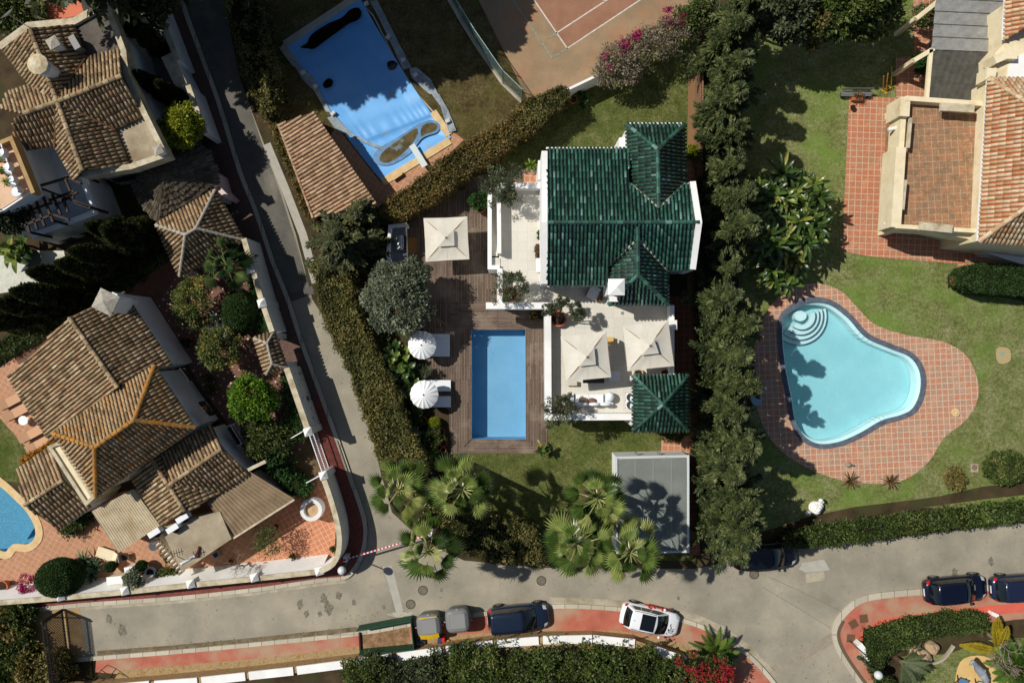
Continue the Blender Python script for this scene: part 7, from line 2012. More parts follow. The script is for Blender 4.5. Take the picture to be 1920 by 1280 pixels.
for x, y, r_, lab in ((1000, 592, .24, "ring of yellow flowers in a dark planter under the terrace"), (1013, 590, .3, "round dark pot in the shaded deck corner under the terrace")):
 t = thing("planter", lab, "planter", W(x, y)); pot(t, W(x, y, .05), r_, .4, m_black, "pot_body")
 if x == 1000: clump_crown(t, W(x, y, .5), (.22, .22, .08), 8, 6, .1, mat_leaf("yellow_flower", [(0, (200, 160, 20)), (1, (236, 206, 60))]), name="flowers")
# wall lights and drains
mb = MB(); mb.box(W(1167, 587, Z) + Vector((0, 0, .008)), (.18, .18, .012)); tag(mb.build("floor_drain", m_metal), "small square drain in the white terrace floor", "drain")
# right garden
t = thing("garden_bench", "white slatted bench at the top edge of the terracotta patio", "bench", W(1605, 174)); a, b = W(1577, 173, .45), W(1634, 173, .45)
mb = MB()
for k in range(4): mb.box(((a.x + b.x) / 2, a.y + .05 - k * .09, .43), (b.x - a.x, .07, .03))
mb.build("seat", m_metal, t)
mb = MB(); mb.bar((a.x, a.y + .14, .7), (b.x, a.y + .14, .7), .03, .35); mb.build("backrest", m_metal, t)
for x in (a.x + .15, b.x - .15):
 mb = MB(); mb.box((x, a.y - .1, .21), (.05, .4, .42)); mb.build("leg", m_iron, t)
for x0, y0, x1, y1, lab in ((1656, 170, 1657, 143, "yellow pole on the lawn, first of three from the pergola's far side"), (1661, 174, 1665, 138, "tallest yellow pole on the lawn, in the middle of three"), (1671, 165, 1672, 126, "yellow pole on the lawn closest to the patio strip")):
 a, b = W(x0, y0, 0), W(x1, y1, 1.5); mb = MB(); mb.tube([a, b], .035, 6); mb.box(a + Vector((0, 0, .03)), (.16, .16, .06)); tag(mb.build("garden_pole", mat_plain("yellow_pole_paint", (206, 150, 40), .5)), lab, "pole")
for x, y, s_, lab, m in ((1596, 204, .2, "round yellow topped bucket on the terracotta patio corner", m_yellow), ):
 t = thing("bucket", lab, "bucket", W(x, y)); mb = MB(); mb.lathe(W(x, y, .03), [(.12, 0), (.16, .28), (.14, .28), (.1, .2), (0, .2)], 14); mb.build("bucket_body", m, t); mb = MB(); mb.lathe(W(x, y, .03), [(.18, .27), (.18, .3), (.165, .3)], 14); mb.build("rim", m_iron, t)
t = thing("stone_ornament", "grey stone turtle like ornament on the pool paving", "ornament", W(1592, 871)); mb = MB(); mb.ball(W(1591, 871, .14), (.24, .17, .15), 12, 8, wob=.1); mb.build("stone_body", mat_noise("grey_stone", [(.3, (130, 126, 116)), (.7, (168, 164, 150))], 6), t, smooth=True); mb = MB(); mb.ball(W(1600, 872, .14), (.09, .07, .08), 8, 6); mb.build("head", m_slate, t, smooth=True)
t = thing("parasol_stand", "round pale stone disc parasol stand on the pool paving", "parasol stand", W(1791, 773)); mb = MB(); mb.lathe(W(1791, 773, .03), [(.28, 0), (.28, .07), (.26, .09), (0, .09)], 22); mb.build("base", m_sandstone, t); mb = MB(); mb.tube([W(1793, 774, .1), W(1793, 774, .5)], .03); mb.build("tube", m_metal, t)
t = thing("statue", "white curled sculpture standing on the lawn by the conifers", "statue", W(1530, 950))
mb = MB(); p = W(1527, 950)
mb.lathe((p.x, p.y, 0), [(.42, 0), (.42, .12), (.36, .16), (0, .16)], 16); mb.build("plinth", m_white, t)
mb = MB(); pts = []
for k in range(40):
 an = k * .33; r_ = .4 - .0085 * k
 pts.append(Vector((p.x + r_ * math.cos(an), p.y + r_ * math.sin(an), .28 + .012 * k)))
mb.tube(pts, [.13 + .02 * math.sin(k) - .001 * k for k in range(40)], 10); mb.ball((p.x, p.y, .38), (.3, .3, .3), 12, 8); mb.build("coiled_body", m_white, t, smooth=True)
mb = MB(); mb.ball(W(1539, 938, .75), (.16, .14, .14), 12, 8); mb.ball(W(1543, 941, .7), (.1, .08, .08), 10, 6); mb.build("head", m_white, t, smooth=True)
mb = MB(); mb.ball(W(1515, 962, .35), (.22, .16, .18), 10, 8); mb.build("tail", m_white, t, smooth=True)
mb = MB(); mb.box(W(1879, 662) + Vector((0, 0, .02)), (.24, .24, .02)); mb.box(W(1879, 662) + Vector((0, 0, .034)), (.18, .18, .008)); tag(mb.build("valve_cover", mat_plain("pale_green_cover", (132, 156, 146), .7)), "pale green square valve cover on a bare lawn patch", "cover")
sheet("bare_patch", smooth_line([(1870, 652), (1892, 654), (1894, 676), (1876, 682), (1868, 672)], 4, True), .011, mat_plain("bare_earth", (170, 152, 110), .95))
t = thing("drain_cover", "round brown drain cover on the lawn by the lone shrub", "cover", W(1827, 876)); mb = MB(); mb.lathe(W(1827, 876, .012), [(.2, 0), (.2, .03), (0, .03)], 18); mb.build("cover", mat_plain("brown_lid", (128, 104, 86), .8), t); mb = MB(); mb.box(W(1827, 877) + Vector((0, 0, .015)), (.5, .56, .02)); mb.build("surround", m_conc, t)
sheet("bare_patch", [(1760, 930), (1840, 912), (1990, 895), (1990, 920), (1850, 935), (1700, 955), (1590, 968), (1500, 985), (1500, 972), (1600, 950), (1700, 938)], .011, m_ground)
sheet("bare_patch", smooth_line([(1408, 722), (1424, 720), (1428, 756), (1410, 756)], 4, True), .037, mat_plain("wet_pale_paving", (150, 176, 190), .25, .6))
t = thing("garden_shower", "slim metal pool shower arm in the conifers' shade", "shower", W(1408, 726)); mb = MB(); a = W(1404, 722); mb.tube([a, a + Vector((0, 0, 1.9)), a + Vector((.15, 0, 2.1)), a + Vector((.5, -.1, 2.05))], .025, 6); mb.build("pipe", m_metal, t); mb = MB(); mb.lathe(a + Vector((.5, -.1, 1.98)), [(.09, 0), (.03, .06)], 10); mb.build("shower_head", m_whitemetal, t)
# street lamps with globe heads
for x, y, h, lab in ((641, 1069, 3.3, "globe headed lamp post at the curved street corner"), (1647, 1265, 3.0, "globe headed lamp post by the red pavement and hedge")):
 p = W(x, y, h); t = thing("street_lamp", lab, "street lamp", (p.x, p.y, 0), 0, "globe street lamps")
 mb = MB(); mb.lathe((p.x, p.y, 0), [(.14, 0), (.14, .3), (.05, .4), (.04, h - .3), (.1, h - .25), (.1, h - .2), (0, h - .2)], 12); mb.build("pole", m_greenpaint, t)
 mb = MB(); mb.ball((p.x, p.y, h), .27, 24, 16); mb.build("globe", m_globe, t, smooth=True)
# striped road barrier
t = thing("road_barrier", "red and white striped barrier boom across the side street", "barrier", W(655, 1046))
a, b = W(651, 1047, 1.0), W(806, 1001, 1.0)
n = 46
mb = MB(); mb.bar(a, b, .085, .085); bo = mb.build("boom", m_whitemetal, t)
mb = MB()
for k in range(0, n, 2): mb.bar(a.lerp(b, k / n), a.lerp(b, (k + 1) / n), .092, .092)
mb.build("stripe_pattern", m_red, bo)
mb = MB(); p = W(648, 1048, 1.0); mb.box((p.x, p.y, .55), (.3, .36, 1.1)); mb.build("housing", m_whitemetal, t)
mb = MB(); q = W(637, 1052, 1.2); mb.bar((p.x, p.y, 1.05), (q.x, q.y, 1.35), .1, .14); mb.build("counterweight", m_red, t)
t = thing("barrier_rest", "white rest post for the boom under the fan palm", "post", W(810, 998)); p = W(808, 1000, .9); mb = MB(); mb.box((p.x, p.y, .5), (.28, .28, 1.0)); mb.build("post_body", m_whitemetal, t); mb = MB(); mb.bar((p.x - .12, p.y, .98), (p.x - .12, p.y, 1.15), .1, .05); mb.bar((p.x + .12, p.y, .98), (p.x + .12, p.y, 1.15), .1, .05); mb.build("fork", m_metal, t)
# the two containers by the road
def bin_(label, x, y, rz, yellow):
 p = W(x, y, 1.5); t = thing("recycling_bin", label, "bin", (p.x, p.y, 0), rz, "large grey containers by the road")
 prof = lambda z: 1 - .10 * (1 - z / 1.5)
 def ringf(z, kx, ky, n=28):
  o_ = []
  for j in range(n):
   an = 2 * math.pi * j / n
   c_, s_ = math.cos(an), math.sin(an)
   o_.append((kx * math.copysign(abs(c_) ** .5, c_), ky * math.copysign(abs(s_) ** .5, s_), z))
  return o_
 mb = MB(); rings = [ringf(.12, .66, .62), ringf(.5, .72, .68), ringf(1.2, .80, .78), ringf(1.25, .84, .82), ringf(1.42, .80, .80), ringf(1.56, .70, .72), ringf(1.62, .5, .55), ringf(1.64, .2, .3)]
 vs = [v for r_ in rings for v in r_]; n = 28
 mb.add(vs, [(i * n + j, i * n + (j + 1) % n, (i + 1) * n + (j + 1) % n, (i + 1) * n + j) for i in range(len(rings) - 1) for j in range(n)] + [tuple((len(rings) - 1) * n + j for j in range(n))], .5)
 mb.build("body", m_grey, t, False, True)
 mb = MB(); mb.box((0, .05, 1.645), (1.02, .96, .05)); mb.tube([(-.54, -.45, 1.62), (-.54, .5, 1.62)], .04); mb.tube([(.54, -.45, 1.6), (.54, .5, 1.6)], .04); mb.build("lid", mat_plain("worn_grey_lid", (134, 134, 131), .45, .4), t, False)
 if yellow:
  mb = MB(); mb.grid(lambda u, v: Vector((-.62 + 1.24 * u, -.78 - .06 * (1 - (2 * u - 1) ** 2) + .34 * v, 1.5 + .17 * v)), 8, 2); mb.build("yellow_flap", m_yellow, t, False); mb = MB(); mb.box((0, .64, 1.6), (1.2, .05, .06)); mb.build("yellow_strip", m_yellow, t, False)
 else:
  mb = MB(); mb.box((0, -.55, 1.6), (1.1, .05, .05)); mb.build("lid_rail", m_metal, t, False)
 mb = MB(); mb.tube([(-.95, -.1, 1.15), (-.78, -.1, 1.2)], .05); mb.tube([(.78, -.1, 1.15), (.95, -.1, 1.2)], .05); mb.build("lifting_pin", m_metal, t, False)
 mb = MB(); mb.box((.02, .79, 1.5), (.16, .03, .12)); mb.build("sticker", mat_plain("blue_white_sticker", (170, 176, 214), .5), t, False)
bin_("grey container with a yellow flap beside the green boarding", 804, 1174, R(6), True)
bin_("plain grey container beside the parked dark blue car", 858, 1164, R(5), False)
t = thing("site_boarding", "open green board enclosure on the pavement beside the bins", "boarding", W(725, 1190))
for a, b in (((668, 1183), (770, 1164)), ((770, 1164), (776, 1222)), ((672, 1228), (776, 1218))):
 mb = MB(); p, q = W(a[0], a[1], 1.2), W(b[0], b[1], 1.2); mb.ribbon([p, q], .06, .1, 1.2); mb.build("board", m_greenpaint, t)
mb = MB(); mb.bar(W(675, 1183) + Vector((0, 0, .2)), W(677, 1222) + Vector((0, 0, .2)), .1, .2); mb.build("sill_board", m_darkwood, t)
sheet("dirt_patch", [(674, 1186), (690, 1174), (765, 1170), (772, 1218), (676, 1224)], .118, mat_noise("dirt_and_debris", [(.3, (112, 84, 56)), (.5, (150, 120, 86)), (.7, (188, 142, 116))], 2.5, .95, 16, .5, .6))
t = thing("cardboard_box", "flattened brown cardboard box lying behind the yellow flapped bin", "box", W(814, 1207)); mb = MB(); mb.box(W(812, 1209) + Vector((0, 0, .26)), (1.0, .36, .3), R(3)); mb.build("box_body", m_card, t); mb = MB(); mb.box(W(817, 1204) + Vector((0, 0, .42)), (.36, .3, .02), R(8)); mb.box(W(826, 1209) + Vector((0, 0, .43)), (.2, .36, .02), R(-8)); mb.build("flap", mat_plain("dark_cardboard", (150, 110, 70), .85), t)
mb = MB(); mb.box(W(838, 1201) + Vector((0, 0, .2)), (.36, .34, .2), R(4)); mb.box(W(838, 1206) + Vector((0, 0, .22)), (.37, .1, .2), R(4), mi=1); tag(mb.build("carton", [m_card, mat_plain("lime_print", (136, 176, 70), .7)]), "small carton with a lime green end behind the bins", "box")
mb = MB(); mb.ball(W(789, 1202, .25), (.3, .36, .22), 14, 9, wob=.25); mb.ball(W(783, 1206, .2), (.2, .2, .18), 10, 8, wob=.25); tag(mb.build("rubbish_bag", mat_noise("pale_plastic_bag", [(.4, (60, 64, 66)), (.55, (190, 196, 196)), (.7, (120, 150, 160))], 6, .5), smooth=True), "torn pale rubbish bag between boarding and yellow flapped bin", "rubbish bag")
t = thing("plastic_crate", "red and blue plastic crate between the two bins", "crate", W(828, 1193)); mb = MB(); mb.box(W(825, 1194) + Vector((0, 0, .3)), (.24, .5, .34), R(-8)); mb.build("blue_side", mat_plain("navy_plastic", (52, 60, 92), .5), t); mb = MB(); mb.box(W(832, 1192) + Vector((0, 0, .32)), (.2, .44, .36), R(-8)); mb.build("red_side", m_red, t)
t = thing("flower_pot", "orange flower pot lying on the pavement behind the bins", "pot", W(854, 1201)); mb = MB(); c = W(852, 1202) + Vector((0, 0, .3)); mb.tube([c + Vector((-.06, -.05, 0)), c + Vector((.25, .08, -.02))], [.2, .14], 16, cap=False); mb.tube([c + Vector((-.09, -.06, 0)), c + Vector((-.04, -.04, 0))], [.23, .23], 16, cap=False); mb.build("pot_body", mat_plain("orange_clay", (214, 110, 60), .8), t); mb = MB(); mb.ball(c + Vector((.0, 0, 0)), (.15, .15, .15), 10, 8); mb.build("soil", m_soil, t)
# bar fence across the bank
t = thing("bar_fence", "dark iron bar fence with angled struts across the sandy bank", "fence", W(150, 1190))
a, b = W(119, 1140, 0), W(134, 1262, 0)
mb = MB(); n = 44
for k in range(n + 1):
 p = a.lerp(b, k / n); mb.bar((p.x, p.y, .1), (p.x, p.y, 2.5), .055, .055)
mb.build("bars", m_iron, t)
for z in (.25, 2.1):
 mb = MB(); mb.bar((a.x, a.y, z), (b.x, b.y, z), .08, .08); mb.build("rail", m_iron, t)
for k in (.02, .98):
 p = a.lerp(b, k); mb = MB(); mb.bar((p.x, p.y, 0), (p.x, p.y, 2.6), .1, .1); mb.build("post", m_iron, t)
 mb = MB(); mb.bar((p.x, p.y, 1.9), (p.x - .9, p.y - .5, .05), .07, .07); mb.build("strut", m_iron, t)
t = thing("handrail", "short dark handrail on the rubble pavement end", "railing", W(195, 1262)); mb = MB()
mb.tube([W(170, 1280, .9), W(190, 1255, .9), W(214, 1272, .9)], .03)
for x, y in ((172, 1278), (190, 1255), (212, 1270)): mb.tube([W(x, y, .9), (*W(x, y, .9).xy, 0)], .025)
mb.build("rail", m_iron, t)
t = thing("handrail", "dark green handrail at the corner of the red pavement", "railing", W(1620, 1225)); mb = MB()
mb.tube([W(1601, 1208, .95), W(1643, 1246, .95)], .035)
for x, y in ((1602, 1209), (1622, 1227), (1642, 1245)): mb.tube([W(x, y, .95), (*W(x, y, .95).xy, 0)], .03)
mb.build("rail", m_greenpaint, t)
mb = MB(); p = W(1857, 1147); mb.box(p + Vector((0, 0, .25)), (.45, .2, .5), R(-25)); mb.box(p + Vector((0, 0, .52)), (.5, .26, .05), R(-25)); tag(mb.build("marker_post", m_white), "stubby white marker post on the red pavement by the palm", "post")
# yard gate in the street wall
t = thing("yard_gate", "white steel bar gate between the two street wall piers", "gate", W(592, 850)); a, b = W(580, 816, 2.1), W(604, 886, 2.1)
mb = MB()
for k in range(23):
 p = a.lerp(b, k / 22); mb.bar((p.x, p.y, .15), (p.x, p.y, 2.1), .03, .03)
mb.build("bars", m_whitemetal, t)
for z in (.2, 1.1, 2.05):
 mb = MB(); mb.bar((a.x, a.y, z), (b.x, b.y, z), .06, .06); mb.build("rail", m_whitemetal, t)
for lab, a, b in (("white topped yard fence beside the pale straggling shrub", (517, 838), (570, 807)), ("white rail of the yard fence beside the patio well", (574, 905), (604, 889))):
 t = thing("yard_fence", lab, "fence", W(*a)); p, q = W(a[0], a[1], 1.6), W(b[0], b[1], 1.6); mb = MB(); mb.bar(p, q, .06, .08); mb.bar(p - Vector((0, 0, 1.3)), q - Vector((0, 0, 1.3)), .05, .06); mb.build("rail", m_whitemetal, t)
 mb = MB()
 for k in range(15): c = p.lerp(q, k / 14); mb.bar((c.x, c.y, .1), (c.x, c.y, 1.6), .02, .02)
 mb.build("bars", m_iron, t)
# patio of the rambling house
t = thing("stone_well", "white round well with rusty rim on the orange patio", "well", W(590, 950)); c = W(583, 956, 1.3)
mb = MB(); mb.lathe((c.x, c.y, 0), [(.55, 0), (.72, .3), (.78, .8), (.72, 1.15), (.74, 1.3), (.5, 1.3), (.46, 1.1), (.46, .9)], 28); mb.build("well_body", mat_noise("stained_white_render", [(.3, (216, 218, 216)), (.6, (238, 238, 234)), (.8, (196, 170, 136))], 1.6, .8), t, smooth=False)
mb = MB(); mb.lathe((c.x, c.y, 1.0), [(.46, 0), (.2, .04), (0, .1)], 20); mb.build("fill", mat_plain("pale_brown_fill", (190, 156, 118), .9), t)
t = thing("garden_table", "white table set with crockery between the citrus trees", "table", W(412, 612)); c = W(414, 610, .75)
mb = MB(); mb.box((c.x, c.y, .74), (.85, 1.35, .05), R(-62) + R(80)); mb.build("table_top", m_white, t)
for sx, sy in ((-.3, -.5), (.3, -.5), (.3, .5), (-.3, .5)):
 mb = MB(); v = Matrix.Rotation(R(18), 3, 'Z') @ Vector((sx, sy, 0)); mb.tube([(c.x + v.x, c.y + v.y, 0), (c.x + v.x, c.y + v.y, .72)], .03); mb.build("leg", m_whitemetal, t)
t = thing("flower_bowl", "dark red flowers in a bowl on the white garden table", "flowers", W(411, 602, .77)); pot(t, W(412, 602, .77), .12, .1, m_white, "bowl"); clump_crown(t, W(412, 602, .95), (.14, .14, .07), 8, 8, .08, L_magenta, name="flowers")
for x, y, r_, lab in ((404, 588, 20, "white garden chair at the head of the garden table"), (398, 615, 40, "white garden chair on the house side of the garden table"), (426, 625, 200, "white garden chair at the near end of the garden table")):
 t = thing("garden_chair", lab, "chair", W(x, y), R(r_), "white chairs round the garden table")
 mb = MB(); mb.box((0, 0, .43), (.44, .44, .04)); mb.build("seat", m_whitemetal, t, False)
 mb = MB()
 for k in range(5): mb.box((-.2 + k * .1, .21, .66), (.03, .03, .44))
 mb.box((0, .21, .88), (.46, .04, .05)); mb.build("backrest", m_whitemetal, t, False)
 for sx in (-.19, .19):
  for sy in (-.19, .19):
   mb = MB(); mb.box((sx, sy, .2), (.03, .03, .41)); mb.build("leg", m_whitemetal, t, False)
m_tan = mat_plain("tan_sling", (196, 152, 116), .8)
for x, y, lab in ((24, 752, "tan lounger nearest the clay roof by the lawn"), (36, 772, "second tan lounger before the round white table"), (64, 812, "tan lounger just past the round white table"), (78, 832, "last tan lounger beside the orange flowering hedge")):
 t = thing("sun_lounger", lab, "lounger", W(x, y), R(28), "tan loungers on the small patio")
 mb = MB(); mb.box((.25, 0, .32), (1.0, .62, .06)); mb.build("seat", m_tan, t, False)
 mb = MB(); mb.bar((-.25, 0, .33), (-.8, 0, .62), .62, .06); mb.build("backrest", m_tan, t, False)
 for sy in (-.31, .31):
  mb = MB(); mb.box((0, sy, .28), (1.5, .05, .06)); mb.build("frame_rail", m_iron, t, False)
 for sx in (-.5, .6):
  for sy in (-.3, .3):
   mb = MB(); mb.box((sx, sy, .14), (.05, .05, .26)); mb.build("leg", m_iron, t, False)
t = thing("patio_table", "white round table among the tan loungers", "table", W(43, 788)); c = W(43, 788, .5); mb = MB(); mb.lathe((c.x, c.y, 0), [(.3, .46), (.33, .48), (.33, .5), (0, .51)], 10); mb.build("table_top", m_white, t); mb = MB(); mb.lathe((c.x, c.y, 0), [(.2, 0), (.04, .05), (.04, .46)], 10); mb.build("pedestal", m_whitemetal, t)
for x, y, rz, lab in ((202, 1035, -18, "white sun lounger under the edge of the sheet roof"), ):
 t = thing("sun_lounger", lab, "lounger", W(x, y), R(rz)); mb = MB(); mb.box((0, 0, .34), (1.15, .72, .1)); mb.build("mattress", m_cream, t, False); mb = MB(); mb.bar((.58, 0, .36), (.95, 0, .6), .66, .08); mb.build("backrest", m_cream, t, False)
 for sx in (-.45, .45):
  for sy in (-.3, .3):
   mb = MB(); mb.box((sx, sy, .15), (.05, .05, .3)); mb.build("leg", m_whitemetal, t, False)
t = thing("garden_cabinet", "white ribbed plastic cabinet by the lower white wall", "cabinet", W(232, 1078), R(6)); mb = MB(); mb.box((0, 0, .6), (1.0, .5, 1.2))
for k in range(4): mb.box((-.37 + k * .25, -.26, .6), (.2, .03, 1.1))
mb.build("cabinet_body", m_cream, t, False); mb = MB(); mb.box((0, .04, 1.22), (1.06, .5, .05)); mb.build("lid", m_white, t, False)
mb = MB(); mb.box(W(255, 1062) + Vector((0, 0, .5)), (.5, .5, 1.0), R(8)); mb.box(W(255, 1062) + Vector((0, 0, 1.02)), (.56, .56, .05), R(8)); tag(mb.build("white_box_unit", m_white), "white box unit beside the ribbed garden cabinet", "unit")
t = thing("ring_planter", "pale blue ring planter with twigs on the patio edge", "planter", W(281, 1073)); c = W(281, 1074, .3); mb = MB(); mb.lathe((c.x, c.y, 0), [(.36, 0), (.42, .15), (.38, .32), (.30, .32), (.28, .2)], 22); mb.build("ring", mat_plain("pale_blue_paint", (176, 198, 220), .6), t); mb = MB(); mb.lathe((c.x, c.y, .2), [(.3, 0), (0, .03)], 16); mb.build("soil", m_soil, t)
for x, y, r_, h_, lab in ((13, 1095, .42, .6, "big terracotta urn by the lower white wall at the photo edge"), (222, 1056, .2, .3, "small terracotta pot behind the white cabinet"), (520, 985, .2, .3, "square terracotta pot on the shaded orange patio"), (627, 1026, .22, .3, "terracotta pot with a plant at the curved wall"), (552, 1040, .2, .3, "terracotta pot with a plant on the sunny orange patio"), (512, 1062, .18, .28, "terracotta pot beneath the twiggy leafless tree"), (500, 1056, .18, .28, "small terracotta pot next to the twiggy tree shadow"), (436, 1050, .2, .3, "clay pot at the foot of the concrete roofed annex")):
 t = thing("plant_pot", lab, "pot", W(x, y, .02), 0, "clay pots on the lower patio"); pot(t, W(x, y) + Vector((0, 0, .02)), r_, h_, name="pot_body")
 if x in (627, 552, 222): clump_crown(t, W(x, y) + Vector((0, 0, h_ + .1)), (r_ * .9, r_ * .9, .14), 10, 16, .1, L_bush, name="foliage")
for x, y, lab in ((395, 710, "clay pot in the shade beside the white house wall"), (402, 728, "second clay pot under the barred wall window"), (356, 640, "round shrub pot against the shaded white wall")):
 t = thing("plant_pot", lab, "pot", W(x, y), 0, "pots along the shaded house wall"); pot(t, W(x, y), .28, .4, name="pot_body"); clump_crown(t, W(x, y) + Vector((0, 0, .6)), (.35, .35, .3), 16, 24, .12, L_bush, name="foliage")
t = thing("patio_chair", "dark folding chair on the patio by the sheet roof", "chair", W(240, 1040), R(12)); mb = MB(); mb.box((0, 0, .42), (.45, .45, .04)); mb.build("seat", m_darkwood, t, False); mb = MB(); mb.box((-.22, 0, .68), (.04, .45, .5)); mb.build("backrest", m_metal, t, False)
for sx in (-.2, .2):
 for sy in (-.2, .2):
  mb = MB(); mb.box((sx, sy, .2), (.03, .03, .4)); mb.build("leg", m_metal, t, False)
t = thing("basin_stand", "white pedestal basin at the end of the tile capped wall", "basin", W(289, 1024)); c = W(288, 1023, .8); mb = MB(); mb.lathe((c.x, c.y, 0), [(.14, 0), (.1, .6), (.3, .72), (.34, .82), (.28, .82), (.2, .74), (0, .72)], 16); mb.build("basin_body", m_white, t)
mb = MB(); mb.box(W(410, 1036) + Vector((0, 0, .3)), (.42, .42, .5), R(32)); mb.box(W(410, 1036) + Vector((0, 0, .56)), (.3, .3, .03), R(32), mi=1); tag(mb.build("floor_lantern", [m_metal, m_iron]), "grey square lantern box on the patio by the concrete roof", "lantern")
t = thing("round_table", "dark round table on the pale stone paving", "table", W(60, 485)); c = W(60, 485, .7); mb = MB(); mb.lathe((c.x, c.y, 0), [(.62, .66), (.64, .7), (0, .71)], 24); mb.build("table_top", m_flatdark, t); mb = MB(); mb.lathe((c.x, c.y, 0), [(.25, 0), (.05, .06), (.05, .66)], 10); mb.build("pedestal", m_iron, t)
# corner garden at the bottom
for x, y, r3, rz, lab in ((1722, 1224, (.95, .45, .45), R(-32), "long pale boulder behind the deep green hedge"), (1745, 1212, (.5, .42, .45), R(-40), "cracked ochre boulder beside the long pale boulder"), (1690, 1208, (.3, .3, .25), 0, "small grey stone in the hedge shade")):
 t = thing("boulder", lab, "boulder", W(x, y, .2), rz); mb = MB()
 vs = MB(); vs.ball((0, 0, .15), r3, 18, 12, wob=.14); mb.v, mb.f, mb.r, mb.mi = vs.v, vs.f, vs.r, vs.mi
 mb.build("rock", m_rock, t, False)
t = thing("garden_edging", "curved pale concrete edging beside the boulders", "edging", W(1770, 1228)); mb = MB(); mb.ribbon([W(x, y) for x, y in smooth_line([(1745, 1242), (1765, 1234), (1778, 1220), (1786, 1208)], 4)], .15, 0, .25); mb.build("edging_strip", m_conc, t)
t = thing("horse_statue", "grey blue horse statue on the round sand patch", "statue", W(1842, 1258)); mg = mat_noise("grey_statue", [(.3, (140, 146, 156)), (.7, (176, 182, 190))], 4, .7)
# body along a line from head (upper) to tail
me = bpy.data.meshes.new("horse_body")
def wp(x, y, h): return W(x, y, h)
V = [wp(1842, 1262, 1.05), wp(1835, 1252, 1.1), wp(1829, 1245, 1.45), wp(1824, 1238, 1.75), wp(1818, 1247, 1.5), wp(1848, 1274, 1.1), wp(1833, 1251, .55), wp(1831, 1250, .05), wp(1839, 1254, .55), wp(1840, 1252, .05), wp(1846, 1273, .55), wp(1843, 1270, .05), wp(1851, 1275, .55), wp(1850, 1272, .05), wp(1853, 1284, .7)]
E = [(0, 1), (1, 2), (2, 3), (3, 4), (0, 5), (1, 6), (6, 7), (1, 8), (8, 9), (5, 10), (10, 11), (5, 12), (12, 13), (5, 14)]
rad = [.27, .26, .17, .12, .07, .25, .09, .05, .09, .05, .11, .05, .11, .05, .05]
o0 = off(t)
me.from_pydata([tuple(v - o0) for v in V], E, [])
ob = link(bpy.data.objects.new("horse_body", me), t)
sk = ob.modifiers.new("skin", 'SKIN')
for i, q in enumerate(me.skin_vertices[0].data): q.radius = (rad[i], rad[i]); q.use_root = (i == 0)
ob.modifiers.new("subsurf", 'SUBSURF').levels = 2; ob.modifiers["subsurf"].render_levels = 2
me.materials.append(mg)
for x, y, rz, lab in ((1800, 1276, 70, "blue slung chair on the round sand patch"), (1834, 1282, 75, "grey slung chair cut by the photo's lower edge")):
 t = thing("deck_chair", lab, "chair", W(x, y), R(rz)); m = mat_plain("blue_sling" if x < 1810 else "grey_sling", (84, 118, 150) if x < 1810 else (160, 168, 164), .8)
 mb = MB(); mb.bar((-.3, 0, .3), (.3, 0, .36), .6, .04); mb.build("seat", m, t, False); mb = MB(); mb.bar((-.3, 0, .3), (-.75, 0, .85), .6, .04); mb.build("backrest", m, t, False)
 for sy in (-.32, .32):
  mb = MB(); mb.bar((-.75, sy, .9), (.35, sy, 0), .05, .05); mb.bar((.3, sy, .4), (-.35, sy, 0), .05, .05); mb.build("frame_side", m_darkwood, t, False)

# leaf litter along the kerbs, the road bend and the deck
pl = []
for (x0, y0, x1, y1, n, sx, sy, z) in ((1470, 1215, 1570, 1280, 60, 24, 22, .02), (700, 1160, 790, 1156, 70, 30, 7, .02), (190, 1226, 660, 1182, 130, 8, 5, .02), (760, 850, 880, 610, 60, 30, 60, .07), (1010, 1080, 1420, 1090, 40, 50, 14, .02), (600, 900, 700, 1010, 30, 12, 20, .02), (1250, 830, 1300, 1000, 50, 14, 60, .03), (1420, 600, 1450, 820, 40, 14, 50, .045), (1230, 1060, 1900, 990, 60, 40, 14, .02)):
 for _ in range(n):
  u = random.random()
  p = W(x0 + (x1 - x0) * u + random.gauss(0, sx), y0 + (y1 - y0) * u + random.gauss(0, sy)); p.z = z
  pl.append(tuple(p))
pl = np.array(pl); n = len(pl)
D = unit(n); D[:, 2] = 0
o = finish(leaves("fallen_leaves", pl, D, np.array([0, 0, 1.]) + unit(n) * .25, .1 * rng.uniform(.6, 1.5, n), .06, mat_leaf("fallen_leaf", [(0, (92, 66, 34)), (.5, (168, 124, 56)), (1, (206, 168, 84))]), None), rng.uniform(0, 1, n))
o["kind"] = "stuff"
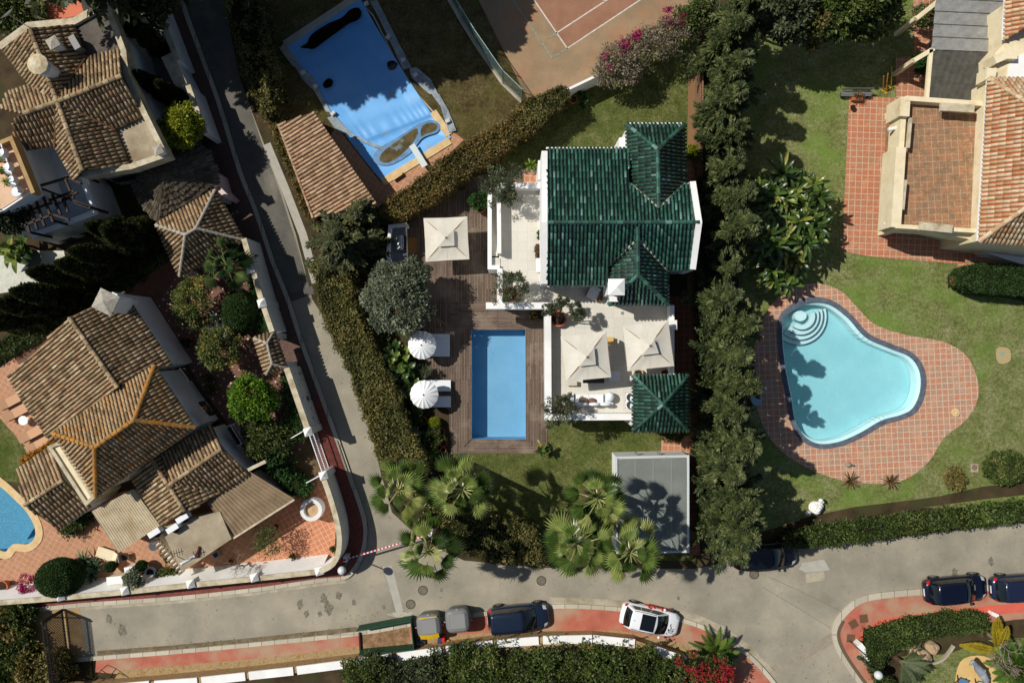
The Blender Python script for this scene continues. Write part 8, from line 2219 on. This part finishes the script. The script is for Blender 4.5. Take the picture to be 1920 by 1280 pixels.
# ---------------------------------------------------------------- parked cars
def car(label, x, y, h, heading, L, Wd, H, paint, tall=False, roofglass=None, roof_paint=None, plate=True, xr=-.44, extra=None):
 """Nose towards +x locally; (x, y) is where the photo shows the middle of its roof (height h)."""
 p = W(x, y, h)
 t = thing("parked_car", label, "car", (p.x, p.y, 0), heading, "cars parked along the lane")
 hw = Wd / 2
 def wprof(s):      # half width along s in 0 (tail) .. 1 (nose)
  e = abs(2 * s - 1)
  return hw * (1 - .30 * max(0, (e - .62) / .38) ** 2.6 - (.05 if s > .5 else .02) * e)
 belt = H * .60
 def top(s):        # body height without the cabin
  if s > .70: return belt * (1.0 - .30 * ((s - .70) / .30) ** 1.8)
  if s < .10: return belt * (1.02 - .10 * ((.10 - s) / .10) ** 1.6)
  return belt * 1.02
 secs = [0, .012, .035, .07, .12, .18, .26, .34, .42, .5, .58, .66, .72, .78, .84, .9, .94, .97, .988, 1]
 prof = [(.84, .20), (.97, .26), (1.0, .5), (1.0, .72), (.965, .9), (.88, .975), (.6, 1.01), (0, 1.03)]
 mb = MB()
 vs = []
 for s in secs:
  w_, tz = wprof(s), top(s)
  e = max(0, (abs(2 * s - 1) - .95) / .05)
  q = 1 - .10 * e
  zb = .18 + .12 * e
  row_ = [(w_ * a, zb + (tz * (1 - .10 * e) - zb) * (b - .2) / .83) for a, b in prof]
  full = row_ + [(-a, b) for a, b in row_[-2::-1]]
  vs += [((s - .5) * L, a, b) for a, b in full]
 m = len(prof) * 2 - 1
 fs = [(i * m + j, i * m + j + 1, (i + 1) * m + j + 1, (i + 1) * m + j)[::-1] for i in range(len(secs) - 1) for j in range(m - 1)]
 fs += [tuple(range(m)), tuple((len(secs) - 1) * m + j for j in range(m))[::-1]]
 mb.add(vs, fs, .5)
 body = mb.build("body", paint, t, False, True)
 # cabin: base and roof outlines
 xb0, xb1 = xr * L, .27 * L
 xt0, xt1 = (xr + (.035 if tall else .09)) * L, .06 * L
 zb, zt = belt * .99, H
 def side_base(u):
  xx = xb0 + (xb1 - xb0) * u
  return xx, wprof(xx / L + .5) * (.90 - .10 * max(0, (u - .8) / .2))
 def side_top(u):
  xx = xt0 + (xt1 - xt0) * u
  return xx, hw * (.74 + .05 * math.sin(math.pi * min(1, u + .1)))
 nu, nv = 18, 5
 mb = MB()
 vs = []
 for i in range(nu + 1):
  u = i / nu
  bx, by = side_base(u); tx, ty = side_top(u)
  col = []
  for j in range(nv + 1):
   v = j / nv
   col.append((bx + (tx - bx) * v, by + (ty - by) * v ** 1.15, zb + (zt - zb) * (1 - (1 - v) ** 1.35) - .03 * (2 * u - 1) ** 2 * v))
  roof = [(tx, ty * q, col[-1][2] + .035 * (1 - q * q)) for q in (.6, .2, -.2, -.6)]
  full = col + roof + [(a, -b, c) for a, b, c in col[::-1]]
  vs += full
 m = 2 * (nv + 1) + 4
 fs = [(i * m + j, i * m + j + 1, (i + 1) * m + j + 1, (i + 1) * m + j)[::-1] for i in range(nu) for j in range(m - 1)]
 fs += [tuple(range(m)), tuple(nu * m + j for j in range(m))[::-1]]
 mb.add(vs, fs, .5)
 mb.build("cabin", roof_paint or paint, t, False, True)
 def panel(fn, name, mat, nu_=8, nv_=4, par=t):
  mb = MB(); mb.grid(fn, nu_, nv_, .5); return mb.build(name, mat, par, False, True)
 def scr(x0, x1, z0, z1, w0, w1, bulge, name):
  def fn(u, v):
   yy = (2 * u - 1) * (w0 + (w1 - w0) * v)
   k = 1 - (2 * u - 1) ** 2
   return Vector((x0 + (x1 - x0) * v + bulge * (k - .35), yy, z0 + (z1 - z0) * (1 - (1 - v) ** 1.3) + .03))
  return panel(fn, name, m_glass, 10, 6)
 yb = side_base(1)[1]
 scr(xb1 + .02, xt1 + .04, zb - .0, zt - .02, yb * .94, hw * .70, .10, "windscreen")
 scr(xb0 - .03, xt0 - .02, zb + .06, zt - .06, hw * .74, hw * .62, -.06, "rear_window")
 for sg in (-1, 1):
  for u0, u1, nm in ((.10, .30, "rear_side_window"), (.33, .60, "side_window"), (.63, .93, "front_side_window")):
   def fn(u, v, u0=u0, u1=u1, sg=sg):
    q = u0 + (u1 - u0) * u
    vv = .12 + .72 * v
    if nm == "front_side_window": q = u0 + (u1 - u0) * u
    bx, by = side_base(q); tx, ty = side_top(q)
    return Vector((bx + (tx - bx) * vv, sg * (by + (ty - by) * vv ** 1.15 + .012), zb + (zt - zb) * (1 - (1 - vv) ** 1.35) + .008))
   panel(fn, nm, m_glass, 6, 4)
 # wheels
 for sx in (-.31, .33):
  for sg in (-1, 1):
   c = Vector((sx * L, sg * (wprof(sx + .5) - .07), .31))
   mb = MB(); mb.tube([c - Vector((0, .11, 0)), c - Vector((0, .08, 0)), c + Vector((0, .08, 0)), c + Vector((0, .11, 0))], [.28, .32, .32, .28], 24); wh = mb.build("tyre", m_black, t, False)
   mb = MB(); k = c + Vector((0, sg * .112, 0));
   mb.tube([k - Vector((0, .01, 0)), k + Vector((0, sg * .012, 0))], [.06, .05], 10)
   for a in range(7):
    an = 2 * math.pi * a / 7; d = Vector((math.cos(an), 0, math.sin(an))); mb.bar(k, k + d * .22, .035, .02)
   mb.tube([k - Vector((0, .008, 0)), k + Vector((0, .008, 0))], [.235, .235], 20, cap=False)
   mb.build("rim", m_rim, wh, False)
   mb = MB()
   pts = [Vector((sx * L + .37 * math.cos(R(a)), sg * (wprof(sx + .5) + .004), .31 + .37 * math.sin(R(a)))) for a in range(-10, 191, 20)]
   mb.tube(pts, .03, 6); mb.build("wheel_arch", m_black, t, False)
 # lamps, mirrors, trim
 for sg in (-1, 1):
  def hl(u, v, sg=sg):
   s = .905 + .055 * u
   w_ = wprof(s) * (.62 + .33 * v)
   return Vector(((s - .5) * L + .05 * (1 - v), sg * w_, top(s) * (1.0 - .10 * v * v) + .012))
  panel(hl, "headlight", m_lampclear, 4, 5)
  def tl(u, v, sg=sg):
   s = .03 + .05 * u
   w_ = wprof(s) * (.82 + .185 * v)
   return Vector(((s - .5) * L - .03 * (1 - v), sg * w_, top(s) * (.99 - .22 * v * v) + .02))
  panel(tl, "tail_light", m_lampred, 4, 5)
  mb = MB(); c = Vector((.19 * L, sg * (hw + .07), belt * 1.06)); mb.ball(c, (.09, .11, .08), 10, 8); mb.build("mirror", roof_paint or paint, t, False, True)
 mb = MB(); mb.box((.485 * L, 0, .42), (.08, Wd * .62, .16)); mb.build("grille", m_black, t, False)
 if plate:
  mb = MB(); mb.box((-.503 * L, 0, .58), (.03, .5, .11)); mb.build("licence_plate", m_whitemetal, t, False)
 mb = MB(); mb.bar((.36 * L * .74, .3, belt * 1.06), (.36 * L * .7, -.25, belt * 1.08), .02, .02); mb.build("wiper", m_black, t, False)
 if roofglass:
  a0, a1 = roofglass
  panel(lambda u, v: Vector(((a0 + (a1 - a0) * u) * L, (2 * v - 1) * hw * (.62), H + .035 * (1 - (.84 * (2 * v - 1)) ** 2) - .03 * (2 * ((a0 + (a1 - a0) * u) * L - xt0) / (xt1 - xt0) - 1) ** 2 + .008)), "sunroof", m_glass, 10, 6)
 for sg in (-1, 1):
  mb = MB(); mb.tube([(xt0 + .1, sg * hw * .7, H + .0), ((xt0 + xt1) / 2, sg * hw * .74, H + .045), (xt1 - .05, sg * hw * .7, H + .0)], .018, 6); mb.build("roof_rail", m_black, t, False)
 mb = MB(); mb.bar((xt0 + .25, .0, H + .03), (xt0 + .12, 0, H + .14), .02, .02); mb.build("aerial", m_black, t, False)
 if extra: extra(t, L, hw, belt, top, wprof)
 return t
def paint(name, col, metal=.3):
 return mat_plain(name, col, .25, .5, metal, .8, .04)
p_blue, p_navy, p_black, p_white = paint("blue_car_paint", (30, 42, 62)), paint("navy_car_paint", (12, 18, 38)), paint("black_car_paint", (16, 18, 24)), paint("white_car_paint", (232, 234, 236), 0)
car("dark blue people carrier with a boxy tail beside the bins", 972, 1166, 1.5, R(5.5), 4.15, 1.75, 1.62, p_blue, tall=True, xr=-.47)
def livery(t, L, hw, belt, top, wprof):
 mred = m_red
 # strokes of the lettering on the road side: (from the tail 0..1, height 0..1) pairs, thick
 strokes = [[(.40, .95), (.47, .80)], [(.40, .95), (.30, .80)], [(.30, .80), (.41, .62)], [(.36, .55), (.41, .48)], [(.41, .48), (.45, .55)],
   [(.50, .98), (.50, .45)], [(.50, .98), (.585, .70)], [(.585, .98), (.67, .70)], [(.67, .70), (.66, .45)], [(.585, .98), (.60, .72)],
   [(.72, .98), (.72, .62)], [(.72, .98), (.83, .58)]]
 mb = MB()
 for a, b in strokes:
  def sp(q):
   s = .12 + q[0] * .82
   z = .34 + (1 - q[1]) * 1.7 * (belt - .34)
   k = (z - .2) / (belt - .2)
   ww = wprof(s) * float(np.interp(k, [0, .07, .36, .63, .84, .93, .976], [.84, .97, 1, 1, .965, .88, .6]))
   return Vector(((s - .5) * L, ww + .022, z + .01))
  for k in range(6):
   p, q = (sp((a[0] + (b[0] - a[0]) * e, a[1] + (b[1] - a[1]) * e)) for e in (k / 6, (k + 1) / 6))
   d = (q - p).normalized(); n = d.cross(Vector((0, .75, .66))).normalized() * .055
   mb.add([p - n, q - n, q + n, p + n], [(0, 1, 2, 3)], .5)
 mb.build("side_lettering", mred, t, False)
 mb = MB()
 def hp(sx, yy):
  s = sx; return Vector(((s - .5) * L, yy * hw, top(s) * (1.03 - .03 * abs(yy)) + .008))
 for a, b in (((.86, .10), (.84, -.02)), ((.84, -.02), (.87, -.18)), ((.87, -.18), (.86, -.36)), ((.82, -.30), (.86, -.46)), ((.86, -.46), (.92, -.38)), ((.82, -.30), (.83, -.55)), ((.83, -.55), (.89, -.60)), ((.89, -.60), (.92, -.38)), ((.88, -.36), (.93, -.24)), ((.80, -.62), (.82, -.74))):
  p, q = hp(*a), hp(*b); d = (q - p).normalized(); n = d.cross(Vector((0, 0, 1))) * .018
  mb.add([p - n, q - n, q + n, p + n], [(0, 1, 2, 3)], .5)
 mb.build("bonnet_drawing", m_iron, t, False)
car("white hatchback with red side lettering and dark glass roof", 1222, 1168, 1.35, R(-13), 4.0, 1.75, 1.5, p_white, roofglass=(-.19, .05), extra=livery)
car("shiny navy hatchback parked half on the red pavement", 1803, 1111, 1.35, R(5.5), 4.2, 1.78, 1.48, p_navy)
car("navy car cut by the photo's edge beyond the leafless tree", 1930, 1107, 1.35, R(4), 4.2, 1.78, 1.44, paint("slate_blue_car_paint", (34, 42, 68)), xr=-.45)
car("black car half hidden below the last conifer and hedge", 1440, 1047, 1.3, R(5), 4.3, 1.76, 1.45, p_black)
